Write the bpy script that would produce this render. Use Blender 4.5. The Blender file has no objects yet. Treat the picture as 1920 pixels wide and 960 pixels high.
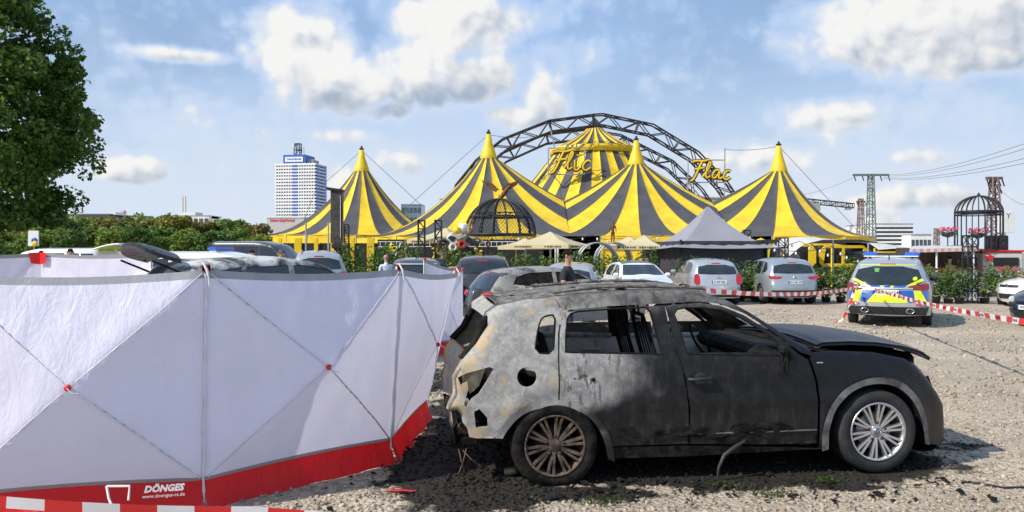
import bpy, bmesh, math, random
import numpy as np
from mathutils import Vector, Matrix
from mathutils.geometry import delaunay_2d_cdt
SC = bpy.context.scene
COL = SC.collection
R = math.radians
# ------------------------------------------------------------------ camera
F = 1500.0; YH = 472.0; H = 1.83           # focal length in photo pixels, horizon row, eye height
cam = bpy.data.cameras.new('camera'); co = bpy.data.objects.new('camera', cam); COL.objects.link(co)
cam.sensor_width = 36; cam.lens = 36 * F / 1920; cam.clip_start = .1; cam.clip_end = 4000
cam.shift_y = -(480 - YH) / 1920
co.location = (0, 0, H); co.rotation_euler = (R(90), 0, 0); SC.camera = co
def P(x, y, d): return Vector(((x - 960) / F * d, d, H + (YH - y) / F * d))
def G(x, y):
    d = H * F / (y - YH); return Vector(((x - 960) / F * d, d, 0))
# ------------------------------------------------------------------ sun, sky
SUN = Vector((-1, -.53, .96)).normalized()
sl = bpy.data.lights.new('sun', 'SUN'); so = bpy.data.objects.new('sun', sl); COL.objects.link(so)
sl.energy = 5.0; sl.angle = R(.55); sl.color = (1, .94, .84)
so.rotation_euler = SUN.to_track_quat('Z', 'Y').to_euler(); so.location = (-30, -10, 40)
SC.view_settings.view_transform = 'Standard'; SC.view_settings.look = 'None'
SC.view_settings.exposure = .06; SC.view_settings.gamma = 1
wd = bpy.data.worlds.new('World'); SC.world = wd; wd.use_nodes = True
wn = wd.node_tree.nodes; wl = wd.node_tree.links; wn.clear()
class NT:
    """tiny node helper"""
    def __init__(s, t): s.t = t; s.n = t.nodes; s.l = t.links
    def new(s, typ, **k):
        n = s.n.new(typ)
        for a, b in k.items(): setattr(n, a, b)
        return n
    def put(s, sock, v):
        if v is None: return
        if hasattr(v, 'is_output') or isinstance(v, bpy.types.NodeSocket): s.l.new(v, sock)
        else:
            if hasattr(sock.default_value, '__len__') and not hasattr(v, '__len__'): v = (v,) * len(sock.default_value)
            if hasattr(sock.default_value, '__len__') and len(sock.default_value) == 4 and len(v) == 3: v = tuple(v) + (1,)
            sock.default_value = v
    def math(s, op, a, b=None, c=None, clamp=False):
        n = s.new('ShaderNodeMath', operation=op); n.use_clamp = clamp
        s.put(n.inputs[0], a); s.put(n.inputs[1], b)
        if c is not None: s.put(n.inputs[2], c)
        return n.outputs[0]
    def vmath(s, op, a, b=None):
        n = s.new('ShaderNodeVectorMath', operation=op); s.put(n.inputs[0], a)
        if b is not None: s.put(n.inputs[1], b)
        return n.outputs['Value'] if op in ('LENGTH', 'DOT_PRODUCT', 'DISTANCE') else n.outputs[0]
    def mix(s, f, a, b, mode='MIX'):
        n = s.new('ShaderNodeMix', data_type='RGBA', blend_type=mode)
        s.put(n.inputs[0], f); s.put(n.inputs[6], a); s.put(n.inputs[7], b); return n.outputs[2]
    def noise(s, v, scale, detail=4, rough=.5, dist=0, dim='3D'):
        n = s.new('ShaderNodeTexNoise', noise_dimensions=dim); s.put(n.inputs['Vector'], v)
        s.put(n.inputs['Scale'], scale); s.put(n.inputs['Detail'], detail); s.put(n.inputs['Roughness'], rough)
        s.put(n.inputs['Distortion'], dist); return n.outputs[0]
    def voro(s, v, scale, feature='F1', rand=1):
        n = s.new('ShaderNodeTexVoronoi', feature=feature); s.put(n.inputs['Vector'], v); s.put(n.inputs['Scale'], scale)
        s.put(n.inputs['Randomness'], rand); return n
    def ramp(s, v, a, b, c=0, d=1, smooth=True):
        n = s.new('ShaderNodeMapRange', interpolation_type='SMOOTHSTEP' if smooth else 'LINEAR')
        for i, q in enumerate((v, a, b, c, d)): s.put(n.inputs[i], q)
        return n.outputs[0]
    def mapping(s, v, sc=(1, 1, 1), loc=(0, 0, 0)):
        n = s.new('ShaderNodeMapping'); s.put(n.inputs[0], v); n.inputs['Scale'].default_value = sc; n.inputs['Location'].default_value = loc
        return n.outputs[0]
    def comb(s, x, y, z=0):
        n = s.new('ShaderNodeCombineXYZ'); s.put(n.inputs[0], x); s.put(n.inputs[1], y); s.put(n.inputs[2], z); return n.outputs[0]
    def sep(s, v):
        n = s.new('ShaderNodeSeparateXYZ'); s.put(n.inputs[0], v); return n.outputs
W_ = NT(wd.node_tree)
sky = W_.new('ShaderNodeTexSky', sky_type='NISHITA'); sky.sun_disc = False
sky.sun_elevation = math.asin(SUN.z); sky.sun_rotation = math.atan2(SUN.x, SUN.y)
sky.air_density = 1.0; sky.dust_density = .8; sky.ozone_density = 2.0
dirv = W_.new('ShaderNodeTexCoord').outputs['Generated']
sx, sy, sz = W_.sep(dirv)[:3]
az = W_.math('ARCTAN2', sx, sy); el = W_.math('ARCSINE', sz)
pv = W_.comb(az, el)
def pix(x, y):
    a = math.atan2((x - 960) / F, 1); e = math.atan(((YH - y) / F) * math.cos(a)); return a, e
# cumulus groups seen in the photograph: centre and half-size in pixels, weight
CL = [(1230, 110, 330, 70, .06), (300, 215, 260, 60, .05), (1480, 320, 330, 60, .10), (1840, 200, 160, 60, .10), (480, 290, 260, 50, .09), (745, 165, 190, 60, .33), (575, 95, 92, 88, .52), (545, 45, 48, 40, .45), (650, 165, 110, 60, .46), (725, 205, 70, 30, .34), (850, 45, 130, 70, .47), (790, 120, 100, 70, .36), (880, 150, 105, 55, .42),
      (1022, 190, 52, 60, .43), (955, 215, 70, 30, .34), (1720, 45, 250, 75, .47), (1820, 110, 110, 35, .36), (1560, 218, 100, 36, .34), (330, 102, 95, 15, .36),
      (240, 318, 76, 30, .42), (1740, 372, 190, 28, .33), (640, 345, 120, 60, .24), (1735, 293, 62, 20, .30),
      (640, 255, 80, 18, .30), (1400, 300, 140, 34, .24), (760, 300, 120, 40, .24)]
x_, y_, z_ = W_.sep(pv)[:3]
warp = W_.noise(pv, 11, 3, .5)
wv = W_.vmath('ADD', pv, W_.comb(W_.math('MULTIPLY', W_.math('SUBTRACT', warp, .5), .05), W_.math('MULTIPLY', W_.math('SUBTRACT', W_.noise(W_.mapping(pv, (1, 1, 1), (9, 4, 0)), 11, 3, .5), .5), .05)))
tot = None; dyt = None
for (cx, cy, rx, ry, wgt) in CL:
    a, e = pix(cx, cy); ra = rx * 1.12 / F; re = ry * 1.12 / F; wgt += .07
    dx = W_.math('MULTIPLY', W_.math('SUBTRACT', x_, a), 1 / ra); dy = W_.math('MULTIPLY', W_.math('SUBTRACT', y_, e), 1 / re)
    q = W_.math('SQRT', W_.math('ADD', W_.math('MULTIPLY', dx, dx), W_.math('MULTIPLY', dy, dy)))
    b = W_.ramp(q, 1.45, .1, 0, wgt)
    tot = b if tot is None else W_.math('SMOOTH_MAX', tot, b, .08)
    k = W_.math('MULTIPLY', b, W_.math('SUBTRACT', dy, W_.math('MULTIPLY', dx, .55))); dyt = k if dyt is None else W_.math('ADD', dyt, k)
def puff(vec):
    p1 = W_.voro(vec, 26).outputs['Distance']; p2 = W_.voro(vec, 66).outputs['Distance']; n = W_.noise(vec, 30, 6, .6)
    h = W_.math('SUBTRACT', 1, W_.math('ADD', W_.math('MULTIPLY', p1, .62), W_.math('MULTIPLY', p2, .30)))
    return W_.math('ADD', h, W_.math('MULTIPLY', W_.math('SUBTRACT', n, .5), .55))
h0 = puff(wv); h1 = puff(W_.vmath('ADD', wv, (-.011, .012, 0)))
n0 = W_.noise(W_.mapping(pv, (1, 2.0, 1), (7.3, .4, 0)), 3.2, 6, .6)
d0 = W_.math('ADD', W_.math('ADD', tot, W_.math('MULTIPLY', W_.math('SUBTRACT', h0, .5), .38)), W_.math('MULTIPLY', W_.math('SUBTRACT', n0, .5), .62))
mask = W_.ramp(d0, .22, .40)
soft = W_.ramp(d0, .02, .34, 0, .62)
veil = W_.ramp(W_.noise(W_.mapping(pv, (1, 3.0, 1), (1, 5, 0)), 2.6, 8, .62, .4), .28, .68, .50, .88)
hz = W_.ramp(el, .0, .25, .50, 0)
veil = W_.math('ADD', W_.math('ADD', veil, hz), soft, clamp=True)
rel = W_.math('ADD', W_.math('MULTIPLY', W_.math('SUBTRACT', h0, h1), .42), W_.math('MULTIPLY', dyt, .80))
lit = W_.ramp(rel, -.36, .11)
ccol = W_.mix(lit, (.40, .49, .62), (1.0, .99, .97))
skyb = W_.new('ShaderNodeBackground'); wl.new(sky.outputs[0], skyb.inputs[0]); skyb.inputs[1].default_value = .11
vb = W_.new('ShaderNodeBackground'); W_.put(vb.inputs[0], W_.mix(W_.math('MULTIPLY', soft, .9), W_.mix(W_.ramp(el, .03, .30), (.66, .75, .87), (.38, .56, .87)), (.70, .76, .86))); vb.inputs[1].default_value = 1
cb = W_.new('ShaderNodeBackground'); W_.put(cb.inputs[0], ccol); cb.inputs[1].default_value = .90
m1 = W_.new('ShaderNodeMixShader'); W_.put(m1.inputs[0], veil); wl.new(skyb.outputs[0], m1.inputs[1]); wl.new(vb.outputs[0], m1.inputs[2])
m2 = W_.new('ShaderNodeMixShader'); W_.put(m2.inputs[0], W_.math('MULTIPLY', mask, .95)); wl.new(m1.outputs[0], m2.inputs[1]); wl.new(cb.outputs[0], m2.inputs[2])
wo = W_.new('ShaderNodeOutputWorld'); wl.new(m2.outputs[0], wo.inputs[0])
wd.cycles.sampling_method = 'MANUAL'; wd.cycles.sample_map_resolution = 1024

# ------------------------------------------------------------------ materials
MATS = {}
def newmat(name):
    m = bpy.data.materials.new(name); m.use_nodes = True
    t = NT(m.node_tree); return m, t, t.n['Principled BSDF']
def mat(name, c, rough=.6, metal=0, var=.12, vs=5, bump=0, bs=60, c2=None, coat=0, trans=0, emis=0, spec=.5):
    if name in MATS: return MATS[name]
    m, t, b = newmat(name)
    oc = t.new('ShaderNodeTexCoord').outputs['Object']
    n = t.noise(oc, vs, 5, .6)
    f = t.ramp(n, .3, .7)
    lo = tuple(x * (1 - var) for x in c); hi = c2 if c2 else tuple(min(1, x * (1 + var)) for x in c)
    col = t.mix(f, lo, hi)
    t.put(b.inputs['Base Color'], col); b.inputs['Roughness'].default_value = rough; b.inputs['Metallic'].default_value = metal
    b.inputs['Specular IOR Level'].default_value = spec
    b.inputs['Coat Weight'].default_value = coat; b.inputs['Coat Roughness'].default_value = .06
    if emis:
        t.put(b.inputs['Emission Color'], c); b.inputs['Emission Strength'].default_value = emis
    if bump:
        bn = t.new('ShaderNodeBump'); bn.inputs['Strength'].default_value = bump; bn.inputs['Distance'].default_value = .02
        t.put(bn.inputs['Height'], t.noise(oc, bs, 5, .6)); t.put(b.inputs['Normal'], bn.outputs[0])
    if trans:
        tr = t.new('ShaderNodeBsdfTranslucent'); t.put(tr.inputs[0], col)
        mx = t.new('ShaderNodeMixShader'); mx.inputs[0].default_value = trans
        t.l.new(b.outputs[0], mx.inputs[1]); t.l.new(tr.outputs[0], mx.inputs[2])
        t.l.new(mx.outputs[0], t.n['Material Output'].inputs[0])
    MATS[name] = m; return m
def paint(name, c, metal=.0, rough=.35): return mat(name, c, rough, metal, .05, 3, coat=.7)
BLACK = mat('black plastic', (.018, .018, .02), .55, var=.3, vs=12)
GLASS = mat('dark car glass', (.012, .016, .018), .06, var=.3, vs=2, coat=.5, spec=.8)
RUBBER = mat('tyre rubber', (.022, .022, .022), .8, var=.35, vs=14, bump=.15, bs=90)
ALLOY = mat('alloy', (.62, .62, .63), .32, .85, .08)
STEEL = mat('galvanised steel', (.42, .43, .44), .45, .6, .15)
DSTEEL = mat('dark truss steel', (.035, .035, .04), .5, .4, .3)
REDLENS = mat('red lens', (.42, .015, .025), .15, var=.2, coat=.6)
CLEARLENS = mat('clear lens', (.6, .62, .65), .12, .3, .15, vs=20, coat=.6)
PLATE = mat('plate white', (.78, .79, .78), .4, var=.04)
PLBLUE = mat('plate blue', (.02, .08, .42), .4)
INK = mat('ink', (.012, .012, .014), .6)
CHROME = mat('chrome', (.7, .7, .72), .15, 1, .05)
YEL = mat('tent yellow', (.74, .50, .014), .5, var=.16, vs=.7, bump=.3, bs=1.6)
GRY = mat('tent grey', (.066, .064, .068), .55, var=.18, vs=.7, bump=.3, bs=1.6)
WHITEP = mat('white paint', (.72, .72, .70), .45, var=.06)
REDP = mat('red plastic', (.62, .02, .022), .45, var=.1)

# ------------------------------------------------------------------ mesh helpers
def link(o, parent=None):
    COL.objects.link(o)
    if parent is not None: o.parent = parent
    return o
def mk(name, v, f, m, parent=None, smooth=False, mats=None, midx=None):
    me = bpy.data.meshes.new(name); me.from_pydata([tuple(a) for a in v], [], [tuple(a) for a in f])
    for q in (mats if mats else [m]): me.materials.append(q)
    if midx is not None: me.polygons.foreach_set('material_index', midx)
    me.polygons.foreach_set('use_smooth', [smooth] * len(me.polygons) if isinstance(smooth, bool) else smooth)
    me.update(); o = bpy.data.objects.new(name, me); return link(o, parent)
def empty(name, loc=(0, 0, 0), yaw=0, parent=None):
    o = bpy.data.objects.new(name, None); o.location = loc; o.rotation_euler = (0, 0, yaw); o.empty_display_size = .2; return link(o, parent)
def tag(o, label, cat, group=None):
    o['label'] = label; o['category'] = cat
    if group: o['group'] = group
    return o
def struct(o, kind='structure'): o['kind'] = kind; return o
def copy_tree(o, parent=None):
    c = o.copy(); COL.objects.link(c); c.parent = parent
    for ch in o.children: copy_tree(ch, c)
    return c
class MB:
    """collects pieces into one mesh"""
    def __init__(s): s.v = []; s.f = []; s.sm = []
    def add(s, v, f, sm=False):
        o = len(s.v); s.v += [tuple(a) for a in v]; s.f += [tuple(i + o for i in q) for q in f]; s.sm += [sm] * len(f); return s
    def box(s, c, sz, M=None, bev=0):
        x, y, z = (a / 2 for a in sz)
        if bev:
            b = min(bev, x * .9, y * .9, z * .9); vs = []
            for sx_ in (-1, 1):
                for sy_ in (-1, 1):
                    for sz_ in (-1, 1):
                        vs += [(sx_ * x, sy_ * (y - b), sz_ * (z - b)), (sx_ * (x - b), sy_ * y, sz_ * (z - b)), (sx_ * (x - b), sy_ * (y - b), sz_ * z)]
            bm = bmesh.new()
            for q in vs: bm.verts.new(q)
            bmesh.ops.convex_hull(bm, input=bm.verts); bm.verts.index_update()
            vs = [q.co.copy() for q in bm.verts]; fs = [[k.index for k in f.verts] for f in bm.faces]; bm.free()
        else:
            vs = [Vector((a, b_, c_)) for a in (-x, x) for b_ in (-y, y) for c_ in (-z, z)]
            fs = [(0, 1, 3, 2), (4, 6, 7, 5), (0, 4, 5, 1), (2, 3, 7, 6), (0, 2, 6, 4), (1, 5, 7, 3)]
        vs = [Vector(q) for q in vs]
        if M is not None: vs = [M @ q for q in vs]
        return s.add([q + Vector(c) for q in vs], fs)
    def tube(s, pts, r, n=6, cap=True, closed=False):
        pts = [Vector(p) for p in pts]; k = len(pts); rr = r if hasattr(r, '__len__') else [r] * k
        vs = []; fs = []; prev = None
        for i, p in enumerate(pts):
            t = (pts[min(i + 1, k - 1)] - pts[max(i - 1, 0)])
            if closed: t = pts[(i + 1) % k] - pts[i - 1]
            t = t.normalized() if t.length > 1e-9 else Vector((0, 0, 1))
            a = prev if prev is not None else (Vector((0, 0, 1)) if abs(t.z) < .9 else Vector((1, 0, 0)))
            a = a - t * a.dot(t)
            if a.length < 1e-6: a = t.orthogonal()
            a.normalize(); b = t.cross(a); prev = a
            for j in range(n):
                q = 2 * math.pi * j / n; vs.append(p + (a * math.cos(q) + b * math.sin(q)) * rr[i])
        for i in range(k if closed else k - 1):
            for j in range(n):
                i2 = (i + 1) % k
                fs.append((i * n + j, i * n + (j + 1) % n, i2 * n + (j + 1) % n, i2 * n + j))
        s.add(vs, fs, n > 4)
        if cap and not closed: s.add(vs[:n], [tuple(range(n))[::-1]]); s.add(vs[-n:], [tuple(range(n))])
        return s
    def lathe(s, prof, n=24, axis='z', M=None, loc=(0, 0, 0), sm=True):
        vs = []; fs = []; k = len(prof)
        for j in range(n):
            a = 2 * math.pi * j / n
            for (r, h) in prof:
                q = Vector((r * math.cos(a), r * math.sin(a), h))
                if axis == 'y': q = Vector((q.x, q.z, q.y))
                if M is not None: q = M @ q
                vs.append(q + Vector(loc))
        for j in range(n):
            for i in range(k - 1):
                a, b = j * k + i, ((j + 1) % n) * k + i
                fs.append((a, b, b + 1, a + 1))
        return s.add(vs, fs, sm)
    def build(s, name, m, parent=None): return mk(name, s.v, s.f, m, parent, s.sm)
def text_mesh(txt, size, M, m, name, parent=None, align='CENTER', ext=.001, bold=0, shear=0):
    cu = bpy.data.curves.new('txt', 'FONT'); cu.body = txt; cu.size = size; cu.align_x = align; cu.align_y = 'CENTER'
    cu.extrude = ext; cu.offset = bold; cu.shear = shear; cu.resolution_u = 2
    ob = bpy.data.objects.new('txt', cu); COL.objects.link(ob)
    dg = bpy.context.evaluated_depsgraph_get(); me = bpy.data.meshes.new_from_object(ob.evaluated_get(dg))
    bpy.data.objects.remove(ob); bpy.data.curves.remove(cu)
    me.transform(M); me.materials.clear(); me.materials.append(m); me.name = name
    return link(bpy.data.objects.new(name, me), parent)
def frame(o, x, z):
    """matrix with local x -> x, y -> z (text plane), origin o"""
    x = Vector(x).normalized(); z = Vector(z).normalized(); n = x.cross(z)
    return Matrix(((x.x, z.x, n.x, o[0]), (x.y, z.y, n.y, o[1]), (x.z, z.z, n.z, o[2]), (0, 0, 0, 1)))
# --------------- 2-D polygon filling with holes
def resample(poly, step, closed=True):
    out = []; k = len(poly)
    for i in range(k if closed else k - 1):
        a = np.array(poly[i], float); b = np.array(poly[(i + 1) % k], float)
        n = max(1, int(math.ceil(np.linalg.norm(b - a) / step)))
        for j in range(n): out.append(tuple(a + (b - a) * j / n))
    if not closed: out.append(tuple(poly[-1]))
    return out
def smooth_poly(poly, it=1, closed=True):
    for _ in range(it):
        k = len(poly); out = []
        if not closed: out.append(poly[0])
        for i in range(k if closed else k - 1):
            a, b = poly[i], poly[(i + 1) % k]
            out += [(a[0] * .75 + b[0] * .25, a[1] * .75 + b[1] * .25), (a[0] * .25 + b[0] * .75, a[1] * .25 + b[1] * .75)]
        if not closed: out.append(poly[-1])
        poly = out
    return poly
def inside(poly, pts):
    p = np.asarray(poly, float); x = pts[:, 0]; y = pts[:, 1]; r = np.zeros(len(pts), bool); k = len(p)
    for i in range(k):
        x1, y1 = p[i]; x2, y2 = p[(i + 1) % k]
        c = ((y1 > y) != (y2 > y))
        if abs(y2 - y1) > 1e-12: r ^= c & (x < (x2 - x1) * (y - y1) / (y2 - y1) + x1)
    return r
def dist_line(pl, pts):
    p = np.asarray(pl, float); d = np.full(len(pts), 9e9)
    for i in range(len(p) - 1):
        a, b = p[i], p[i + 1]; ab = b - a; t = np.clip(((pts - a) @ ab) / max(1e-12, ab @ ab), 0, 1)
        d = np.minimum(d, np.linalg.norm(pts - a - t[:, None] * ab, axis=1))
    return d
def fill2d(outer, holes=(), step=.08, extra=()):
    loops = [resample(outer, step)] + [resample(h, step) for h in holes]
    pts = []; edges = []; bl = []
    for lp in loops:
        o = len(pts); pts += lp; k = len(lp); edges += [(o + i, o + (i + 1) % k) for i in range(k)]; bl.append(list(range(o, o + k)))
    a = np.array(loops[0]); mn = a.min(0); mx = a.max(0)
    gx = np.arange(mn[0] + step / 2, mx[0], step); gy = np.arange(mn[1] + step / 2, mx[1], step)
    g = np.array([(x, y) for x in gx for y in gy] + list(extra)) if len(gx) and len(gy) else np.zeros((0, 2))
    if len(g):
        ok = inside(loops[0], g)
        for h in loops[1:]: ok &= ~inside(h, g)
        for lp in loops: ok &= dist_line(lp + [lp[0]], g) > .012
        g = g[ok]
    allp = [Vector(q) for q in pts] + [Vector(q) for q in g]
    v, _, f, ov, _, _ = delaunay_2d_cdt(allp, edges, [], 0, 1e-5)
    v = np.array([tuple(q) for q in v]); f = np.array([q for q in f])
    c = v[f].mean(1); ok = inside(loops[0], c)
    for h in loops[1:]: ok &= ~inside(h, c)
    f = f[ok]
    # boundary edges of the kept triangles
    cnt = {}
    for t in f:
        for i in range(3):
            e = (t[i], t[(i + 1) % 3]); k = (min(e), max(e)); cnt.setdefault(k, []).append(e)
    bd = [e[0] for e in cnt.values() if len(e) == 1]
    return v, f, bd
def plate(name, outer, holes, mapf, thick, m, parent, step=.08, extra=(), flip=False):
    """2-D shape laid on a curved surface: mapf(points, depth) -> xyz array; real thickness"""
    v, f, bd = fill2d(outer, holes, step, extra)
    A = mapf(v, 0.0); n = len(v); vs = list(map(tuple, A)); fs = [tuple(int(i) for i in t) for t in f]; sm = [True] * len(fs)
    if flip: fs = [t[::-1] for t in fs]
    if thick:
        B = mapf(v, thick); vs += list(map(tuple, B)); nb = len(fs)
        fs += [tuple(i + n for i in t[::-1]) for t in fs[:nb]]; sm += [True] * nb
        for (a, b) in bd:
            o = len(vs); vs += [tuple(A[a]), tuple(A[b]), tuple(B[b]), tuple(B[a])]
            fs.append((o + 3, o + 2, o + 1, o) if not flip else (o, o + 1, o + 2, o + 3)); sm.append(False)
    return mk(name, vs, fs, m, parent, sm)
# ------------------------------------------------------------------ ground
random.seed(7); np.random.seed(7)
SOOT_SHADE = [(-.30, 7.0, .75, 1.5, 1.15), (1.5, 6.95, 2.3, .75, 1.1), (1.3, 9.0, 2.4, 1.6, 1.1), (4.05, 7.5, .6, .45, .55),  # last patch here: scorch mixed with painted shadow before the wreck's nose
        (.42, 6.05, .75, .2, .9), (1.75, 6.25, .5, .16, .85), (2.6, 6.2, .4, .12, .7), (-3.2, 11.5, 2.6, 2.0, 1.0), (.9, 18.5, 2.4, 1.2, .6)]
def soot_shade_nodes(t, pos):
    x, y, z = t.sep(pos)[:3]; tot = None
    for (cx, cy, rx, ry, w) in SOOT_SHADE:
        dx = t.math('MULTIPLY', t.math('SUBTRACT', x, cx), 1 / rx); dy = t.math('MULTIPLY', t.math('SUBTRACT', y, cy), 1 / ry)
        q = t.math('SQRT', t.math('ADD', t.math('MULTIPLY', dx, dx), t.math('MULTIPLY', dy, dy)))
        b = t.ramp(q, 1.6, .4, 0, w); tot = b if tot is None else t.math('MAXIMUM', tot, b)
    n = t.noise(pos, 3.2, 8, .65, .3)
    return t.ramp(t.math('ADD', tot, t.math('MULTIPLY', t.math('SUBTRACT', n, .5), 1.5)), .38, .62)
def gravel_mat(name, stones=False):
    m, t, b = newmat(name)
    pos = t.new('ShaderNodeNewGeometry').outputs['Position']
    n1 = t.noise(pos, .7, 6, .6); n2 = t.noise(pos, 14, 6, .7); vo = t.voro(pos, 26); vc = t.sep(vo.outputs['Color'])[0]
    c = t.mix(t.ramp(n1, .35, .65), (.38, .315, .235), (.54, .455, .345))
    c = t.mix(t.math('MULTIPLY', t.ramp(n2, .35, .7), .5), c, (.26, .225, .18))
    if stones:
        oi = t.new('ShaderNodeAttribute', attribute_name='tint'); f = oi.outputs['Fac']
        c = t.mix(f, (.27, .22, .165), (.60, .51, .395)); c = t.mix(t.ramp(f, .90, .96), c, (.40, .27, .19))
    else:
        c = t.mix(t.math('MULTIPLY', vc, .55), c, (.56, .48, .375)); c = t.mix(t.ramp(vc, .0, .22, .6, 0), c, (.16, .14, .12))
    big = t.noise(pos, .33, 5, .6, .5); c = t.mix(t.ramp(big, .40, .62, .38, 0), c, (.30, .25, .19)); c = t.mix(t.ramp(t.noise(t.mapping(pos, (1.6, .25, 1)), .9, 4, .5), .55, .72, 0, .35), c, (.50, .43, .33))
    s = soot_shade_nodes(t, pos)
    c = t.mix(t.math('MULTIPLY', s, .95), c, (.007, .0065, .006))
    t.put(b.inputs['Base Color'], c); t.put(b.inputs['Roughness'], t.ramp(s, 0, 1, .92, .8)); b.inputs['Specular IOR Level'].default_value = .25
    bp = t.new('ShaderNodeBump'); bp.inputs['Strength'].default_value = .9; bp.inputs['Distance'].default_value = .03
    h = t.math('ADD', t.math('MULTIPLY', vo.outputs['Distance'], -.8), t.math('MULTIPLY', n2, .7))
    t.put(bp.inputs['Height'], h); t.put(b.inputs['Normal'], bp.outputs[0]); return m
GRAV = gravel_mat('gravel ground'); STONE = gravel_mat('gravel stones', True)
def gz(x, y):
    r = math.hypot(x, y)
    k = max(0, 1 - max(0, r - 40) / 30)
    return (.018 * math.sin(x * 1.3 + .6 * math.sin(y * .9)) * math.sin(y * 1.1 + 1)) * k if r > 12 else 0
gx = sorted(set([-900, -400, -150, -80] + list(np.arange(-40, 41, 2.0)) + [80, 150, 400, 900])); gy = sorted(set([-200, -60] + list(np.arange(-20, 61, 2.0)) + [90, 150, 300, 700, 1800]))
gv = [(x, y, gz(x, y)) for y in gy for x in gx]; nx = len(gx)
gf = [(j * nx + i, j * nx + i + 1, (j + 1) * nx + i + 1, (j + 1) * nx + i) for j in range(len(gy) - 1) for i in range(nx - 1)]
struct(mk('ground', gv, gf, GRAV, smooth=True))
# loose stones: low icosahedra with uneven shapes, dense near the camera
def ico():
    bm = bmesh.new(); bmesh.ops.create_icosphere(bm, subdivisions=1, radius=1)
    bm.verts.index_update(); v = np.array([tuple(q.co) for q in bm.verts]); f = np.array([[k.index for k in q.verts] for q in bm.faces]); bm.free(); return v, f
IV, IF = ico()
def stones(name, n, xr, yr, smin, smax, seed, dens=1.5):
    rs = np.random.RandomState(seed); y = yr[0] + (yr[1] - yr[0]) * rs.rand(n) ** dens; half = 0.68 * y + .3
    x = -half + 2 * half * rs.rand(n); ok = (x > xr[0]) & (x < xr[1]); x, y = x[ok], y[ok]; n = len(x)
    s = smin + (smax - smin) * rs.rand(n) ** 3
    sc = s[:, None] * (.65 + .7 * rs.rand(n, 3)); sc[:, 2] *= .7
    a = rs.rand(n) * 6.28; ca, sa = np.cos(a), np.sin(a)
    V = IV[None] * (1 + .35 * (rs.rand(n, 12, 1) - .5)) * sc[:, None, :]
    X = V[..., 0] * ca[:, None] - V[..., 1] * sa[:, None] + x[:, None]; Y = V[..., 0] * sa[:, None] + V[..., 1] * ca[:, None] + y[:, None]
    Z = V[..., 2] + (sc[:, 2] * .35)[:, None]
    vv = np.stack([X, Y, Z], -1).reshape(-1, 3); ff = (IF[None] + (np.arange(n) * 12)[:, None, None]).reshape(-1, 3)
    me = bpy.data.meshes.new(name); me.vertices.add(len(vv)); me.vertices.foreach_set('co', vv.ravel())
    me.loops.add(len(ff) * 3); me.loops.foreach_set('vertex_index', ff.ravel().astype(np.int32))
    me.polygons.add(len(ff)); me.polygons.foreach_set('loop_start', np.arange(len(ff), dtype=np.int32) * 3)
    me.update(calc_edges=True); me.validate()
    at = me.attributes.new('tint', 'FLOAT', 'POINT'); at.data.foreach_set('value', np.repeat(rs.rand(n), 12).astype(np.float32))
    me.materials.append(STONE); o = bpy.data.objects.new(name, me); link(o)
    struct(tag(o, 'loose pale gravel stones covering the parking ground', 'gravel'), 'stuff')
stones('gravel', 34000, (-4.5, 6.5), (4.8, 11), .004, .023, 3, 1.3)
stones('gravel', 14000, (-2, 16), (10, 26), .010, .045, 4, 1.2)

# ------------------------------------------------------------------ privacy screens
def screen_mat(name, c, tr, bump=.35):
    m, t, b = newmat(name); oc = t.new('ShaderNodeTexCoord').outputs['Object']
    n = t.noise(oc, 2.0, 5, .6); col = t.mix(t.ramp(n, .35, .75), c, tuple(x * .93 for x in c))
    t.put(b.inputs['Base Color'], col); b.inputs['Roughness'].default_value = .55
    w = t.noise(t.mapping(oc, (1, 1, .35)), 9, 6, .6, 1.2); w2 = t.noise(oc, 26, 4, .6, .8)
    bp = t.new('ShaderNodeBump'); bp.inputs['Strength'].default_value = bump; bp.inputs['Distance'].default_value = .03
    t.put(bp.inputs['Height'], t.math('ADD', w, t.math('MULTIPLY', w2, .25))); t.put(b.inputs['Normal'], bp.outputs[0])
    tl = t.new('ShaderNodeBsdfTranslucent'); t.put(tl.inputs[0], col); mx = t.new('ShaderNodeMixShader'); mx.inputs[0].default_value = tr
    t.l.new(b.outputs[0], mx.inputs[1]); t.l.new(tl.outputs[0], mx.inputs[2]); t.l.new(mx.outputs[0], t.n['Material Output'].inputs[0]); return m
SCW = screen_mat('screen white fabric', (.80, .775, .91), .28, .40); SCR = screen_mat('screen red skirt', (.76, .012, .016), .25, .6)
SCG = screen_mat('screen grey hem', (.30, .31, .33), .1, .2)
SEAM = mat('seam tape', (.74, .73, .77), .6)
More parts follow.
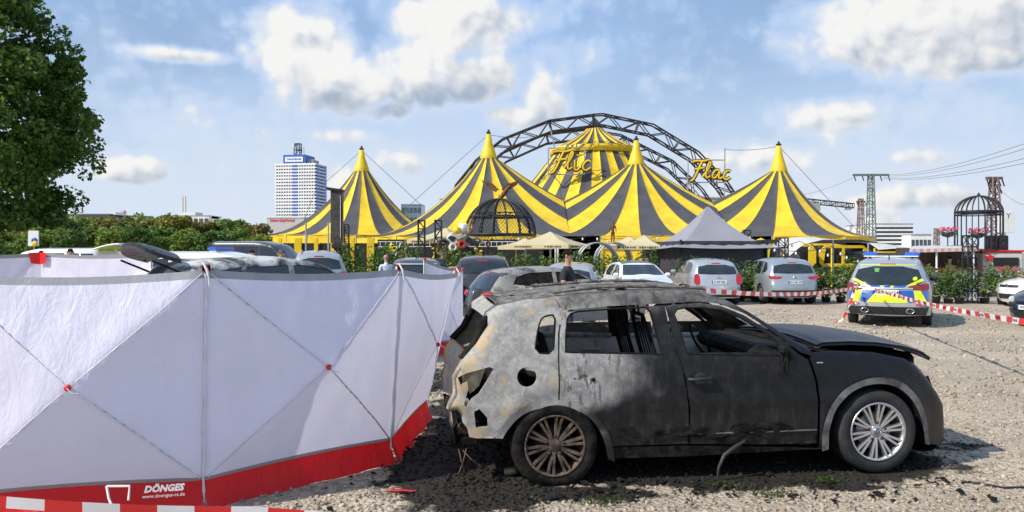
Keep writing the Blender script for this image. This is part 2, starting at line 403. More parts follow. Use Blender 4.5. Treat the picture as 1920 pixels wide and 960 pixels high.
def screen(label, A, B, At, Bt, bulge, border=.20, skirt_out=.06, sag=.035, n=28, rods=False, group=None, toplean=0):
    """one pop-up panel: A,B bases, At,Bt pole tops; the hub is pushed out on the viewer's side"""
    A, B, At, Bt = (Vector(q) for q in (A, B, At, Bt))
    base = (A + B) / 2; root = empty('privacy_screen', (base.x, base.y, 0)); off = Vector((base.x, base.y, 0))
    nrm = Vector(((B - A).y, -(B - A).x, 0)).normalized()
    if nrm.y > 0: nrm = -nrm
    rs = random.Random(int(A.x * 100))
    def pt(s, t):
        """t 0 at the border above the skirt, 1 at the top"""
        a = A.lerp(At, (border + (At.z - border) * t) / At.z); b = B.lerp(Bt, (border + (Bt.z - border) * t) / Bt.z)
        p = a.lerp(b, s); g = 1 - max(abs(2 * s - 1), abs(2 * t - 1)); m_ = min(abs(2 * s - 1), abs(2 * t - 1)) ;
        e = max(abs(2 * s - 1), abs(2 * t - 1)); soft = .10 * math.sin(math.pi * min(1, e)) * (1 - (m_ / max(e, 1e-3)) ** 2) * (1 if e < 1 else 0)
        p = p + nrm * (bulge * (max(g, 0) ** .85 - soft * 1.1 * e))
        if t > .5: p.z -= sag * math.sin(math.pi * s) * (t - .5) * 2
        if t < .5: p.z += .02 * math.sin(math.pi * s) * (.5 - t) * 2
        p = p + nrm * (.006 * math.sin(s * 37 + t * 11) * math.sin(t * 23 + s * 5) * min(1, 6 * g + .15))
        return p - off
    def grid(name, s0, s1, t0, t1, ns, nt, m, lift=0):
        v = []; f = []
        for j in range(nt + 1):
            for i in range(ns + 1): v.append(pt(s0 + (s1 - s0) * i / ns, t0 + (t1 - t0) * j / nt) + nrm * lift)
        for j in range(nt):
            for i in range(ns): a = j * (ns + 1) + i; f.append((a, a + 1, a + ns + 2, a + ns + 1))
        return mk(name, v, f, m, root, True)
    grid('fabric', 0, 1, .018, .962, n, n, SCW)
    grid('top_hem', 0, 1, .962, 1, n, 1, SCG)
    grid('lower_hem', 0, 1, -.002, .018, n, 1, SCG)
    # red ground skirt with slack folds
    v = []; f = []; ns = 30
    for j in range(6):
        for i in range(ns + 1):
            s = i / ns; k = j / 5; p = pt(s, -.002) + nrm * (skirt_out * k ** 1.6 + .014 * k * math.sin(s * 19 + 1) + .006 * k * math.sin(s * 43)); z0 = p.z; p.z = z0 * (1 - k) + .006; v.append(p)
    for j in range(5):
        for i in range(ns): a = j * (ns + 1) + i; f.append((a + ns + 1, a + ns + 2, a + 1, a))
    mk('skirt', v, f, SCR, root, True)
    for (q0, q1) in ((A, At), (B, Bt)):
        MB().tube([q0 - off - nrm * .03, q1 - off - nrm * .03 + Vector((0, 0, .02))], .011, 8).build('pole', SEAM, root)
        MB().box(q1 - off + Vector((0, 0, .015)), (.05, .05, .05), None, .008).build('corner_cap', REDP, root)
    c = pt(.5, .5)
    hb = MB().lathe([(0, .022), (.016, .022), (.022, .012), (.022, -.004), (.0, -.004)], 12, M=Matrix.Rotation(R(90), 3, 'X')).build('hub', REDP, root); hb.location = c + nrm * .006
    MB().tube([c + nrm * .03, c + nrm * .035 + Vector((.03, 0, -.03)), c + nrm * .02 + Vector((.07, 0, -.035))], .004, 5).build('hub_loop', WHITEP, root)
    # diagonal tension rods run behind the fabric along the four ridges, seen as sewn seams on the front
    for (s, t) in ((0, .0), (1, .0), (0, 1), (1, 1)):
        pts = [pt(.5 + (s - .5) * q, .5 + (t - .5) * q) + nrm * (-.012 if not rods else -.02) for q in np.linspace(0.02, .99, 12)]
        MB().tube(pts, .006, 6).build('tension_rod', DSTEEL if rods else STEEL, root)
        fr = [pt(.5 + (s - .5) * q, .5 + (t - .5) * q) + nrm * .002 for q in np.linspace(0.05, .97, 24)]
        MB().tube(fr, .0028, 5).build('seam', SEAM, root)
    tag(root, label, 'privacy screen', group); return root
cn = (-2.20, 5.70); cnt_ = (-2.18, 5.70, 1.70)
s1 = screen('white privacy screen panel with red maker print and looped strap on its skirt', (-3.74, 5.30, 0), (*cn, 0), (-3.74, 5.30, 1.68), cnt_, .31)
s2 = screen('shaded white privacy screen panel hinged between the lettered panel and the end panel', (*cn, 0), (-1.06, 6.92, 0), cnt_, (-.97, 6.95, 1.68), .27)
s3 = screen('end panel of the screen wall, bowed outward beside the burnt hatch opening', (-1.06, 6.92, 0), (-.98, 8.75, 0), (-.97, 6.95, 1.68), (-.60, 8.8, 1.60), .16)
# print and strap on the first panel's skirt
def on_skirt(px, py, d): return P(px, py, d) - s1.location
ux = (Vector((*cn, 0)) - Vector((-3.74, 5.30, 0))).normalized()
sk = MATS.setdefault('print white', mat('print white', (.8, .8, .8), .5))
text_mesh('DÖNGES', .062, frame(on_skirt(307, 916, 5.50), ux, (0, 0, 1)), sk, 'maker_print', s1, bold=.003, shear=.25)
text_mesh('www.doenges-rs.de', .034, frame(on_skirt(307, 929, 5.49), ux, (0, 0, 1)), sk, 'web_print', s1)
st = [on_skirt(x, y, d) for x, y, d in ((200, 912, 5.43), (243, 911, 5.44), (241, 938, 5.40))]
st2 = [on_skirt(x, y, d) for x, y, d in ((200, 912, 5.43), (204, 935, 5.38), (214, 958, 5.33))]
MB().tube(st, .009, 5).tube(st2, .009, 5).build('carry_strap', WHITEP, s1)
# screens on the far side of the enclosure, seen from inside
f0 = P(77, 480, 13.2); f1 = P(283, 476, 12.3); f2 = P(-140, 486, 12.6)
for (a, b, lb) in ((f2, f0, 'far privacy screen panel seen from inside, left of the red corner patch'), (f0, f1, 'far privacy screen panel seen from inside, ending at the raised burnt tailgate')):
    s_ = screen(lb, (a.x, a.y, 0), (b.x, b.y, 0), (a.x, a.y, 1.81), (b.x, b.y, 1.81), -.12, rods=True)
    e = f0 - s_.location; dv = (Vector((a.x, a.y, 0)) - Vector((b.x, b.y, 0))).normalized() * (1 if lb.startswith('far privacy screen panel seen from inside, left') else -1)
    pv_ = [e + Vector((0, -.03, 1.82 - e.z)), e + dv * .16 + Vector((0, -.04, 1.81 - e.z)), e + dv * .12 + Vector((0, -.045, 1.64 - e.z)), e + Vector((0, -.035, 1.62 - e.z))]
    mk('corner_patch', pv_, [(0, 1, 2, 3)], SCR, s_)
g0 = P(797, 492, 14); g1 = P(868, 505, 14.6)
screen('white privacy screen panel with a red corner, standing beyond the shaded panels', (g0.x, g0.y, 0), (g1.x, g1.y, 0), (g0.x, g0.y, 1.69), (g1.x, g1.y, 1.50), .1)
# cloth sleeves laced round the poles where two panels meet
for (sc_, b0, t0, sl_) in ((s2, (*cn, 0), cnt_, .009), (s3, (-1.06, 6.92, 0), (-.97, 6.95, 1.68), .008)):
    a_ = Vector(b0) - Vector((sc_.location.x, sc_.location.y, 0)); c_ = Vector(t0) - Vector((sc_.location.x, sc_.location.y, 0)); fw = Vector((.35, -.94, 0)) * .012
    MB().tube([a_.lerp(c_, k) + fw + Vector((.004 * math.sin(k * 31), 0, 0)) for k in np.linspace(.03, .985, 20)], [sl_ * (1 + .25 * math.sin(k * 2.3)) for k in range(20)], 8).build('pole_sleeve', mat('stained white sleeve', (.82, .80, .86), .6, var=.06, vs=7, bump=.4, bs=30, c2=(.66, .62, .62)), sc_)
# tied white strings at the pole tops
for (q, lb) in ((cnt_, 'white tie cord knotted at the screen corner over the lettered panel'), ((-.97, 6.95, 1.68), 'white tie cord hanging from the middle screen pole'), ((-.60, 8.8, 1.60), 'white tie cord looped over the last screen pole')):
    q = Vector(q); tag(MB().tube([q + Vector((-.01, -.02, .05)), q + Vector((.02, -.035, .0)), q + Vector((.03, -.03, -.05)), q + Vector((.035, -.03, -.11))], [.008, .010, .007, .005], 6).build('tie_cord', WHITEP), lb, 'cord')

# ------------------------------------------------------------------ wheels
def wheel(parent, loc, Ro, Rr, w, nspoke, rimmat, side=-1, twin=True, tyre=RUBBER, flat=0, fine=True, emblem=False):
    """axis along y; the outer face looks towards side*y"""
    root = empty('wheel', loc, 0, parent); hw = w / 2; ns = 40 if fine else 22
    pr = [(Rr * .96, -hw * .78), (Rr * 1.03, -hw * .95), (Ro * .93, -hw * 1.02), (Ro * .985, -hw * .8), (Ro, -hw * .4), (Ro, hw * .4), (Ro * .985, hw * .8), (Ro * .93, hw * 1.02), (Rr * 1.03, hw * .95), (Rr * .96, hw * .78), (Rr * .94, 0), (Rr * .96, -hw * .78)]
    b = MB().lathe(pr, ns, 'y')
    if flat:
        v = []
        for (x, y, z) in b.v:
            r = math.hypot(x, z)
            if z < -flat:
                k = (-flat - z); z = -flat; y *= 1 + k * 3.2; x *= 1 + k * .9
            v.append((x, y, z))
        b.v = v
    b.build('tyre', tyre, root)
    m = MB(); s = side; yo = s * hw
    m.lathe([(Rr * .97, yo * .9), (Rr * 1.0, yo * .96), (Rr * .93, yo * .93), (Rr * .90, yo * .55), (Rr * .9, -yo * .6)], ns, 'y')
    m.lathe([(0.0, yo * .80), (Rr * .16, yo * .80), (Rr * .22, yo * .72), (Rr * .24, yo * .45), (0, yo * .4)], 16, 'y')
    for i in range(nspoke):
        a0 = 2 * math.pi * i / nspoke + .16
        for da in ((-.088, .088) if twin else (0,)):
            r0, r1 = Rr * .2, Rr * .94; wd = Rr * (.052 if twin else .11)
            a = a0 + da; ai = a0 + da * 1.0
            d0_ = Vector((math.cos(ai), 0, math.sin(ai))); d1_ = Vector((math.cos(a + da * .15), 0, math.sin(a + da * .15)))
            tn0 = Vector((-d0_.z, 0, d0_.x)); tn1 = Vector((-d1_.z, 0, d1_.x))
            p0 = d0_ * r0; p1 = d1_ * r1; vs = []
            for (p, tn, yy) in ((p0, tn0, yo * .76), (p1, tn1, yo * .90)):
                for (k, dy) in ((-1, -yo * .3), (-.7, 0), (.7, 0), (1, -yo * .3)): vs.append(p + tn * wd * k + Vector((0, yy + dy, 0)))
            m.add(vs, [(0, 1, 5, 4), (1, 2, 6, 5), (2, 3, 7, 6), (3, 0, 4, 7)])
    m.build('rim', rimmat, root)
    MB().lathe([(0, yo * .30), (Rr * .62, yo * .30), (Rr * .62, yo * .15), (0, yo * .15)], 20, 'y').build('brake_disc', DSTEEL if not emblem else STEEL, root)
    if fine:
        k = MB()
        for i in range(5):
            a = 2 * math.pi * i / 5 + .3; k.lathe([(0, yo * .84), (Rr * .045, yo * .84), (Rr * .045, yo * .6)], 8, 'y', loc=(Rr * .30 * math.cos(a), 0, Rr * .30 * math.sin(a)))
        k.build('wheel_bolts', DSTEEL, root)
    if emblem:
        MB().lathe([(0, yo * .86), (Rr * .135, yo * .86), (Rr * .15, yo * .8), (Rr * .15, yo * .7)], 20, 'y').build('hub_cap', mat('hub cap', (.25, .26, .27), .35, .5), root)
        q = MB(); rr = Rr * .12; ye = yo * .88; lw = Rr * .018
        q.tube([(rr * math.cos(a), ye, rr * math.sin(a)) for a in np.linspace(0, 6.283, 25)[:-1]], lw * .8, 5, closed=True)
        for pl in ([(-.62, .75), (0, -.18), (.62, .75)], [(-.9, .2), (-.45, -.8), (0, .12), (.45, -.8), (.9, .2)]):
            q.tube([(a * rr * .95, ye, b_ * rr * .95) for a, b_ in pl], lw, 5)
        q.build('emblem', CHROME, root)
    return root
# ------------------------------------------------------------------ burnt SUV in the foreground
TY = math.atan2(.33, 2.66); TF = Vector((math.cos(TY), math.sin(TY), 0)); TL = Vector((-math.sin(TY), math.cos(TY), 0))
TO = Vector((.347, 6.27, 0)) + TF * 1.34 + TL * .90
def tw(u, z):
    """half width of the body at (u, z)"""
    u = np.asarray(u, float); z = np.asarray(z, float)
    w = .905 - np.clip(z - 1.0, 0, None) * .40 - np.clip(.5 - z, 0, None) * .10
    w = w - .025 * np.clip((z - .80) / .2, 0, 1) ** 2
    w = w - .25 * np.clip((u - 1.35) / .85, 0, 1.3) ** 2.2 - .10 * np.clip((-1.55 - u) / .75, 0, 1.2) ** 2
    w = w + .012 * np.exp(-((z - .62) / .05) ** 2)
    for uc in (-1.34, 1.34):
        r = np.hypot(u - uc, z - .36); w = w + .022 * np.exp(-((r - .43) / .07) ** 2)
    return w
def TU(px, py, inset=0):
    """photo pixel on the near side of the car -> (u, z) on its skin"""
    rd = Vector(((px - 960) / F, 1, (YH - py) / F)); o = Vector((0, 0, H)) - TO; w = .9
    for _ in range(8):
        # plane: dot(p, TL) = -w
        t = (-w - o.dot(TL)) / rd.dot(TL); p = o + rd * t; u, z = p.dot(TF), p.z; w = float(tw(u, z)) - inset
    return (u, z)
T = lambda *pp: [TU(x, y) for x, y in pp]
car = empty('burnt_suv', TO, TY)
tag(car, 'burnt-out dark suv with windows gone and one clean silver front wheel', 'car')
def burn_mat(name, bias=0, roof=False):
    m, t, b = newmat(name); oc = t.new('ShaderNodeTexCoord').outputs['Object']; x, y, z = t.sep(oc)[:3]
    n1 = t.noise(oc, 2.1, 7, .62, .7); n2 = t.noise(t.mapping(oc, (7, 7, 1.3)), 2.2, 6, .6, .3); n3 = t.noise(oc, 9, 7, .7, .4); n4 = t.noise(oc, 34, 6, .7)
    u = t.math('ADD', x, t.math('MULTIPLY', t.math('SUBTRACT', n1, .5), .75)); u = t.math('ADD', u, t.math('MULTIPLY', t.math('SUBTRACT', n2, .5), .22))
    low = t.ramp(z, .72, .52, 0, .42)
    ash = t.ramp(t.math('ADD', t.math('ADD', u, low), bias), -.45, -1.0)
    ac = t.mix(t.ramp(n3, .32, .68), (.215, .21, .21), (.38, .37, .35)); ac = t.mix(t.ramp(n4, .50, .72, 0, .55), ac, (.56, .545, .51))
    ac = t.mix(t.ramp(t.noise(oc, 3.7, 5, .6, 1.4), .54, .66, 0, .45), ac, (.17, .17, .18))
    rust = t.ramp(t.math('ADD', t.noise(t.mapping(oc, (1, 1, 1), (4, 2, 1)), 4.2, 6, .65, .5), t.ramp(x, -1.6, -2.1, 0, .12)), .55, .66, 0, .85)
    ac = t.mix(rust, ac, t.mix(n3, (.36, .24, .11), (.52, .42, .27)))
    so_ = t.mix(t.ramp(n3, .4, .75), (.007, .007, .008), (.022, .0215, .022)); so_ = t.mix(t.ramp(n2, .5, .8, 0, .45), so_, (.048, .046, .045))
    pt_ = (.006, .0075, .011); fr = t.ramp(t.math('ADD', x, t.math('MULTIPLY', n1, .5)), .55, 1.05)
    dk = t.mix(t.math('MULTIPLY', fr, .75), so_, pt_)
    streak = t.ramp(t.noise(t.mapping(oc, (16, 16, .9)), 1.6, 5, .6, .5), .53, .62, 0, .9)
    tr = t.math('MULTIPLY', t.math('MULTIPLY', ash, t.ramp(x, -1.32, -1.25)), streak)
    c = t.mix(ash, dk, ac); c = t.mix(t.math('MULTIPLY', tr, .75), c, (.05, .048, .046))
    dust = t.math('MULTIPLY', t.ramp(t.math('ADD', z, t.math('MULTIPLY', n1, .3)), .85, .45), t.ramp(n2, .35, .75, .05, .5)); c = t.mix(t.math('MULTIPLY', dust, t.ramp(ash, 0, 1, .45, .1)), c, (.15, .13, .11))
    top = t.ramp(t.math('ADD', z, t.math('MULTIPLY', n1, .12)), 1.38, 1.5)
    if roof:
        rc = t.mix(t.ramp(n3, .35, .7), (.06, .057, .054), (.25, .225, .19)); rc = t.mix(t.ramp(n4, .52, .7, 0, .6), rc, (.52, .47, .40)); rc = t.mix(t.ramp(n1, .52, .62, 0, .75), rc, (.045, .043, .042))
        c = rc
    else:
        tc = t.mix(t.ramp(n3, .35, .7), (.05, .048, .046), (.20, .19, .175)); c = t.mix(t.math('MULTIPLY', top, t.ramp(x, -1.55, -1.2, 0, .9)), c, tc)
    t.put(b.inputs['Base Color'], c)
    rg = t.mix(ash, t.mix(fr, (.62,) * 3, (.36,) * 3), (.85,) * 3); t.put(b.inputs['Roughness'], t.sep(rg)[0]); b.inputs['Specular IOR Level'].default_value = .3
    bp = t.new('ShaderNodeBump'); bp.inputs['Strength'].default_value = .32; bp.inputs['Distance'].default_value = .012
    t.put(bp.inputs['Height'], t.math('ADD', n3, t.math('MULTIPLY', n4, .5))); t.put(b.inputs['Normal'], bp.outputs[0]); return m
BURN = burn_mat('burnt body steel'); BROOF = burn_mat('burnt roof steel', roof=True)
CHAR = mat('char', (.006, .0055, .0055), .9, var=.5, vs=8, bump=.6, bs=30, c2=(.022, .020, .018), spec=.2)
ASH = mat('ash metal', (.20, .18, .155), .85, var=.55, vs=7, bump=.5, bs=40, c2=(.46, .43, .38))
RUSTY = mat('rusty steel', (.05, .032, .022), .8, var=.5, vs=14, bump=.4, bs=50, c2=(.17, .115, .08))
CREAMY = mat('scorched cream primer', (.30, .20, .10), .8, var=.5, vs=9, bump=.4, bs=40, c2=(.56, .47, .32))
# silhouette of the top edge, rear to front (rear panel, roof edge, windscreen pillar, wing top)
roofl = T((914, 588), (935, 573), (985, 563), (1040, 557), (1100, 552), (1165, 547), (1230, 544), (1290, 545), (1330, 550), (1372, 566), (1412, 588), (1450, 612), (1490, 637), (1524, 655))
rear_edge = T((881, 822), (877, 806), (868, 794), (865, 778), (856, 770), (842, 773), (838, 765), (849, 737), (848, 708), (866, 676), (892, 646), (916, 612))
nose = T((1560, 657), (1640, 660), (1700, 672), (1722, 688), (1742, 708), (1760, 735), (1772, 758), (1774, 790), (1774, 824), (1766, 836))
TOPL = rear_edge + roofl + nose
RND = .05
def tmap(v, depth):
    d = dist_line(TOPL, v); w = tw(v[:, 0], v[:, 1]); k = np.clip(RND - d, 0, RND); w = w - (RND - np.sqrt(np.maximum(RND ** 2 - k ** 2, 0)))
    return np.stack([v[:, 0], -(w - depth), v[:, 1]], 1)
def tmapm(v, depth):
    a = tmap(v, depth); a[:, 1] *= -1; return a
rings = []
_t = np.array(resample(TOPL, .05, False))
_tn = np.gradient(_t, axis=0); _tn = np.stack([_tn[:, 1], -_tn[:, 0]], 1); _tn /= np.linalg.norm(_tn, axis=1)[:, None] + 1e-9
for q in (.012, .03): rings += [tuple(a) for a in _t + _tn * q]
wq = smooth_poly(T((1003, 662), (1006, 630), (1013, 600), (1023, 592), (1041, 590), (1040, 625), (1037, 664)), 1)
wr = T((1060, 661), (1061, 620), (1064, 596), (1070, 588), (1084, 584), (1150, 579), (1210, 576), (1219, 584), (1229, 620), (1241, 664))
wf = T((1288, 664), (1278, 628), (1264, 589), (1270, 580), (1284, 577), (1320, 577), (1352, 582), (1388, 596), (1420, 614), (1448, 632), (1470, 655), (1462, 667))
def circ(px, py, r, n=20):
    c = TU(px, py); return [(c[0] + r * math.cos(a), c[1] + r * math.sin(a)) for a in np.linspace(0, 2 * math.pi, n + 1)[:-1]]
fuel = circ(988, 707, .077)
rarch = T((1141, 861), (1133, 824), (1117, 793), (1091, 772), (1056, 762), (1008, 765), (975, 779), (951, 806), (942, 822))
farch = T((1553, 842), (1553, 807), (1566, 766), (1587, 741), (1616, 724), (1649, 718), (1682, 724), (1707, 745), (1724, 774), (1732, 812), (1734, 832))
b_up = T((1246, 566), (1252, 600), (1262, 640), (1270, 668), (1284, 710), (1292, 771), (1291, 817))    # seam between the doors
r_up = T((1050, 575), (1048, 620), (1046, 671), (1047, 761))                                           # seam quarter panel / rear door
f_up = T((1496, 662), (1516, 674), (1530, 716), (1535, 753), (1533, 845))                              # seam front door / wing
top_i = lambda a, b: roofl[a:b]
# quarter panel with tail-lamp pocket
lamp_cut = T((858, 708), (874, 700), (918, 688), (926, 692), (912, 716), (898, 738), (884, 748), (874, 764), (870, 758), (878, 730), (876, 716), (864, 722))
tow_cut = T((889, 772), (899, 767), (914, 784), (915, 800), (892, 802))
quarter = rear_edge + top_i(0, 3) + r_up + rarch[3:][:0] + T((1040, 763)) + rarch[5:]
gap = .0045
def shrink(pl, hole=0):
    """pull a panel's outline in by the seam width"""
    a = np.array(pl); nxt = np.roll(a, -1, 0); prv = np.roll(a, 1, 0); tg = nxt - prv; n = np.stack([-tg[:, 1], tg[:, 0]], 1); n /= np.linalg.norm(n, axis=1)[:, None] + 1e-9
    ar = .5 * np.sum(a[:, 0] * nxt[:, 1] - nxt[:, 0] * a[:, 1]); return [tuple(q) for q in a + n * gap * (1 if ar > 0 else -1)]
quarter = rear_edge + roofl[:4] + T((1052, 585), (1046, 625), (1046, 671), (1047, 761)) + rarch[5:]
rdoor = T((1055, 585), (1049, 625), (1048, 671), (1049, 763)) + rarch[3:4] + rarch[2:3] + rarch[1:2] + T((1137, 838), (1291, 833)) + b_up[::-1][1:-1] + T((1246, 572), (1140, 577))
rocker = T((1137, 840), (1141, 861), (1300, 855), (1420, 848), (1553, 842), (1533, 841), (1420, 838), (1291, 836))
fdoor = T((1248, 572), (1255, 600), (1264, 640), (1272, 668), (1286, 710), (1294, 771), (1293, 833), (1420, 834), (1532, 832)) + f_up[::-1][1:] + T((1470, 640), (1432, 613), (1395, 590), (1350, 572), (1310, 567))
pillar_rail = roofl[3:] + T((1524, 668), (1500, 660), (1475, 641), (1436, 612), (1398, 588), (1352, 570), (1310, 565), (1246, 569), (1140, 574), (1056, 582))
wing = T((1524, 660), (1519, 674), (1533, 716), (1538, 753), (1536, 842)) + farch + T((1766, 836)) + nose[::-1][1:]
SLAB = .022
for (mp, nm, fl) in ((tmap, 0, True), (tmapm, 1, False)):
    plate('quarter_panel', quarter, [wq, fuel, lamp_cut, tow_cut], mp, SLAB, BURN, car, .05, rings, flip=fl)
    plate('rear_door', shrink(rdoor), [wr], mp, SLAB, BURN, car, .05, flip=fl)
    plate('front_door', shrink(fdoor), [wf], mp, SLAB, BURN, car, .05, flip=fl)
    plate('roof_rail_pillar', pillar_rail, [], mp, SLAB, BURN, car, .05, rings, flip=fl)
    plate('sill', rocker, [], mp, SLAB, CHAR, car, .05, flip=fl)
    plate('front_wing', shrink(wing), [], mp, SLAB, BURN, car, .05, rings, flip=fl)
    # lips along the wheel arches, and inner arch liners
    sg = -1 if nm == 0 else 1
    for (ar, uc) in ((rarch, -1.34), (farch, 1.34)):
        a = np.array(smooth_poly(ar, 2, False)); ww = tw(a[:, 0], a[:, 1])
        out = [(p[0], sg * (w + .008), p[1]) for p, w in zip(a, ww)]
        c = np.array((uc, .36)); dr = (a - c) / np.linalg.norm(a - c, axis=1)[:, None]; a2 = a + dr * .055; w2 = tw(a2[:, 0], a2[:, 1])
        o2 = [(p[0], sg * (w + .012), p[1]) for p, w in zip(a2, w2)]; inn = [(p[0], sg * (w - .26), p[1]) for p, w in zip(a, ww)]
        k = len(a); v = o2 + out + inn; f = []
        for i in range(k - 1): f += [(i, i + 1, k + i + 1, k + i), (k + i, k + i + 1, 2 * k + i + 1, 2 * k + i)]
        mk('arch_trim', v[:2 * k], [q for q in f if max(q) < 2 * k], mat('arch trim', (.055, .056, .06), .6, var=.4, vs=6, c2=(.2, .2, .2)) if uc > 0 else BURN, car, True)
        mk('arch_liner', v[k:], [tuple(i - k for i in q) for q in f if min(q) >= k], CHAR, car, True)
# ---- upper skin: roof with warped ash surface
def strip(name, prof, m, bul, nt=14, parent=None, wrinkle=0, thick=.02, wmul=1, dz=0):
    pr = np.array(resample(prof, .06, False)); tg = np.gradient(pr, axis=0); tg /= np.linalg.norm(tg, axis=1)[:, None]; nr = np.stack([-tg[:, 1], tg[:, 0]], 1)
    rs = np.random.RandomState(5); v = []; f = []; n = len(pr); ph = rs.rand(6) * 6
    for layer in (0, 1):
        for i in range(n):
            w = (float(tw(pr[i, 0], pr[i, 1])) - RND) * wmul
            b = bul if not callable(bul) else bul(i / (n - 1))
            for j in range(nt + 1):
                t_ = -1 + 2 * j / nt; q = pr[i] + nr[i] * (b * (1 - abs(t_) ** 2.4) - thick * layer)
                e = (1 - t_ ** 2) * min(1, 4 * i / n, 4 * (n - 1 - i) / n) if wrinkle else 0
                wz = wrinkle * e * (math.sin(pr[i, 0] * 7 + ph[0] + t_ * 2) * .5 + math.sin(t_ * 9 + pr[i, 0] * 3 + ph[1]) * .4 + math.sin(pr[i, 0] * 17 + t_ * 13) * .3 + (rs.rand() - .5) * .5) if layer == 0 else 0
                v.append((q[0], t_ * w, q[1] + wz + dz))
    N = n * (nt + 1)
    for i in range(n - 1):
        for j in range(nt): a = i * (nt + 1) + j; f += [(a, a + nt + 1, a + nt + 2, a + 1), (N + a, N + a + 1, N + a + nt + 2, N + a + nt + 1)]
    bd = [(i * (nt + 1), (i + 1) * (nt + 1)) for i in range(n - 1)] + [((i + 1) * (nt + 1) + nt, i * (nt + 1) + nt) for i in range(n - 1)] + [(j + 1, j) for j in range(nt)] + [((n - 1) * (nt + 1) + j, (n - 1) * (nt + 1) + j + 1) for j in range(nt)]
    f += [(a, b, b + N, a + N) for a, b in bd]
    return mk(name, v, f, m, parent, True)
strip('roof', roofl[1:9], BROOF, .035, 16, car, wrinkle=.012)
# roof cross member and warped roof rails
MB().tube([(u, -(float(tw(u, z)) - .09), z + .035 + .01 * math.sin(u * 5)) for u, z in resample(roofl[3:9], .12, False)], .014, 6).build('roof_rail', BROOF, car)
MB().tube([(u, (float(tw(u, z)) - .09), z + .035) for u, z in resample(roofl[3:9], .12, False)], .014, 6).build('roof_rail', BROOF, car)
# ash flakes and peeled sheet on the roof
rs = random.Random(3); fk = MB()
for i in range(46):
    u = rs.uniform(-1.85, -.4); y = rs.uniform(-.55, .55); z0 = np.interp(u, [p[0] for p in roofl[:9]], [p[1] for p in roofl[:9]]) + .02
    a = rs.uniform(0, 6.28); s_ = rs.uniform(.03, .11); h_ = rs.uniform(.003, .025)
    pts = [Vector((s_ * math.cos(a + k) * rs.uniform(.6, 1.1), s_ * math.sin(a + k) * rs.uniform(.6, 1.1), h_ * rs.random())) for k in (0, 1.3, 2.5, 3.8, 5)]
    fk.add([p + Vector((u, y, z0)) for p in pts], [(0, 1, 2, 3, 4)])
struct(fk.build('ash_flakes', ASH, car), 'stuff')
# windscreen header, cowl, dashboard remains, bonnet (sprung open)
u0, z0 = roofl[9]; u1, z1 = roofl[13]
strip('cowl', [TU(1505, 650), TU(1560, 657)], CHAR, .02, 10, car)
hood = T((1536, 648), (1549, 643), (1600, 641), (1650, 643), (1700, 650), (1735, 660), (1752, 672))
strip('bonnet', hood, burn_mat('bonnet paint', bias=.25), .05, 14, car, thick=.03, dz=.0, wmul=1.0)
MB().box((1.55, 0, .80), (.7, 1.2, .3), None, .04).build('engine_block', CHAR, car)
strip('front_panel', T((1722, 690), (1742, 708), (1760, 735), (1772, 758), (1776, 790), (1776, 828), (1764, 842)), mat('sooty bumper', (.014, .015, .018), .5, var=.4, vs=6), .16, 14, car)
# melted front corner scraps
sc = MB()
for i in range(9):
    p = Vector((2.02 + rs.uniform(-.1, .06), rs.uniform(-.55, .3), rs.uniform(.25, .75))); sc.tube([p, p + Vector((rs.uniform(-.02, .08), rs.uniform(-.04, .04), rs.uniform(-.1, .0))), p + Vector((rs.uniform(0, .09), rs.uniform(-.05, .05), rs.uniform(-.2, -.08)))], [.012, .009, .005], 5)
struct(sc.build('melted_scrap', CHAR, car), 'stuff')
# rear: tailgate shell without glass, light housings, crash bar
tg_prof = T((914, 590), (905, 598)) 
rearf = T((868, 676), (852, 705), (853, 735), (846, 765), (850, 800))
strip('tailgate', rearf, BURN, .10, 14, car)
hinge = T((935, 574), (914, 588), (910, 600))
strip('roof_spoiler', hinge, BURN, .05, 12, car, wrinkle=.01)
strip('rear_valance', T((850, 806), (856, 842)), CHAR, .08, 12, car)
for sg in (-1, 1):
    a = [TU(914, 596), TU(892, 646), TU(866, 676)]
    MB().tube([(u, sg * (float(tw(u, z)) - .075), z) for u, z in a], .034, 8).build('tailgate_frame', CHAR, car)
    lp = [(u, sg * (float(tw(u, z)) - .07), z) for u, z in T((868, 705), (912, 692), (900, 726), (882, 742))]
    mk('lamp_pocket', lp + [(x, y * .88, z) for x, y, z in lp], [(0, 1, 2, 3), (4, 5, 6, 7)], CREAMY, car)
    # rolled outer flange hanging from the rear corner
    fl = [(u, sg * (float(tw(u, z)) - .02), z) for u, z in T((862, 690), (853, 712), (855, 740), (840, 768), (850, 775), (872, 760), (876, 720))]
    MB().tube(fl[:4], [.016, .02, .022, .018], 6).build('corner_flange', ASH, car)
MB().tube([TU(856, 806) and (TU(856, 806)[0], y, .42) for y in np.linspace(-.6, .6, 7)], .035, 8).build('crash_bar', RUSTY, car)
for (x0, x1, y0, y1, yy) in ((862, 900, 824, 842, -.70), (905, 940, 822, 836, -.74), (858, 930, 808, 828, -.60)):
    a, b = TU(x0, y0), TU(x1, y1); MB().box(((a[0] + b[0]) / 2, yy, (a[1] + b[1]) / 2), (b[0] - a[0], .12, a[1] - b[1]), None, .012).build('crash_box', CHAR if yy < -.65 else RUSTY, car)
wi = MB()
for (x, y, dx, dz) in ((860, 842, .02, -.18), (868, 845, .06, -.12), (875, 842, -.03, -.2)):
    u, z = TU(x, y); wi.tube([(u, -.82, z), (u + dx, -.86, z + dz * .5), (u + dx * 2.2, -.84, z + dz)], .005, 5)
wi.build('hanging_wire', RUSTY, car)
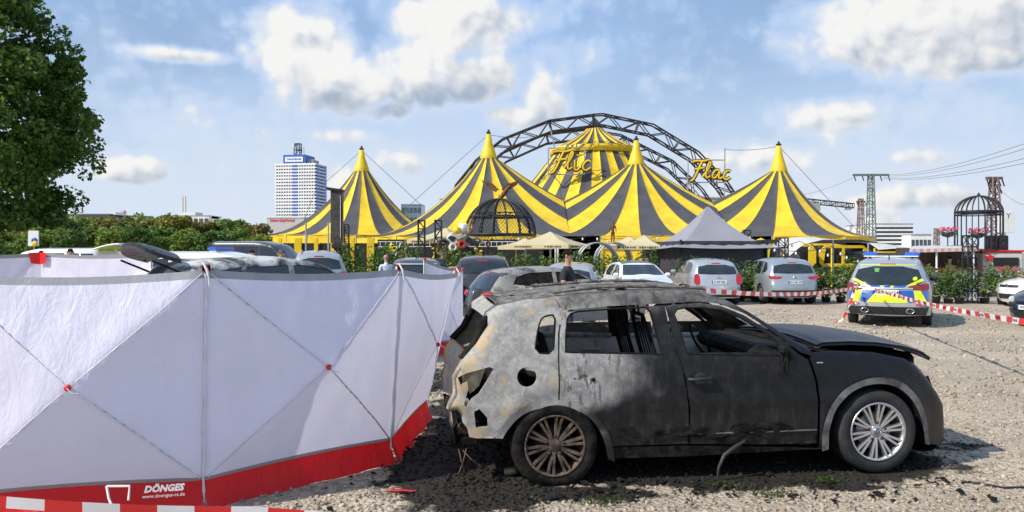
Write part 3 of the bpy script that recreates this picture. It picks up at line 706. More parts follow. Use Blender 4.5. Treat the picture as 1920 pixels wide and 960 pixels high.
# floor, sills, bulkheads, interior
MB().box((-.1, 0, .40), (3.5, 1.5, .10), None, .03).build('floor_pan', CHAR, car)
MB().box((.72, 0, .70), (.06, 1.5, .62), None, .02).build('bulkhead', CHAR, car)
MB().box((.58, 0, .97), (.42, 1.42, .14), None, .05).build('dashboard_frame', CHAR, car)
MB().box((-1.75, 0, .62), (.4, 1.35, .36), None, .04).build('boot_floor', CHAR, car)
for uc in (-1.34, 1.34): MB().box((uc, 0, .42), (.2, 1.3, .2), None, .05).build('axle', CHAR, car)
for sg in (-1, 1):
    MB().box((-.12, sg * .38, .62), (.5, .46, .10), None, .03).build('seat_base', CHAR, car)
    bf = MB(); 
    for k in np.linspace(-.2, .2, 6): bf.tube([(-.36, sg * .38 + k, .66), (-.46, sg * .38 + k, 1.05), (-.52, sg * .38 + k * .8, 1.26)], .008, 5)
    bf.tube([(-.36, sg * .38 - .22, .66), (-.48, sg * .38 - .22, 1.08), (-.54, sg * .38 - .15, 1.30), (-.54, sg * .38 + .15, 1.30), (-.48, sg * .38 + .22, 1.08), (-.36, sg * .38 + .22, .66)], .018, 6)
    bf.tube([(-.54, sg * .38 - .06, 1.30), (-.56, sg * .38 - .06, 1.40), (-.56, sg * .38 + .06, 1.40), (-.54, sg * .38 + .06, 1.30)], .010, 5)
    bf.build('seat_frame', CHAR, car)
    # thick burnt B pillar inside
    a = [TU(1240, 572), TU(1250, 620), TU(1264, 668), TU(1280, 760), TU(1280, 830)]
    MB().tube([(u, sg * (float(tw(u, z)) - .06), z) for u, z in a], .045, 8).build('b_pillar', CHAR, car)
bf = MB()
for k in np.linspace(-.55, .55, 15): bf.tube([(-1.25, k, .62), (-1.36, k, .98), (-1.40, k * .95, 1.12)], .008, 5)
bf.tube([(-1.24, -.58, .62), (-1.40, -.55, 1.14), (-1.40, .55, 1.14), (-1.24, .58, .62)], .02, 6); bf.build('rear_seat_frame', CHAR, car)
MB().lathe([(.165, 0), (.18, .012), (.195, 0), (.18, -.012), (.165, 0)], 24, M=Matrix.Rotation(R(65), 3, 'Y'), loc=(.30, .38, .98)).build('steering_wheel_ring', CHAR, car)
# burnt door cards just inside the sills of the windows (ash-coloured ledges seen through the openings)
for (a, b) in (((1056, 661), (1242, 664)), ((1286, 664), (1470, 661))):
    for sg in (-1, 1):
        p = [TU(*a), TU(*b)]; pts = [(u, sg * (float(tw(u, z)) - .07), z - .03) for u, z in resample(p, .1, False)]
        MB().tube(pts, .03, 6).build('window_ledge', ASH if sg > 0 else CHAR, car)
# charred seals along the window frames
for w_ in (wq, wr, wf):
    pts = resample(w_, .05)
    MB().tube([(u, -(float(tw(u, z)) - .004), z) for u, z in pts], .008, 5, closed=True).build('burnt_seal', CHAR, car)
# handle cups, handle, holes, chrome strip, side badge, loose strip of trim
for (px, py) in ((1095, 713),):
    u, z = TU(px, py); w = float(tw(u, z))
    MB().lathe([(0, -.012), (.03, -.010), (.043, 0), (.048, .003)], 20, M=Matrix.Rotation(R(90), 3, 'X') @ Matrix.Diagonal((1, 1, 1)), loc=(u, -w - .002, z)).build('handle_cup', ASH, car)
    for du in (-.075, .075): MB().lathe([(0, .004), (.016, .004), (.016, 0)], 12, M=Matrix.Rotation(R(90), 3, 'X'), loc=(u + du, -w + .0, z + .003)).build('bolt_hole', CHAR, car)
u, z = TU(1314, 710); w = float(tw(u, z))
MB().lathe([(0, .004), (.04, .005), (.052, 0)], 20, M=Matrix.Rotation(R(90), 3, 'X'), loc=(u, -w, z)).build('handle_cup', BLACK, car)
MB().tube([(u - .10, -w - .005, z - .004), (u - .085, -w - .035, z - .002), (u + .06, -w - .038, z + .006), (u + .085, -w - .005, z + .006)], .015, 8).build('door_handle', BLACK, car)
p = [TU(1297, 813), TU(1400, 811), TU(1531, 806)]
MB().tube([(a, -(float(tw(a, b)) + .004), b) for a, b in resample(p, .1, False)], .009, 6).build('trim_strip', mat('dull chrome', (.22, .22, .22), .4, .7, .4, vs=4), car)
u, z = TU(1537, 680); MB().box((u, -float(tw(u, z)) - .003, z), (.055, .006, .012), None, .002).build('side_badge', CHROME, car)
pl = [TU(*q) for q in ((1395, 826), (1372, 838), (1352, 850), (1340, 872), (1336, 893))]
MB().tube([(a, -(.90 + k), b) for (a, b), k in zip(pl, (.0, .02, .04, .05, .06))], [.016, .022, .018, .014, .010], 6).build('hanging_trim', BLACK, car)
# peeled sill cladding with burnt holes
cl = MB()
for i in range(26):
    u = rs.uniform(-.85, .55); z = rs.uniform(.33, .43); w = float(tw(u, z)); s_ = rs.uniform(.03, .09); k = [Vector((u + s_ * math.cos(a) * 1.4, -w - rs.uniform(.004, .02), z + s_ * .45 * math.sin(a))) for a in (0, 1.2, 2.4, 3.6, 4.9)]; cl.add(k, [(0, 1, 2, 3, 4)])
struct(cl.build('peeled_cladding', CHAR, car), 'stuff')
# burnt mirror stub with shreds hanging
u, z = TU(1466, 655); mb = MB().box((u, -float(tw(u, z)) - .03, z), (.07, .08, .07), None, .02)
for i in range(7):
    a, b_ = u + rs.uniform(-.08, .06), z - .02; mb.tube([(a, -.87, b_), (a + rs.uniform(-.03, .03), -.90, b_ - rs.uniform(.03, .08)), (a + rs.uniform(-.05, .05), -.915, b_ - rs.uniform(.1, .22))], [.010, .007, .003], 5)
mb.build('mirror_stub', CHAR, car)
# wheels
BTYRE = mat('burnt tyre', (.007, .0065, .0065), .9, var=.6, vs=10, bump=.7, bs=26, c2=(.024, .022, .021), spec=.2)
wheel(car, (*[(TU(1644, 812)[0])], -.80, .345), .345, .245, .235, 10, ALLOY, -1, emblem=True)
wheel(car, (TU(1040, 842)[0], -.80, .31), .345, .245, .25, 10, RUSTY, -1, tyre=BTYRE, flat=.305)
wheel(car, (TU(1644, 812)[0], .80, .345), .345, .245, .235, 10, ALLOY, 1)
wheel(car, (TU(1040, 842)[0], .80, .31), .345, .245, .25, 10, RUSTY, 1, tyre=BTYRE, flat=.305)
# ------------------------------------------------------------------ generic car builder
HATCH = dict(prof=[(2.0, .20, 'fb', .16), (2.1, .42, 'fb', .2), (2.06, .66, 'fb', .2), (1.92, .76, 'ho', .12), (1.5, .88, 'ho', .05), (.98, .98, 'ws', .05), (.20, 1.40, 'ro', .05), (-.4, 1.47, 'ro', .05), (-1.35, 1.42, 'ro', .05), (-1.62, 1.36, 'rg', .06), (-1.92, .98, 'ha', .08), (-2.02, .62, 'rb', .10), (-2.06, .45, 'rb', .10), (-2.0, .24, 'end', .08)],
    win=[[(.86, .99), (.24, 1.33), (-.1, 1.385), (-.32, 1.39), (-.34, .99)], [(-.42, .99), (-.41, 1.39), (-1.0, 1.365), (-1.3, 1.28), (-1.42, 1.10), (-1.3, .99)]], hw=.885, zb=.97, tum=.50, ax=1.29, rw=.31, sill=.22,
    rg=[(-.60, 1.30), (.60, 1.30), (.68, 1.04), (.66, .99), (-.66, .99), (-.68, 1.04)], ws=.86)
SUV = dict(prof=[(2.15, .26, 'fb', .16), (2.24, .5, 'fb', .2), (2.2, .8, 'fb', .18), (2.05, .95, 'ho', .1), (1.6, 1.03, 'ho', .05), (1.05, 1.10, 'ws', .05), (.3, 1.55, 'ro', .05), (-.4, 1.63, 'ro', .05), (-1.5, 1.59, 'ro', .05), (-1.86, 1.51, 'rg', .06), (-2.12, 1.08, 'ha', .08), (-2.22, .72, 'rb', .1), (-2.26, .5, 'rb', .1), (-2.18, .28, 'end', .08)],
    win=[[(.95, 1.08), (.32, 1.47), (-.05, 1.535), (-.28, 1.545), (-.30, 1.08)], [(-.38, 1.08), (-.37, 1.545), (-1.05, 1.53), (-1.20, 1.08)], [(-1.28, 1.08), (-1.13, 1.525), (-1.45, 1.49), (-1.78, 1.27), (-1.72, 1.16)]], hw=.93, zb=1.06, tum=.46, ax=1.35, rw=.35, sill=.30,
    rg=[(-.60, 1.45), (.60, 1.45), (.70, 1.16), (.67, 1.11), (-.67, 1.11), (-.70, 1.16)], ws=.86)
MPV = dict(prof=[(2.3, .22, 'fb', .16), (2.4, .45, 'fb', .2), (2.34, .74, 'fb', .18), (2.15, .86, 'ho', .1), (1.6, 1.02, 'ws', .05), (.6, 1.52, 'ro', .05), (-.4, 1.655, 'ro', .05), (-1.6, 1.60, 'ro', .05), (-2.02, 1.52, 'rg', .06), (-2.28, 1.06, 'ha', .09), (-2.36, .72, 'rb', .11), (-2.40, .5, 'rb', .11), (-2.32, .30, 'end', .08)],
    win=[[(1.2, 1.04), (.55, 1.40), (-.1, 1.54), (-.2, 1.54), (-.22, 1.04)], [(-.3, 1.04), (-.29, 1.55), (-1.2, 1.52), (-1.25, 1.04)], [(-1.33, 1.04), (-1.28, 1.51), (-1.7, 1.46), (-1.95, 1.2), (-1.85, 1.08)]], hw=.955, zb=1.04, tum=.44, ax=1.42, rw=.34, sill=.28,
    rg=[(-.64, 1.47), (.64, 1.47), (.76, 1.16), (.74, 1.05), (.45, 1.01), (-.45, 1.01), (-.74, 1.05), (-.76, 1.16)], ws=.86)
VAN = dict(prof=[(2.3, .25, 'fb', .16), (2.42, .5, 'fb', .2), (2.38, .85, 'fb', .15), (2.2, 1.02, 'ho', .1), (1.75, 1.14, 'ws', .06), (1.05, 1.76, 'ro', .05), (.4, 1.88, 'ro', .05), (-2.2, 1.88, 'ro', .05), (-2.36, 1.80, 'rg', .05), (-2.44, 1.15, 'ha', .06), (-2.46, .6, 'rb', .08), (-2.46, .45, 'rb', .08), (-2.42, .3, 'end', .06)],
    win=[[(1.5, 1.16), (.98, 1.66), (.45, 1.72), (.43, 1.16)], [(.3, 1.16), (.3, 1.72), (-.95, 1.72), (-.95, 1.16)], [(-1.07, 1.16), (-1.07, 1.72), (-2.2, 1.70), (-2.25, 1.16)]], hw=.95, zb=1.12, tum=.17, ax=1.5, rw=.33, sill=.28,
    rg=[(-.70, 1.70), (.70, 1.70), (.76, 1.22), (-.76, 1.22)], ws=.88)
CARS = {}
class Car:
    def __init__(s, name, label, pos, yaw, spec, pm, cat='car', group=None, scale=(1, 1, 1), rim=ALLOY, body_kw=None, step=.12, glass=None, wheels=True, seams=True, rearglass=True, inner=True):
        s.sp = spec; s.root = empty(name, pos, yaw); s.root.scale = scale; tag(s.root, label, cat, group); s.pm = pm; r = s.root
        G_ = glass or GLASS
        pr = spec['prof']; U = []; Z = []; B = []; T_ = []
        for a, b in zip(pr[:-1], pr[1:]):
            n = max(1, int(math.hypot(b[0] - a[0], b[1] - a[1]) / .09))
            for i in range(n):
                k = i / n; U.append(a[0] + (b[0] - a[0]) * k); Z.append(a[1] + (b[1] - a[1]) * k); B.append(a[3] + (b[3] - a[3]) * k); T_.append(a[2])
        U.append(pr[-1][0]); Z.append(pr[-1][1]); B.append(pr[-1][3]); T_.append('end')
        U, Z, B = np.array(U), np.array(Z), np.array(B)
        for _ in range(2):      # soften the corners of the profile
            U[1:-1] = .25 * U[:-2] + .5 * U[1:-1] + .25 * U[2:]; Z[1:-1] = .25 * Z[:-2] + .5 * Z[1:-1] + .25 * Z[2:]
        s.U, s.Z, s.B, s.T = U, Z, B, T_; s.line = np.stack([U, Z], 1)
        tg = np.gradient(s.line, axis=0); tg /= np.linalg.norm(tg, axis=1)[:, None]; s.N = np.stack([tg[:, 1], -tg[:, 0]], 1)
        if s.N[len(U) // 2, 1] < 0: s.N *= -1
        s.L = U.max(); s.rnd = .06
        s.Wd = s.W(U, Z) - s.rnd
        # side skin
        ax, rw, sill = spec['ax'], spec['rw'], spec['sill']; ra = rw + .055
        low = [(pr[-1][0] + .0, sill)]
        def arch(uc):
            a0 = math.asin(max(-1, min(1, (sill - rw) / ra))); return [(uc - ra * math.cos(t), rw + ra * math.sin(t)) for t in np.linspace(a0, math.pi - a0, 13)]
        sidepoly = [tuple(q) for q in s.line] + arch(-ax) + arch(ax)
        ext = []
        for q in (.012, .035): ext += [tuple(a) for a in s.line - s.N * q]
        for sg in (-1, 1):
            plate('body_side', sidepoly, spec['win'], s.side(sg), .03, pm, r, step, ext, flip=sg < 0)
            for w in (spec['win'] if glass is not False else ()): plate('side_window', w, [], s.side(sg, -.012), .006, G_, r, .25, flip=sg < 0)
            for uc in (-ax, ax):
                a = arch(uc); k = len(a); w = s.W(np.array([q[0] for q in a]), np.array([q[1] for q in a]))
                v = [(q[0], sg * (w_ + .004), q[1]) for q, w_ in zip(a, w)] + [(q[0], sg * (w_ - .28), q[1]) for q, w_ in zip(a, w)]
                mk('arch_liner', v, [(i, i + 1, k + i + 1, k + i) for i in range(k - 1)], BLACK, r, True)
            if seams:
                zt = spec['zb']
                for su in (spec['win'][0][0][0] - .02, spec['win'][1][0][0] + .04, spec['win'][1][-1][0] + .0):
                    plate('door_seam', [(su - .005, sill + .06), (su + .005, sill + .06), (su + .005, zt), (su - .005, zt)], [], s.side(sg, .002), .004, BLACK, r, .3, flip=sg < 0)
                for hu in (spec['win'][0][-1][0] + .16, spec['win'][1][-1][0] + .2):
                    MB().tube([(hu - .09, sg * s.W1(hu, zt - .1), zt - .10), (hu - .07, sg * (s.W1(hu, zt - .1) + .03), zt - .1), (hu + .07, sg * (s.W1(hu, zt - .1) + .03), zt - .1), (hu + .09, sg * s.W1(hu, zt - .1), zt - .1)], .014, 6).build('door_handle', pm, r)
        # top skin by section
        names = dict(fb='front_bumper', ho='bonnet', ws='windscreen_surround', ro='roof', rg='tailgate_upper', ha='tailgate', rb='rear_bumper')
        kw = body_kw or {}
        seq = []; 
        for i, t in enumerate(T_):
            if not seq or seq[-1][0] != t: seq.append([t, i, i])
            seq[-1][2] = i
        nt = 14
        for (t, i0, i1) in seq:
            if t == 'end': continue
            idx = range(i0, min(i1 + 2, len(U))); v = []; f = []
            for i in idx:
                for j in range(nt + 1): v.append(s.pt(i, -1 + 2 * j / nt))
            for a in range(len(v) // (nt + 1) - 1):
                for j in range(nt): q = a * (nt + 1) + j; f.append((q, q + nt + 1, q + nt + 2, q + 1))
            mk(names[t], v, f, kw.get(t, pm), r, True)
        # glass front and back
        i_ws = [i for i, t in enumerate(T_) if t == 'ws']
        s.zone = {}
        k = spec['ws']; z0, z1 = Z[i_ws[0]] + .035, Z[i_ws[-1]] + .02
        if glass is not False:
            hw0 = np.interp(z0, Z[i_ws], s.Wd[i_ws]) * .95; hw1 = np.interp(z1, Z[i_ws], s.Wd[i_ws]) * .93
            plate('windscreen', [(-hw0, z0), (hw0, z0), (hw1, z1), (-hw1, z1)], [], s.face('ws', .006), .004, G_, r, .12)
            if rearglass: plate('rear_window', smooth_poly(spec['rg'], 1), [], s.face('r', .006), .004, G_, r, .12)
        # underside
        MB().box((0, 0, sill + .06), (2 * s.L - .5, 1.5, .1), None, .03).build('underbody', BLACK, r)
        if wheels:
            for uc in (-ax, ax):
                for sg in (-1, 1): wheel(r, (uc, sg * (spec['hw'] - .115), rw), rw, rw * .66, .21, 5, rim, sg, True, fine=False)
    def W(s, u, z):
        sp = s.sp; u = np.asarray(u, float); z = np.asarray(z, float); Lf = s.L
        w = sp['hw'] - np.clip(z - sp['zb'], 0, None) * sp['tum'] - .03 * np.clip((z - sp['zb'] + .18) / .18, 0, 1) ** 2 - np.clip(.42 - z, 0, None) * .15
        w = w - .20 * np.clip((np.abs(u) - (Lf - .62)) / .62, 0, 1) ** 2
        return w + .012 * np.exp(-((z - sp['zb'] * .62) / .05) ** 2)
    def W1(s, u, z): return float(s.W(u, z))
    def side(s, sg, off=0):
        def f(v, depth):
            d = dist_line(s.line, v); k = np.clip(s.rnd - d, 0, s.rnd); w = s.W(v[:, 0], v[:, 1]) - (s.rnd - np.sqrt(np.maximum(s.rnd ** 2 - k ** 2, 0))) + off - depth
            return np.stack([v[:, 0], sg * w, v[:, 1]], 1)
        return f
    def pt(s, i, t, off=0):
        q = s.line[i] + s.N[i] * (s.B[i] * (1 - abs(t) ** 2.4) + off); return (q[0], t * s.Wd[i], q[1])
    def face(s, zone, off=.006):
        """map (y, z) seen from the front or back on to the skin"""
        if zone == 'r': ii = [i for i, t in enumerate(s.T) if t in ('rg', 'ha', 'rb', 'end')]
        elif zone == 'f': ii = [i for i, t in enumerate(s.T) if t in ('fb',)] + [next(i for i, t in enumerate(s.T) if t == 'ho')]
        else: ii = [i for i, t in enumerate(s.T) if t == 'ws'] + [next(i for i, t in enumerate(s.T) if t == 'ro')]
        ii = sorted(ii, key=lambda i: s.Z[i]); Z = s.Z[ii]
        def f(v, depth):
            y, z = v[:, 0], v[:, 1]; q = z.copy()
            for _ in range(5):
                w = np.interp(q, Z, s.Wd[ii]); b = np.interp(q, Z, s.B[ii]); nu = np.interp(q, Z, s.N[ii, 0]); nz = np.interp(q, Z, s.N[ii, 1])
                k = b * (1 - np.clip(np.abs(y) / w, 0, 1.05) ** 2.4); q = z - nz * k
            u = np.interp(q, Z, s.U[ii]); k = k + off - depth
            return np.stack([u + nu * k, y, z + nz * (off - depth)], 1)
        return f
    def patch(s, zone, name, poly, m, off=.012, thick=.01, mirror=True, step=.09, smooth=0):
        if smooth: poly = smooth_poly(poly, smooth)
        if zone in ('f', 'ws'): poly = [(a, b) for a, b in poly]
        o = plate(name, poly, [], s.face(zone, off), thick, m, s.root, step, flip=(zone == 'r'))
        if mirror: plate(name, [(-a, b) for a, b in poly][::-1], [], s.face(zone, off), thick, m, s.root, step, flip=(zone == 'r'))
        return o
    def plate_no(s, zone, z, txt, eu=True, w=.52):
        q = s.face(zone, .02)(np.array([(0, z)]), 0)[0]; sg = -1 if zone == 'r' else 1
        rt = Vector((0, -1, 0)) if zone == 'r' else Vector((0, 1, 0))       # reading direction
        o = Vector(q); p = MB().box(o, (.012, w, .112), None, .004).build('number_plate', PLATE, s.root)
        if eu: MB().box(o + Vector((sg * .004, -rt.y * (w / 2 - .024), 0)), (.008, .042, .104)).build('plate_band', PLBLUE, p)
        text_mesh(txt, .098, frame(o + Vector((sg * .009, rt.y * .02, 0)), rt, (0, 0, 1)), INK, 'plate_text', p, ext=.001, bold=.002)
    def mirror(s, m, u=None):
        u = u if u is not None else s.sp['win'][0][0][0] - .12; z = s.sp['zb'] + .06
        for sg in (-1, 1):
            w = s.W1(u, z); MB().box((u, sg * (w + .10), z), (.11, .20, .14), None, .045).box((u + .01, sg * (w + .0), z - .03), (.05, .08, .04), None, .01).build('wing_mirror', m, s.root)
    def rails(s, m=DSTEEL):
        for sg in (-1, 1):
            ii = [i for i, t in enumerate(s.T) if t == 'ro'][2:-1]
            MB().tube([(s.U[i], sg * (s.Wd[i] - .06), s.Z[i] + .05) for i in ii], .017, 6).build('roof_rail', m, s.root)
    def antenna(s, u=-1.2): 
        z = float(np.interp(-u, -s.U[[i for i, t in enumerate(s.T) if t == 'ro']], s.Z[[i for i, t in enumerate(s.T) if t == 'ro']])) + .04
        MB().tube([(u, 0, z), (u - .10, 0, z + .12)], [.022, .006], 6).build('antenna', BLACK, s.root)
    def rear_std(s, lampm=REDLENS, zl=None, plate_txt=None, zp=None, lower=True, lamp=None):
        zb = s.sp['zb']; h = s.sp['hw']
        lp = lamp or [(h * .58, zb - .08), (h * .93, zb + .02), (h * .95, zb - .22), (h * .84, zb - .30), (h * .66, zb - .24)]
        s.patch('r', 'tail_lamp', lp, lampm, .014, .02, smooth=1)
        if lower: s.patch('r', 'bumper_insert', [(-h * .86, .52), (h * .86, .52), (h * .82, .28), (-h * .82, .28)], BLACK, .01, .012, mirror=False)
        s.patch('r', 'brake_light', [(-.15, s.sp['rg'][0][1] + .03), (.15, s.sp['rg'][0][1] + .03), (.15, s.sp['rg'][0][1] + .055), (-.15, s.sp['rg'][0][1] + .055)], REDLENS, .012, .01, mirror=False)
        if plate_txt: s.plate_no('r', zp or zb - .28, plate_txt)
        q = s.face('r', .02)(np.array([(0, zb - .08)]), 0)[0]
        MB().lathe([(.0, .012), (.038, .010), (.045, 0)], 16, M=Matrix.Rotation(R(-90), 3, 'Y'), loc=q).build('badge', CHROME, s.root)
        # wiper
        a = s.face('r', .016)(np.array([(0, s.sp['rg'][-2][1] + .01), (.28, s.sp['rg'][-2][1] + .05)]), 0); MB().tube([Vector(a[0]), Vector(a[1])], .008, 5).build('rear_wiper', BLACK, s.root)
    def front_std(s, plate_txt=None):
        h = s.sp['hw']; zt = [z for u, z, t, b in s.sp['prof'] if t == 'ho'][0]
        s.patch('f', 'headlamp', [(h * .50, zt - .13), (h * .60, zt - .04), (h * .88, zt - .01), (h * .90, zt - .10), (h * .72, zt - .17)], CLEARLENS, .012, .02, smooth=1)
        s.patch('f', 'grille', [(-h * .46, zt - .13), (h * .46, zt - .13), (h * .48, zt - .05), (-h * .48, zt - .05)], BLACK, .010, .015, mirror=False)
        s.patch('f', 'air_intake', [(-h * .55, .26), (h * .55, .26), (h * .62, .42), (-h * .62, .42)], BLACK, .010, .015, mirror=False)
        q = s.face('f', .025)(np.array([(0, zt - .08)]), 0)[0]
        e = MB().lathe([(.0, .008), (.05, .008), (.06, 0)], 20, M=Matrix.Rotation(R(90), 3, 'Y'), loc=q).build('badge', CHROME, s.root)
        if plate_txt: s.plate_no('f', .50, plate_txt)
SILV = paint('silver paint', (.50, .52, .54), .55, .32); SILB = paint('grey blue silver paint', (.36, .40, .43), .5, .3); WHT = paint('white car paint', (.74, .75, .76), 0, .25)
DGR = paint('dark grey car paint', (.045, .047, .052), .4, .3); BLK = paint('black car paint', (.012, .013, .015), .1, .25); LGR = paint('light grey car paint', (.42, .43, .44), .4, .35)
NEON = mat('fluorescent yellow film', (.56, .74, .015), .45, var=.04); PBLUE = mat('police blue film', (.012, .085, .36), .4, var=.05); WFILM = mat('white film', (.75, .76, .77), .5, var=.03)
BLUEL = mat('blue beacon', (.02, .12, .55), .12, var=.2, vs=18, coat=.6)
def yawdir(dx, dy): return math.atan2(dy, dx)
# --- police estate, rear view
c = Car('police_car', 'police car in silver, blue and neon yellow seen from behind', (9.15 + .47 * 2.3, 19.5 + .883 * 2.3, 0), R(62), MPV, SILV, 'police car', step=.1)
c.mirror(BLACK); c.antenna(-1.5)
h = .955
lampd = mat('dark red lens', (.20, .018, .022), .15, var=.4, vs=9, coat=.6)
c.patch('r', 'tail_lamp', [(.44, .985), (.60, 1.02), (.90, 1.085), (.91, .93), (.86, .895), (.62, .90), (.48, .945)], lampd, .018, .022, smooth=1)
c.patch('r', 'neon_film', [(.36, .99), (.60, 1.03), (.80, 1.14), (.74, 1.18), (.44, 1.02)], NEON, .010, .006)
c.patch('r', 'neon_film', [(-.20, .895), (.20, .895), (.46, .60), (-.46, .60)], NEON, .012, .006, mirror=False)
c.patch('r', 'blue_film', [(.22, .895), (.56, .895), (.60, .62), (.48, .60)], PBLUE, .011, .006)
c.patch('r', 'neon_film', [(.58, .895), (.72, .895), (.86, .62), (.62, .62)], NEON, .012, .006)
c.patch('r', 'blue_film', [(.74, .89), (.86, .89), (.87, .70), (.84, .64)], PBLUE, .011, .006)
c.patch('r', 'blue_film', [(.16, 1.005), (.42, 1.01), (.36, .965), (.14, .965)], PBLUE, .011, .006)
c.patch('r', 'neon_film', [(-.14, 1.005), (.14, 1.005), (.12, .962), (-.12, .962)], NEON, .012, .006, mirror=False)
c.patch('r', 'chrome_bar', [(-.56, .955), (.56, .955), (.56, .925), (-.56, .925)], SILV, .026, .02, mirror=False)
c.patch('r', 'reflector', [(.62, .575), (.86, .585), (.86, .555), (.62, .545)], REDLENS, .014, .01)
c.patch('r', 'bumper_insert', [(-.90, .50), (.90, .50), (.84, .31), (-.84, .31)], BLACK, .012, .014, mirror=False)
c.patch('r', 'brake_light', [(-.17, 1.53), (.17, 1.53), (.17, 1.51), (-.17, 1.51)], REDLENS, .014, .01, mirror=False)
c.patch('r', 'neon_edge', [(-.62, 1.505), (.62, 1.505), (.63, 1.49), (-.63, 1.49)], NEON, .010, .006, mirror=False)
c.patch('r', 'window_sticker', [(.30, 1.42), (.18, 1.42), (.20, 1.33), (.28, 1.33)], mat('green vest', (.08, .34, .05), .6), .010, .004, mirror=False)
c.patch('r', 'window_sticker', [(-.56, 1.21), (-.63, 1.23), (-.66, 1.18), (-.62, 1.13), (-.55, 1.14)], NEON, .010, .004, mirror=False, smooth=1)
c.plate_no('r', .835, 'NRW 4-6240', False, .5)
for sg in (-1, 1):
    q = Vector(c.face('r', .03)(np.array([(sg * .50, .41)]), 0)[0])
    MB().lathe([(.045, -.08), (.05, 0), (.062, .006), (.064, -.02)], 18, M=Matrix.Diagonal((1, 1.5, 1)) @ Matrix.Rotation(R(-90), 3, 'Y'), loc=q).build('exhaust_trim', CHROME, c.root)
q = c.face('r', .022)(np.array([(.42, .865), (.0, 1.0)]), 0)
text_mesh('POLIZEI', .085, frame(Vector(c.face('r', .028)(np.array([(.46, .85)]), 0)[0]), (.22, -1, 0), (0, 0, 1)), WFILM, 'lettering', c.root, bold=.002)
MB().lathe([(0, .006), (.06, .006), (.075, 0)], 18, M=Matrix.Diagonal((1, 1, .5)) @ Matrix.Rotation(R(-90), 3, 'Y'), loc=Vector(c.face('r', .016)(np.array([(0, .985)]), 0)[0])).build('badge', PLBLUE, c.root)
zr = 1.665
lb = MB().box((-.55, 0, zr + .045), (.28, 1.30, .03), None, .01).build('light_bar', WFILM, c.root)
for sg in (-1, 1):
    MB().box((-.55, sg * .50, zr + .10), (.30, .36, .115), None, .04).build('beacon', BLUEL, lb)
    MB().box((-.55, sg * .5, zr - .005), (.1, .06, .09)).build('bar_foot', BLACK, lb)
MB().box((-.55, 0, zr + .10), (.22, .72, .07), None, .02).build('bar_centre', DGR, lb)
# --- row of parked cars in front of the hedge
def place(px, d, dz=0): return Vector(((px - 960) / F * d, d, 0))
c = Car('parked_car', 'silver grey crossover with red and clear tail lamps by the hedge', (9.75, 27.5 + 2.2, 0), R(89), SUV, SILB, group=None, scale=(1, 1, .97)); c.mirror(SILB); c.antenna()
c.rear_std(lamp=[(.40, 1.0), (.66, 1.01), (.86, 1.05), (.87, .96), (.72, .91), (.50, .92)], plate_txt='DU SH 397', zp=.80)
c.patch('r', 'bumper_skid', [(-.52, .40), (.52, .40), (.46, .33), (-.46, .33)], SILV, .024, .012, mirror=False)
for sg in (-1, 1): MB().lathe([(.03, -.06), (.035, 0), (.045, .005), (.046, -.02)], 14, M=Matrix.Rotation(R(-90), 3, 'Y'), loc=Vector(c.face('r', .03)(np.array([(sg * .55, .36)]), 0)[0])).build('exhaust_trim', CHROME, c.root)
c = Car('parked_car', 'small silver hatchback with tall red tail lamps beside the grey pagoda tent', (7.0, 27.3 + 2.0, 0), R(92), HATCH, SILV, scale=(.95, 1, 1.06)); c.mirror(SILV); c.antenna()
c.rear_std(lamp=[(.64, .99), (.78, 1.02), (.84, .80), (.80, .66), (.64, .66), (.62, .80)], plate_txt='D KF 625', zp=.74, lower=False)
c.patch('r', 'bumper_insert', [(-.72, .34), (.72, .34), (.68, .26), (-.68, .26)], BLACK, .012, .012, mirror=False); c.patch('r', 'reflector', [(.58, .46), (.78, .47), (.78, .43), (.58, .42)], REDLENS, .012, .01)
c = Car('parked_car', 'white hatchback facing out with dark roof beside the grey pagoda tent', (4.45, 28.6, 0), R(-84), HATCH, WHT, scale=(1, 1, 1.0), body_kw=dict(ro=BLK)); c.mirror(WHT); c.front_std()
c = Car('parked_car', 'pale grey hatchback mostly hidden behind the man in the black shirt', (1.95, 25.2, 0), R(80), HATCH, LGR); c.rear_std(plate_txt=None)
c = Car('parked_car', 'dark grey luxury suv with black rear window and one door open', (-.92, 27.0, 0), R(90), SUV, DGR, scale=(1.05, 1.06, 1.03)); c.rear_std(lamp=[(.5, .98), (.86, 1.02), (.86, .95), (.5, .94)]); c.antenna(); c.mirror(BLK)
dr = plate('open_door', [(.0, .35), (.05, .95), (.42, 1.55), (1.0, 1.58), (1.05, .9), (.98, .35)], [[(.14, 1.02), (.46, 1.48), (.94, 1.51), (.97, 1.02)]], lambda v, dp: np.stack([v[:, 0] * .25 - .1, v[:, 0] * .97 + dp + .93, v[:, 1]], 1), .06, BLK, c.root, .2)
MB().box((.0, 1.28, 1.12), (.1, .2, .12), None, .04).build('door_mirror', WHITEP, dr)
c = Car('parked_car', 'dark hatchback with its rear window facing out behind the bald man', (-2.95, 24.6, 0), R(97), SUV, DGR, scale=(.95, .95, .99)); c.rear_std(); c.antenna(); c.patch('r', 'spoiler_lip', [(-.62, 1.50), (.62, 1.50), (.6, 1.46), (-.6, 1.46)], LGR, .03, .02, mirror=False)
c = Car('parked_car', 'tall grey off-road car with roof rails beside the van', (-6.9, 28.4, 0), R(105), SUV, LGR, scale=(1, 1.03, 1.12)); c.rear_std(); c.rails(STEEL); c.antenna()
c = Car('parked_van', 'long dark grey van with tinted side windows at the edge of the tree belt', (-11.6, 37.0, 0), R(-12), VAN, DGR, 'van', scale=(1, 1, 1.20)); c.front_std(); c.mirror(BLK)
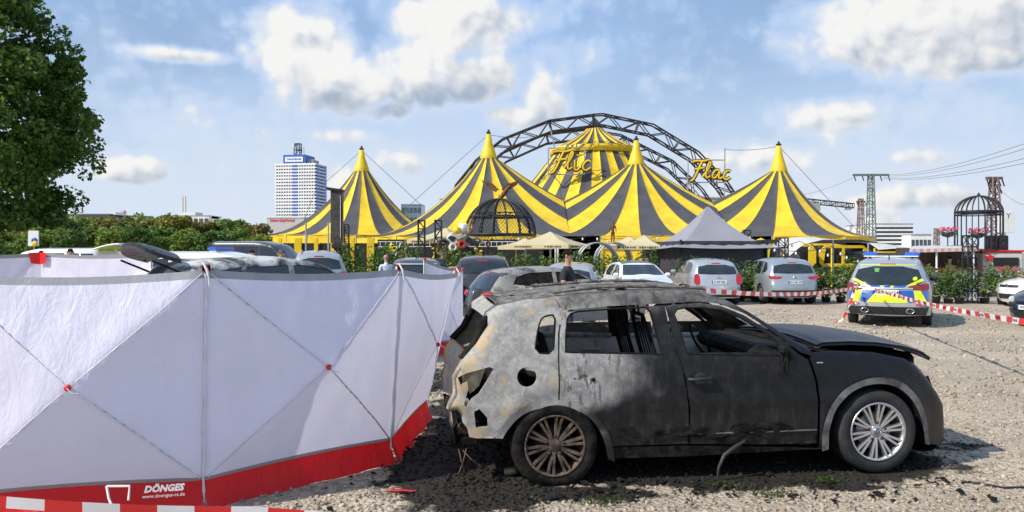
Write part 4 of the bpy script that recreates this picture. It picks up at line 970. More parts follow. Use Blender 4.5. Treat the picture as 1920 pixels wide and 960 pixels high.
c = Car('police_van', 'white police van with a blue roof beacon behind the screens', (-8.3, 22.5, 0), R(-8), VAN, WHT, 'van', scale=(.92, .95, .955)); c.front_std(); c.mirror(WHT)
MB().box((.15, 0, 2.0), (.3, 1.1, .10), None, .04).build('beacon', BLUEL, c.root); MB().box((.15, 0, 1.93), (.2, 1.0, .06)).build('beacon_base', WFILM, c.root)
c = Car('parked_car', 'pale blue-white saloon between the police van and the off-road car', (-7.4, 25.6, 0), R(-20), HATCH, WHT, scale=(1.03, 1, 1.08)); c.front_std(); c.mirror(WHT)
c = Car('parked_car', 'black low car behind the long dark van, seen before the tent entrance', (-10.2, 41.0, 0), R(-10), HATCH, BLK, scale=(1, 1, 1.1)); c.front_std()
c = Car('parked_car', 'silver estate with a broad pale roof standing under the big tree', (-21.9, 37, 0), R(14), HATCH, SILV, scale=(1.05, 1, 1.13)); c.rails(); c.rear_std(); c.mirror(SILV)
c = Car('parked_car', 'dark car parked under the big tree beside the pale-roofed estate', (-25.2, 35, 0), R(20), HATCH, BLK, scale=(1, 1, 1.1)); c.rear_std()
c = Car('parked_car', 'grey car with pale roof in front of the car-park wall', (-17.6, 39, 0), R(5), HATCH, LGR, scale=(1.05, 1, 1.10)); c.front_std(); c.rails(STEEL)
# van with raised tailgate in police colours
c = Car('police_van', 'white van with its neon and silver tailgate swung up', (-19.0, 33.5, 0), R(170), VAN, WHT, 'van', scale=(1, 1, 1.03), rearglass=False); c.front_std()
tgt = MB(); tv = lambda a, y, w: Vector((-2.25 - a, y, 1.90 + .20 * math.sin(a * 1.4) + .02 * (1 - y * y)))
vv = [tv(a, y, 0) for a in np.linspace(0, 1.25, 8) for y in np.linspace(-.8, .8, 7)]; n_ = len(vv)
vv += [q - Vector((0, 0, .06)) for q in vv]
ff = [(i * 7 + j, i * 7 + j + 1, i * 7 + j + 8, i * 7 + j + 7) for i in range(7) for j in range(6)]; ff += [tuple(k + n_ for k in q[::-1]) for q in ff]
ff += [(j, j + n_, j + 1 + n_, j + 1) for j in range(6)] + [(49 + j, 50 + j, 50 + j + n_, 49 + j + n_) for j in range(6)] + [(i * 7, i * 7 + 7, i * 7 + 7 + n_, i * 7 + n_) for i in range(7)] + [(i * 7 + 6, i * 7 + 6 + n_, i * 7 + 13 + n_, i * 7 + 13) for i in range(7)]
to = mk('raised_tailgate', vv, ff, WFILM, c.root, True)
mk('neon_film', [tv(a, y, 0) + Vector((0, 0, .006)) for a in (.1, .4, .7, 1.0) for y in (-.45, .45)], [(0, 1, 3, 2), (2, 3, 5, 4), (4, 5, 7, 6)], NEON, to)
mk('neon_film', [tv(a, y, 0) + Vector((0, 0, -.066)) for a in (.05, .3, .6) for y in (-.8, .8)], [(0, 1, 3, 2), (2, 3, 5, 4)], NEON, to)
# cars at the right edge
c = Car('parked_car', 'white small car with a green and blue logo on its door', (18.75, 27.0, 0), R(187), HATCH, WHT, scale=(1, 1, 1.02), rim=STEEL); c.front_std(); c.mirror(WHT)
for k, (du, mm) in enumerate(((.0, mat('logo green', (.12, .45, .2), .5)), (.14, mat('logo blue', (.05, .3, .5), .5)))):
    u, z = -.10 + du, .72; MB().lathe([(.0, .006), (.055, .006), (.06, 0)], 14, M=Matrix.Rotation(R(-90), 3, 'X'), loc=(u, c.W1(u, z) + .002, z)).build('door_logo', mm, c.root)
c = Car('parked_car', 'black car with a chrome-barred grille cut by the barrier tape', (14.5, 19.75, 0), R(196), HATCH, BLK, scale=(1, 1, .98)); c.front_std('WIT JB 75'); c.mirror(BLK)
for k in range(3): c.patch('f', 'grille_bar', [(-.38, .645 + .025 * k), (.38, .645 + .025 * k), (.38, .652 + .025 * k), (-.38, .652 + .025 * k)], CHROME, .03, .015, mirror=False)
# --- fire-damaged cars behind the hero car
def scorch(name, a, b, th=.5, scale=1.6, rust=True):
    m, t, bs = newmat(name); oc = t.new('ShaderNodeTexCoord').outputs['Object']; n = t.noise(oc, scale, 7, .65, .6); n3 = t.noise(oc, 11, 6, .7)
    f = t.ramp(n, th - .06, th + .06); cc = t.mix(f, t.mix(n3, a, tuple(x * 1.8 for x in a)), t.mix(n3, tuple(x * .6 for x in b), b))
    if rust: cc = t.mix(t.ramp(t.noise(oc, 4, 5, .6, .5), .60, .68, 0, .6), cc, (.20, .12, .06))
    t.put(bs.inputs['Base Color'], cc); bs.inputs['Roughness'].default_value = .7
    bp = t.new('ShaderNodeBump'); bp.inputs['Strength'].default_value = .4; t.put(bp.inputs['Height'], n3); t.put(bs.inputs['Normal'], bp.outputs[0]); return m
SCB = scorch('scorched body pale', (.08, .075, .07), (.60, .55, .48), .40); SCD = scorch('scorched body dark', (.03, .03, .032), (.32, .31, .295), .47, 1.3, False)
c = Car('burnt_car', 'low burnt car stripped to ash-coloured steel, close behind the suv wreck', (1.72, 9.0, 0), R(7.5), HATCH, SCB, scale=(.95, 1, .985), glass=False, rim=RUSTY, step=.08)
rs = random.Random(8); fk = MB()
for i in range(60):
    u = rs.uniform(-1.6, .3); y = rs.uniform(-.6, .6); a = rs.uniform(0, 6.28); s_ = rs.uniform(.04, .16)
    fk.add([Vector((u + s_ * math.cos(a + k) * rs.uniform(.6, 1.1), y + s_ * math.sin(a + k), float(np.interp(u, [-1.6, -.4, .3], [1.40, 1.50, 1.43])) + rs.uniform(0.01, .06))) for k in (0, 1.3, 2.5, 3.8, 5)], [(0, 1, 2, 3, 4)])
struct(fk.build('ash_flakes', ASH, c.root), 'stuff')
cr = MB()
for i in range(14):
    p = Vector((-1.55 + rs.uniform(-.15, .25), rs.uniform(-.7, -.1), 1.42)); cr.tube([p, p + Vector((rs.uniform(-.1, .1), rs.uniform(-.05, .05), rs.uniform(.03, .1))), p + Vector((rs.uniform(-.2, .2), rs.uniform(-.1, .1), rs.uniform(-.03, .08)))], [.02, .03, .012], 6)
struct(cr.build('crumpled_sheet', ASH, c.root), 'stuff')
c = Car('burnt_car', 'dark hatchback scorched along one flank with its red tail lamp intact', (1.05, 19.3, 0), R(24), HATCH, SCD, scale=(1.04, 1, .985), glass=CHAR, step=.08, body_kw=dict(ha=DGR, rb=BLK, rg=DGR))
c.rear_std(lamp=[(.38, .88), (.60, .93), (.84, .95), (.86, .86), (.72, .80), (.50, .80)]); c.antenna()
plate('white_patch', smooth_poly([(-1.72, .95), (-1.45, .98), (-1.62, .75), (-1.78, .5), (-1.90, .5), (-1.86, .75)], 1), [], c.side(-1, .003), .004, WHITEP, c.root, .15, flip=True)
plate('rear_window', HATCH['rg'], [], c.face('r', .012), .004, GLASS, c.root, .15)
# burnt suv inside the screens with its tailgate raised
c = Car('burnt_suv', 'burnt pale suv inside the screens with its black tailgate raised', (-3.58, 12.6, 0), R(48), SUV, scorch('blistered white paint', (.02, .02, .022), (.66, .66, .64), .50, 1.1, False), scale=(1, 1, 1.055), glass=GLASS, rim=RUSTY, rearglass=False, step=.1)
tl = []; 
pol = [(-.56, 0), (.56, 0), (.60, .45), (.54, .70), (.40, .84), (.0, .90), (-.40, .84), (-.54, .70), (-.60, .45)]
glossy_char = mat('glossy charred plastic', (.010, .010, .011), .32, var=.5, vs=6, bump=.8, bs=14)
ang = R(9)
def tgm(v, dp):
    y, a = v[:, 0] * .92, v[:, 1] * .62; b_ = .13 * (1 - (y / .62) ** 2)
    return np.stack([-1.85 - a * math.cos(ang) - .0 * y, y, 1.56 + a * math.sin(ang) + b_ * 1.3 - dp + .05 * np.sin(a / .9 * math.pi)], 1)
tgo = plate('tailgate', smooth_poly(pol, 1), [], tgm, .05, glossy_char, c.root, .1)
for sg in (-1, 1): MB().tube([(-1.75, sg * .5, 1.40), (-2.3, sg * .5, 1.62)], .014, 6).build('gas_strut', CHAR, c.root)
# ------------------------------------------------------------------ circus tents
DM = 76.0
YCAP = mat('tent cap yellow', (.72, .49, .01), .5, var=.08, vs=1.5, bump=.4, bs=2.5)
SEAMD = mat('seam lacing', (.16, .13, .06), .8, var=.3)
def sector(name, a0, a1, prof, m, parent, na=4):
    """prof(angle) -> list of (r, z); one sewn fabric panel with slight sag between its seams"""
    v = []; f = []; k = None
    for i in range(na + 1):
        a = a0 + (a1 - a0) * i / na; pr = prof(a); k = len(pr); sag = 1 - .012 * math.sin(math.pi * i / na)
        for (r, z) in pr: v.append((r * math.cos(a), r * math.sin(a), z * sag if r > 1.5 else z))
    for i in range(na):
        for j in range(k - 1): q = i * k + j; f.append((q, q + 1, q + k + 1, q + k))
    return mk(name, v, f, m, parent, True)
def mast_tent(label, X, D, ztop, zcap, al, ar, b, cl, cr, n=24, eave=3.1, rc=.75, p=1.95, phase=0, val=True, bb=None):
    """one mast: al/ar/b reach to the left, right and front; cl/cr where the fabric meets its neighbour"""
    root = empty('circus_tent', (X, D, 0)); bb = bb or b
    def Rt(a):
        c, s = math.cos(a), math.sin(a); A = ar if c > 0 else al; B_ = b if s < 0 else bb; return 1 / math.sqrt((c / A) ** 2 + (s / B_) ** 2)
    def prof(a):
        c = math.cos(a); Rm = Rt(a); lim = (cr if c > 0 else cl); rl = min(Rm, lim / max(abs(c), 1e-3)) if lim else Rm
        out = []
        for i in range(15):
            r = rc + (rl - rc) * (i / 14) ** 1.15; q = (r - rc) / (Rm - rc); out.append((r, eave + (zcap - eave) * (1 - q) ** p))
        return out
    for i in range(n):
        a0 = 2 * math.pi * (i + phase) / n - math.pi / 2; a1 = a0 + 2 * math.pi / n
        sector('fabric_panel', a0, a1, prof, YEL if i % 2 == 0 else GRY, root)
        MB().tube([(r * math.cos(a0), r * math.sin(a0), z + .02) for r, z in prof(a0)], .028, 4, False).build('seam_rope', SEAMD, root)
        if val:
            am = (a0 + a1) / 2; e0, e1 = prof(a0)[-1], prof(a1)[-1]
            if abs(e0[1] - eave) < .05 and abs(e1[1] - eave) < .05:
                mk('valance', [(e0[0] * math.cos(a0), e0[0] * math.sin(a0), eave + .0), (e1[0] * math.cos(a1), e1[0] * math.sin(a1), eave), (e1[0] * math.cos(a1) * 1.005, e1[0] * math.sin(a1) * 1.005, eave - .85), (e0[0] * math.cos(a0) * 1.005, e0[0] * math.sin(a0) * 1.005, eave - .85)], [(0, 1, 2, 3)], YEL, root)
                MB().tube([(e0[0] * math.cos(a0) * 1.0, e0[0] * math.sin(a0), 0), (e0[0] * math.cos(a0), e0[0] * math.sin(a0), eave)], .05, 6).build('side_pole', STEEL, root)
                if i % 3 == 0: mk('side_wall', [(q[0] * math.cos(w) * .985, q[0] * math.sin(w) * .985, z) for q, w, z in ((e0, a0, 0), (e1, a1, 0), (e1, a1, eave - .1), (e0, a0, eave - .1))], [(0, 1, 2, 3)], YEL, root)
                else: mk('side_wall', [(q[0] * math.cos(w) * .97, q[0] * math.sin(w) * .97, z) for q, w, z in ((e0, a0, 0), (e1, a1, 0), (e1, a1, eave - .1), (e0, a0, eave - .1))], [(0, 1, 2, 3)], INK, root)
    rr = random.Random(int(X)); MB().lathe([(rc * 1.05, zcap - .15), (rc * 1.08, zcap + .1), (rc * .95, zcap + .4), (rc * .75, zcap + .9), (rc * .5, zcap + (ztop - zcap) * .6), (rc * .3, ztop - .1), (0, ztop)], 20).build('mast_sleeve', YCAP, root)
    MB().tube([(0, 0, 0), (0, 0, ztop + .35)], .10, 8).build('mast', DSTEEL, root)
    MB().box((0, 0, ztop + .05), (.4, .4, .15)).build('mast_head', DSTEEL, root)
    tag(root, label, 'circus tent'); return root
def mz(y, D): return H + (YH - y) / F * D
def mX(x, D): return (x - 960) / F * D
X1, X2, X3 = mX(916, DM), mX(1193, DM), mX(1460, DM); s12 = (X2 - X1) / 2; s23 = (X3 - X2) / 2
mast_tent('striped circus tent peak rising behind the wire globe cage', X1, DM, mz(250, DM), mz(297, DM), 12.2, 21, 13, None, s12, 26, phase=.5, bb=11)
mast_tent('striped circus tent peak behind the grey pagoda roof and the standing statue', X2, DM, mz(262, DM), mz(309, DM), 21, 21, 13, s12, s23, 26, phase=.5, bb=11)
mast_tent('striped circus tent peak at the end next to the green lattice pylon', X3, DM, mz(272, DM), mz(322, DM), 21, 7.4, 12, s23, None, 26, phase=.5, bb=11)
DL = 84.0
mast_tent('separate striped entrance tent beside the office tower', mX(678, DL), DL, mz(280, DL), mz(321, DL), 10.6, 9.5, 9, None, None, 24, phase=.5, eave=mz(440, 75))
# cupola under the arches
DC = 89.5; cup = empty('circus_cupola', (mX(1115, DC), DC, 0)); tag(cup, 'central striped circus cupola with a dark cone on its top', 'circus tent')
zc = lambda y: mz(y, DC)
N_ = 44
for i in range(N_):
    a0 = 2 * math.pi * i / N_; a1 = a0 + 2 * math.pi / N_; m_ = YEL if i % 2 == 0 else GRY
    sector('fabric_panel', a0, a1, lambda a: [(.75 + (4.7 - .75) * (k / 8), zc(238) + (zc(280) - zc(238)) * (k / 8) ** .75) for k in range(9)], m_, cup, 3)
    sector('fabric_panel', a0, a1, lambda a: [(4.75 + (12.5 - 4.75) * (k / 10) ** 1.0, 4.5 + (zc(291) - 4.5) * (1 - k / 10) ** 1.25) for k in range(11)], m_, cup, 3)
MB().lathe([(4.95, zc(280)), (5.0, zc(281)), (5.0, zc(291)), (4.9, zc(292))], 44).build('cupola_band', YEL, cup)
MB().lathe([(.95, zc(241)), (.8, zc(236)), (.35, zc(226)), (0, zc(220))], 20).build('cupola_cone', mat('cone dark', (.04, .04, .045), .5), cup)
# truss arches
def truss_line(pts, s, parent, nm, r=.09, up=Vector((0, 0, 1)), seg=1.4, side=Vector((0, 1, 0))):
    """square truss along a polyline: four chords and zig-zag braces"""
    pts = [Vector(p) for p in pts]; n = len(pts); ch = [[], [], [], []]
    for i in range(n):
        t = (pts[min(i + 1, n - 1)] - pts[max(0, i - 1)]).normalized(); u = side.cross(t).normalized()
        for k, (a, b) in enumerate(((-1, -1), (1, -1), (1, 1), (-1, 1))): ch[k].append(pts[i] + u * (a * s / 2) + side * (b * s / 2))
    for k in range(4): MB().tube(ch[k], r, 6).build('chord', DSTEEL, parent)
    def at(k, q): i = min(int(q), n - 2); return ch[k][i].lerp(ch[k][i + 1], q - i)
    L_ = [0]
    for i in range(n - 1): L_.append(L_[-1] + (pts[i + 1] - pts[i]).length)
    m = max(2, int(L_[-1] / seg)); qs = [np.interp(L_[-1] * j / m, L_, range(n)) for j in range(m + 1)]
    br = MB()
    for j in range(m):
        for (k0, k1) in ((0, 1), (3, 2), (0, 3), (1, 2)):
            a, b = (k0, k1) if j % 2 == 0 else (k1, k0); br.tube([at(a, qs[j]), at(b, qs[j + 1])], r * .62, 4, False)
    for j in range(0, m + 1, max(1, m // 8)):
        for k in range(4): br.tube([at(k, qs[j]), at((k + 1) % 4, qs[j])], r * .9, 4, False)
    return struct(br.build('bracing', DSTEEL, parent), 'stuff')
for (D, lab, pxs) in ((84.0, 'dark lattice arch that carries the Flic and Flac letters', ((838, 470), (848, 420), (864, 352), (900, 308), (948, 270), (1032, 237), (1115, 226), (1128, 225), (1220, 244), (1302, 294), (1352, 346), (1378, 384), (1392, 430), (1398, 470))),
                      (95.5, 'second dark lattice arch standing behind the lettered one', ((858, 470), (872, 400), (905, 335), (944, 296), (1022, 261), (1098, 252), (1160, 262), (1256, 310), (1310, 362), (1330, 392), (1345, 440), (1350, 470)))):
    r_ = empty('truss_arch', (mX(1112, D), D, 0)); tag(r_, lab, 'truss'); pts = [P(x, y, D) - r_.location for x, y in pxs]; truss_line(pts, 1.15, r_, 'arch', .085, seg=1.5)
    for q in (pts[0], pts[-1]): MB().tube([Vector((q.x, 0, 0)), q], .12, 6).build('arch_foot', DSTEEL, r_)
# script letters on scaffold frames
LET = {'F': [[(.02, .92), (.25, 1.0), (.6, .95), (.95, 1.05)], [(.55, .95), (.45, .6), (.35, .2), (.22, -.1), (.08, -.12)], [(.22, .52), (.45, .55), (.7, .6)]],
       'l': [[(.0, .15), (.2, .45), (.35, .85), (.28, 1.0), (.18, .8), (.15, .3), (.22, .05), (.42, .18)]], 'i': [[(.05, .55), (.1, .3), (.12, .08), (.25, .03), (.38, .2)], [(.15, .78), (.18, .82)]],
       'c': [[(.45, .48), (.3, .58), (.12, .4), (.1, .15), (.28, .02), (.5, .18)]], 'a': [[(.48, .5), (.25, .58), (.08, .3), (.18, .05), (.38, .2), (.48, .52), (.46, .2), (.52, .04), (.68, .15)]]}
def letters(word, x0, y0, hpx, D, slope, parent, m=YEL, thick=.105, back=INK):
    """painted script letters built as thick strokes; baseline starts at pixel x0,y0"""
    cx = x0
    for ch in word:
        for (rr, dy, mm, nm) in ((thick * 2.0, .12, back, 'letter_outline'), (thick, -.03, m, 'letter')):
            b = MB()
            for st in LET[ch]:
                pl = smooth_poly(st, 2, False); ps = [P(cx + (a + .18 * c) * hpx, y0 - slope * (cx - x0) - c * hpx, D) - parent.location for a, c in pl]
                ps = [Vector((q.x, q.y + dy, q.z)) for q in ps]; b.tube(ps, rr, 8)
            v = [(x, (y - dy) * .35 + dy, z) for x, y, z in b.v]; b.v = v; b.build(nm, mm, parent)
        cx += hpx * {'F': .72, 'l': .42, 'i': .42, 'c': .5, 'a': .62}[ch]
def frame_bars(parent, bars, D, r=.06):
    for (x0, y0, x1, y1) in bars: MB().tube([P(x0, y0, D) - parent.location, P(x1, y1, D) - parent.location], r, 6).build('scaffold_bar', STEEL, parent)
for (w, x0, y0, hh, D, lab, bars) in (('Flic', 1030, 320, 37, 81.5, 'yellow script letters Flic on a light scaffold frame', ((1028, 278, 1028, 327), (1096, 276, 1096, 327), (1028, 327, 1096, 327), (1028, 278, 1096, 276), (1040, 278, 1032, 240))),
                                      ('Flac', 1292, 335, 34, 81.5, 'yellow script letters Flac on a light scaffold frame', ((1290, 298, 1290, 372), (1359, 278, 1359, 345), (1290, 300, 1359, 300), (1290, 342, 1359, 342), (1290, 342, 1316, 372)))):
    r_ = empty('sign_letters', (mX(x0 + 33, D), D, 0)); tag(r_, lab, 'sign'); letters(w, x0, y0, hh, D, -.06 if w == 'Flac' else -.02, r_); frame_bars(r_, bars, D + .25)
    if w == 'Flac': MB().tube([P(1359, 278, D) - r_.location, Vector((mX(1359, D) - r_.location.x, .25, 6.5))], .05, 6).build('scaffold_bar', STEEL, r_)
    for dx in (6, 55): MB().tube([P(x0 + dx, 330 if w == 'Flic' else 345, D) - r_.location + Vector((0, .25, 0)), P(x0 + dx, 330 if w == 'Flic' else 345, D) - r_.location + Vector((0, 3.0, .6))], .05, 6).build('scaffold_bar', STEEL, r_)
# guy cables of the masts
WIRE = mat('cable', (.12, .12, .13), .6)
def cable(label, pts, r=.025, sag=0, nm='guy_cable', n=14, m=WIRE, cat='cable'):
    out = []
    for a, b in zip(pts[:-1], pts[1:]):
        a, b = Vector(a), Vector(b)
        for i in range(n): k = i / n; q = a.lerp(b, k); q.z -= sag * 4 * k * (1 - k); out.append(q)
    out.append(Vector(pts[-1])); return tag(MB().tube(out, r, 4).build(nm, m), label, cat)
cable('thin guy cable from the entrance tent peak down towards the office tower', [P(678, 282, DL), P(590, 360, DL + 2), P(560, 440, DL - 3)])
cable('thin guy cable from the entrance tent peak down to the big tent', [P(678, 282, DL), P(790, 385, DL)])
cable('thin guy cable from the globe-side tent peak down over the entrance tent', [P(916, 252, DM), P(768, 385, DM), P(745, 440, DM - 6)])
cable('thin guy cable from the end tent peak down beside the pylon', [P(1460, 274, DM), P(1615, 440, DM)])
cable('thin cable from the end tent peak to the Flac scaffold', [P(1460, 274, DM), P(1359, 280, 81)], sag=.2)
cable('thin cable from the globe-side tent peak to the lattice arch', [P(916, 252, DM), P(1000, 256, 84)], sag=.2)
# ------------------------------------------------------------------ things in front of the tents
# wire globe cage with eagle
D = 52.0; r_ = empty('globe_cage', (mX(938, D), D, 0)); tag(r_, 'dark wire-mesh globe cage on posts in front of the circus tent', 'cage')
rc_ = 67 / F * D; zc_ = mz(440, D)
for k in range(8):
    a = math.pi * k / 8 + .2; pts = [(rc_ * math.cos(t) * math.cos(a), rc_ * math.cos(t) * math.sin(a), zc_ + rc_ * math.sin(t)) for t in np.linspace(0, math.pi, 25)]
    MB().tube(pts, .055, 6).build('rib', DSTEEL, r_)
for t, rr in ((.0, .06), (.52, .05), (-.2, .06)):
    rad = rc_ * math.cos(t); MB().tube([(rad * math.cos(a), rad * math.sin(a), zc_ + rc_ * math.sin(t)) for a in np.linspace(0, 6.283, 33)[:-1]], rr, 6, closed=True).build('ring', DSTEEL, r_)
mesh = MB()
for k in range(60):
    a = 2 * math.pi * k / 60
    for sg in (-1, 1):
        mesh.tube([(rc_ * .99 * math.cos(t) * math.cos(a + sg * t * .9), rc_ * .99 * math.cos(t) * math.sin(a + sg * t * .9), zc_ + rc_ * .99 * math.sin(t)) for t in np.linspace(-.2, 1.45, 14)], .011, 3, False)
struct(mesh.build('wire_mesh', DSTEEL, r_), 'stuff')
truss_line([(-1.3, -1.9, mz(405, D)), (1.3, -1.9, mz(405, D))], .3, r_, 't', .03, seg=.3)
truss_line([(-2.6, -2, mz(458, D)), (2.6, -2, mz(458, D))], .3, r_, 't', .03, seg=.3)
for a in range(6):
    q = a * math.pi / 3 + .3; MB().tube([(2.2 * math.cos(q), 2.2 * math.sin(q), 0), (2.2 * math.cos(q), 2.2 * math.sin(q), zc_ - .3)], .06, 6).build('post', DSTEEL, r_)
BRONZE = mat('rusty bronze', (.10, .045, .02), .6, .3, .4, vs=3, c2=(.22, .10, .04))
e = empty('eagle_statue', (mX(938, D), D, zc_ + rc_)); tag(e, 'rusty eagle statue with spread wings on top of the globe cage', 'statue')
MB().lathe([(0, .0), (.10, .1), (.17, .4), (.15, .7), (.07, .95), (.09, 1.05), (0, 1.16)], 12, M=Matrix.Rotation(R(35), 3, 'Y')).build('body', BRONZE, e)
for sg in (-1, 1):
    wv_ = [Vector((sg * x, y, z)) for x, y, z in ((.08, 0, .62), (.5, .08, 1.0), (1.0, .18, 1.15), (1.25, .25, 1.28), (1.1, .2, .95), (.85, .14, .78), (.6, .1, .62), (.3, .05, .45))]
    w2 = [q + Vector((0, .05, 0)) for q in wv_]; mk('wing', wv_ + w2, [tuple(range(8)), tuple(range(15, 7, -1))] + [(i, (i + 1) % 8, (i + 1) % 8 + 8, i + 8) for i in range(8)], BRONZE, e)
    MB().tube([(sg * .08, 0, 0), (sg * .07, 0, .3)], .035, 6).build('leg', BRONZE, e)
MB().tube([(.62, 0, .95), (.80, 0, .98), (.90, 0, .9)], [.07, .05, .01], 8).build('head', BRONZE, e)
# slim standing figure statue
D = 50.0; zb_ = mz(456, D); e = empty('figure_statue', (mX(1149, D), D, 0)); tag(e, 'slim rust-brown standing figure statue on a post between the parasols', 'statue')
hgt = (456 - 415) / F * D; k = hgt / 1.75
fb = MB()
for sg in (-1, 1):
    fb.tube([(sg * .10 * k, 0, zb_), (sg * .09 * k, 0, zb_ + .45 * k), (sg * .07 * k, 0, zb_ + .88 * k)], [.05 * k, .06 * k, .09 * k], 8); fb.tube([(sg * .17 * k, 0, zb_ + 1.4 * k), (sg * .26 * k, .02, zb_ + 1.12 * k), (sg * .25 * k, -.06, zb_ + .88 * k)], [.05 * k, .04 * k, .03 * k], 8)
fb.tube([(0, 0, zb_ + .82 * k), (0, 0, zb_ + 1.05 * k), (0, 0, zb_ + 1.38 * k), (0, 0, zb_ + 1.48 * k), (0, 0, zb_ + 1.52 * k), (0, -.01, zb_ + 1.64 * k), (0, 0, zb_ + 1.75 * k)], [.13 * k, .11 * k, .17 * k, .08 * k, .05 * k, .10 * k, .05 * k], 10)
fb.build('figure', BRONZE, e); MB().tube([(0, 0, 0), (0, 0, zb_)], .07, 8).build('post', DSTEEL, e); MB().box((0, 0, zb_ - .03), (.5, .5, .06), None, .01).build('plinth', DSTEEL, e)
# scrap sculpture
D = 39.0; e = empty('scrap_sculpture', (mX(868, D), D, 0)); tag(e, 'tumbled scrap sculpture of old appliances, buckets and a tyre', 'sculpture')
q = lambda x, y, dy=0: P(x, y, D) - e.location + Vector((0, dy, 0))
BGR_ = mat('scrap grey', (.22, .21, .2), .6, .3, .3); rs = random.Random(12); Rm = lambda a, b, c: Matrix.Rotation(a, 3, 'X') @ Matrix.Rotation(b, 3, 'Y') @ Matrix.Rotation(c, 3, 'Z')
MB().tube([(0, 0, 0), (0, 0, q(868, 462).z)], .18, 8).build('core_post', DSTEEL, e)
MB().lathe([(0, 0), (.17, 0), (.22, .5), (.20, .5), (.16, .05), (0, .05)], 18, M=Rm(.1, .15, 0), loc=q(866, 438)).build('bucket', WHITEP, e)
MB().lathe([(0, -.2), (.13, -.16), (.2, 0), (.13, .16), (0, .2)], 14, loc=q(857, 432, -.2)).build('yellow_drum', YEL, e)
for (x, y, sz, rot, m_) in ((848, 446, (.62, .3, .55), (.2, .75, 0), WHITEP), (880, 474, (1.0, .4, .62), (0, .65, .2), INK), (873, 480, (.7, .5, .42), (.2, .7, .1), WHITEP), (870, 452, (.7, .5, .8), (.3, -.4, .2), BGR_), (886, 453, (1.0, .3, .35), (.2, .5, 0), DSTEEL), (862, 470, (.8, .6, .6), (.1, .3, .5), DSTEEL)):
    sz = tuple(a * .72 for a in sz); b = MB().box((0, 0, 0), sz, Rm(*rot), .04).build('appliance', m_, e); b.location = q(x, y, rs.uniform(-.3, .3))
    if m_ is WHITEP: MB().box((0, -sz[1] * .52, 0), (sz[0] * .7, .03, sz[2] * .7), Rm(0, rot[1], 0), .01).build('appliance_door', INK, b)
for (x, y, rr, m_) in ((850, 464, .20, WHITEP), (866, 459, .18, REDP), (833, 460, .30, RUBBER)):
    MB().lathe([(rr * .55, -.1), (rr * .75, -.16), (rr, -.12), (rr, .12), (rr * .75, .16), (rr * .55, .1), (rr * .55, -.1)], 18, M=Rm(R(80), .3, 0), loc=q(x, y, -.55)).build('drum_ring', m_, e)
MB().tube([q(877, 440), q(886, 424)], .06, 6).build('pipe', mat('pinkish pipe', (.4, .25, .2), .6), e); MB().tube([q(868, 440), q(872, 424)], .03, 6).build('rod', STEEL, e)
MB().tube([q(880, 450), q(896, 447), q(903, 452)], .05, 6).build('pipe', RUSTY, e)
# black square truss towers and the tall dark pylon sign
for (x0, x1, y0, D, lab) in ((806, 806, 413, 40, 'black twin lattice tower before the white parasol'), (650, 650, 421, 60, 'black lattice column beside the tall dark sign'), (1400, 1400, 432, 42, 'black lattice post behind the grey pagoda roof'), (1466, 1466, 446, 34, 'black lattice post standing among the hedge plants near the crossover')):
    e = empty('lattice_tower', (mX(x0, D), D, 0)); tag(e, lab, 'truss'); zt = mz(y0, D)
    for dx in ((-.42, .42) if x0 == 806 else (0,)): truss_line([(dx, 0, 0), (dx, 0, zt)], .32 if x0 != 1466 else .4, e, 't', .03, seg=.4, side=Vector((0, 1, 0)))
    MB().box((0, 0, .03), (1.2, .8, .06), None, .01).build('base_plate', DSTEEL, e)
D = 58.0; e = empty('pylon_sign', (mX(632, D), D, 0)); tag(e, 'tall dark slab sign with ribbed panel and cap on a post', 'sign'); zt, zb_ = mz(358, D), mz(456, D)
MB().tube([(-.1, 0, 0), (-.1, 0, zb_)], .14, 8).build('post', DSTEEL, e); MB().box((.0, 0, (zt + zb_) / 2), (.85, .5, zt - zb_), None, .03).build('panel', mat('dark olive board', (.045, .043, .038), .5, var=.5, vs=1.5), e)
MB().box((-.12, 0, zt + .08), (1.2, .75, .2), Matrix.Rotation(R(8), 3, 'Y'), .03).build('cap', INK, e); MB().box((.30, -.27, (zt + zb_) / 2), (.03, .04, (zt - zb_) * .8)).build('light_strip', WHITEP, e); MB().box((.15, 0, zb_ - .2), (1.0, .6, .35), None, .05).build('lower_box', INK, e)
for k in range(2): MB().tube([(-1.8 - 1.6 * k + 1.4, -1, 0), (-1.8 - 1.6 * k + 1.4, -1, mz(418, D))], .06, 8).build('flag_pole', STEEL, e)
PYEL = mat('painted yellow', (.72, .58, .03), .6)
# black hoarding with painted words
D = 43.0; e = empty('painted_hoarding', (mX(850, D), D, 0)); tag(e, 'black hoarding with white grid lines and yellow words Flic', 'hoarding')
zt, zb_ = mz(449, D), 0
for i in range(6):
    xa = mX(708 + 52 * i, D) - e.location.x; xb = mX(708 + 52 * (i + 1), D) - e.location.x - .03
    b = MB().box(((xa + xb) / 2, 0, zt / 2), (xb - xa, .06, zt), None, .01).build('board', INK, e)
    for k in (.12, .38): MB().box(((xa + xb) / 2, -.04, zt - k), (xb - xa - .1, .02, .035)).build('grid_line', SEAM, b)
    for k in range(5): MB().box((xa + (xb - xa) * (k + .5) / 5, -.04, zt - .25), (.03, .018, .26)).build('grid_line', SEAM, b)
for (wd_, x0, y0, hh, sl) in (('lic', 726, 473, 17, .12), ('Flic', 806, 485, 20, .30), ('lic', 886, 478, 13, .05)): letters(wd_, x0, y0, hh, D - .12, sl, e, thick=.05, m=PYEL)
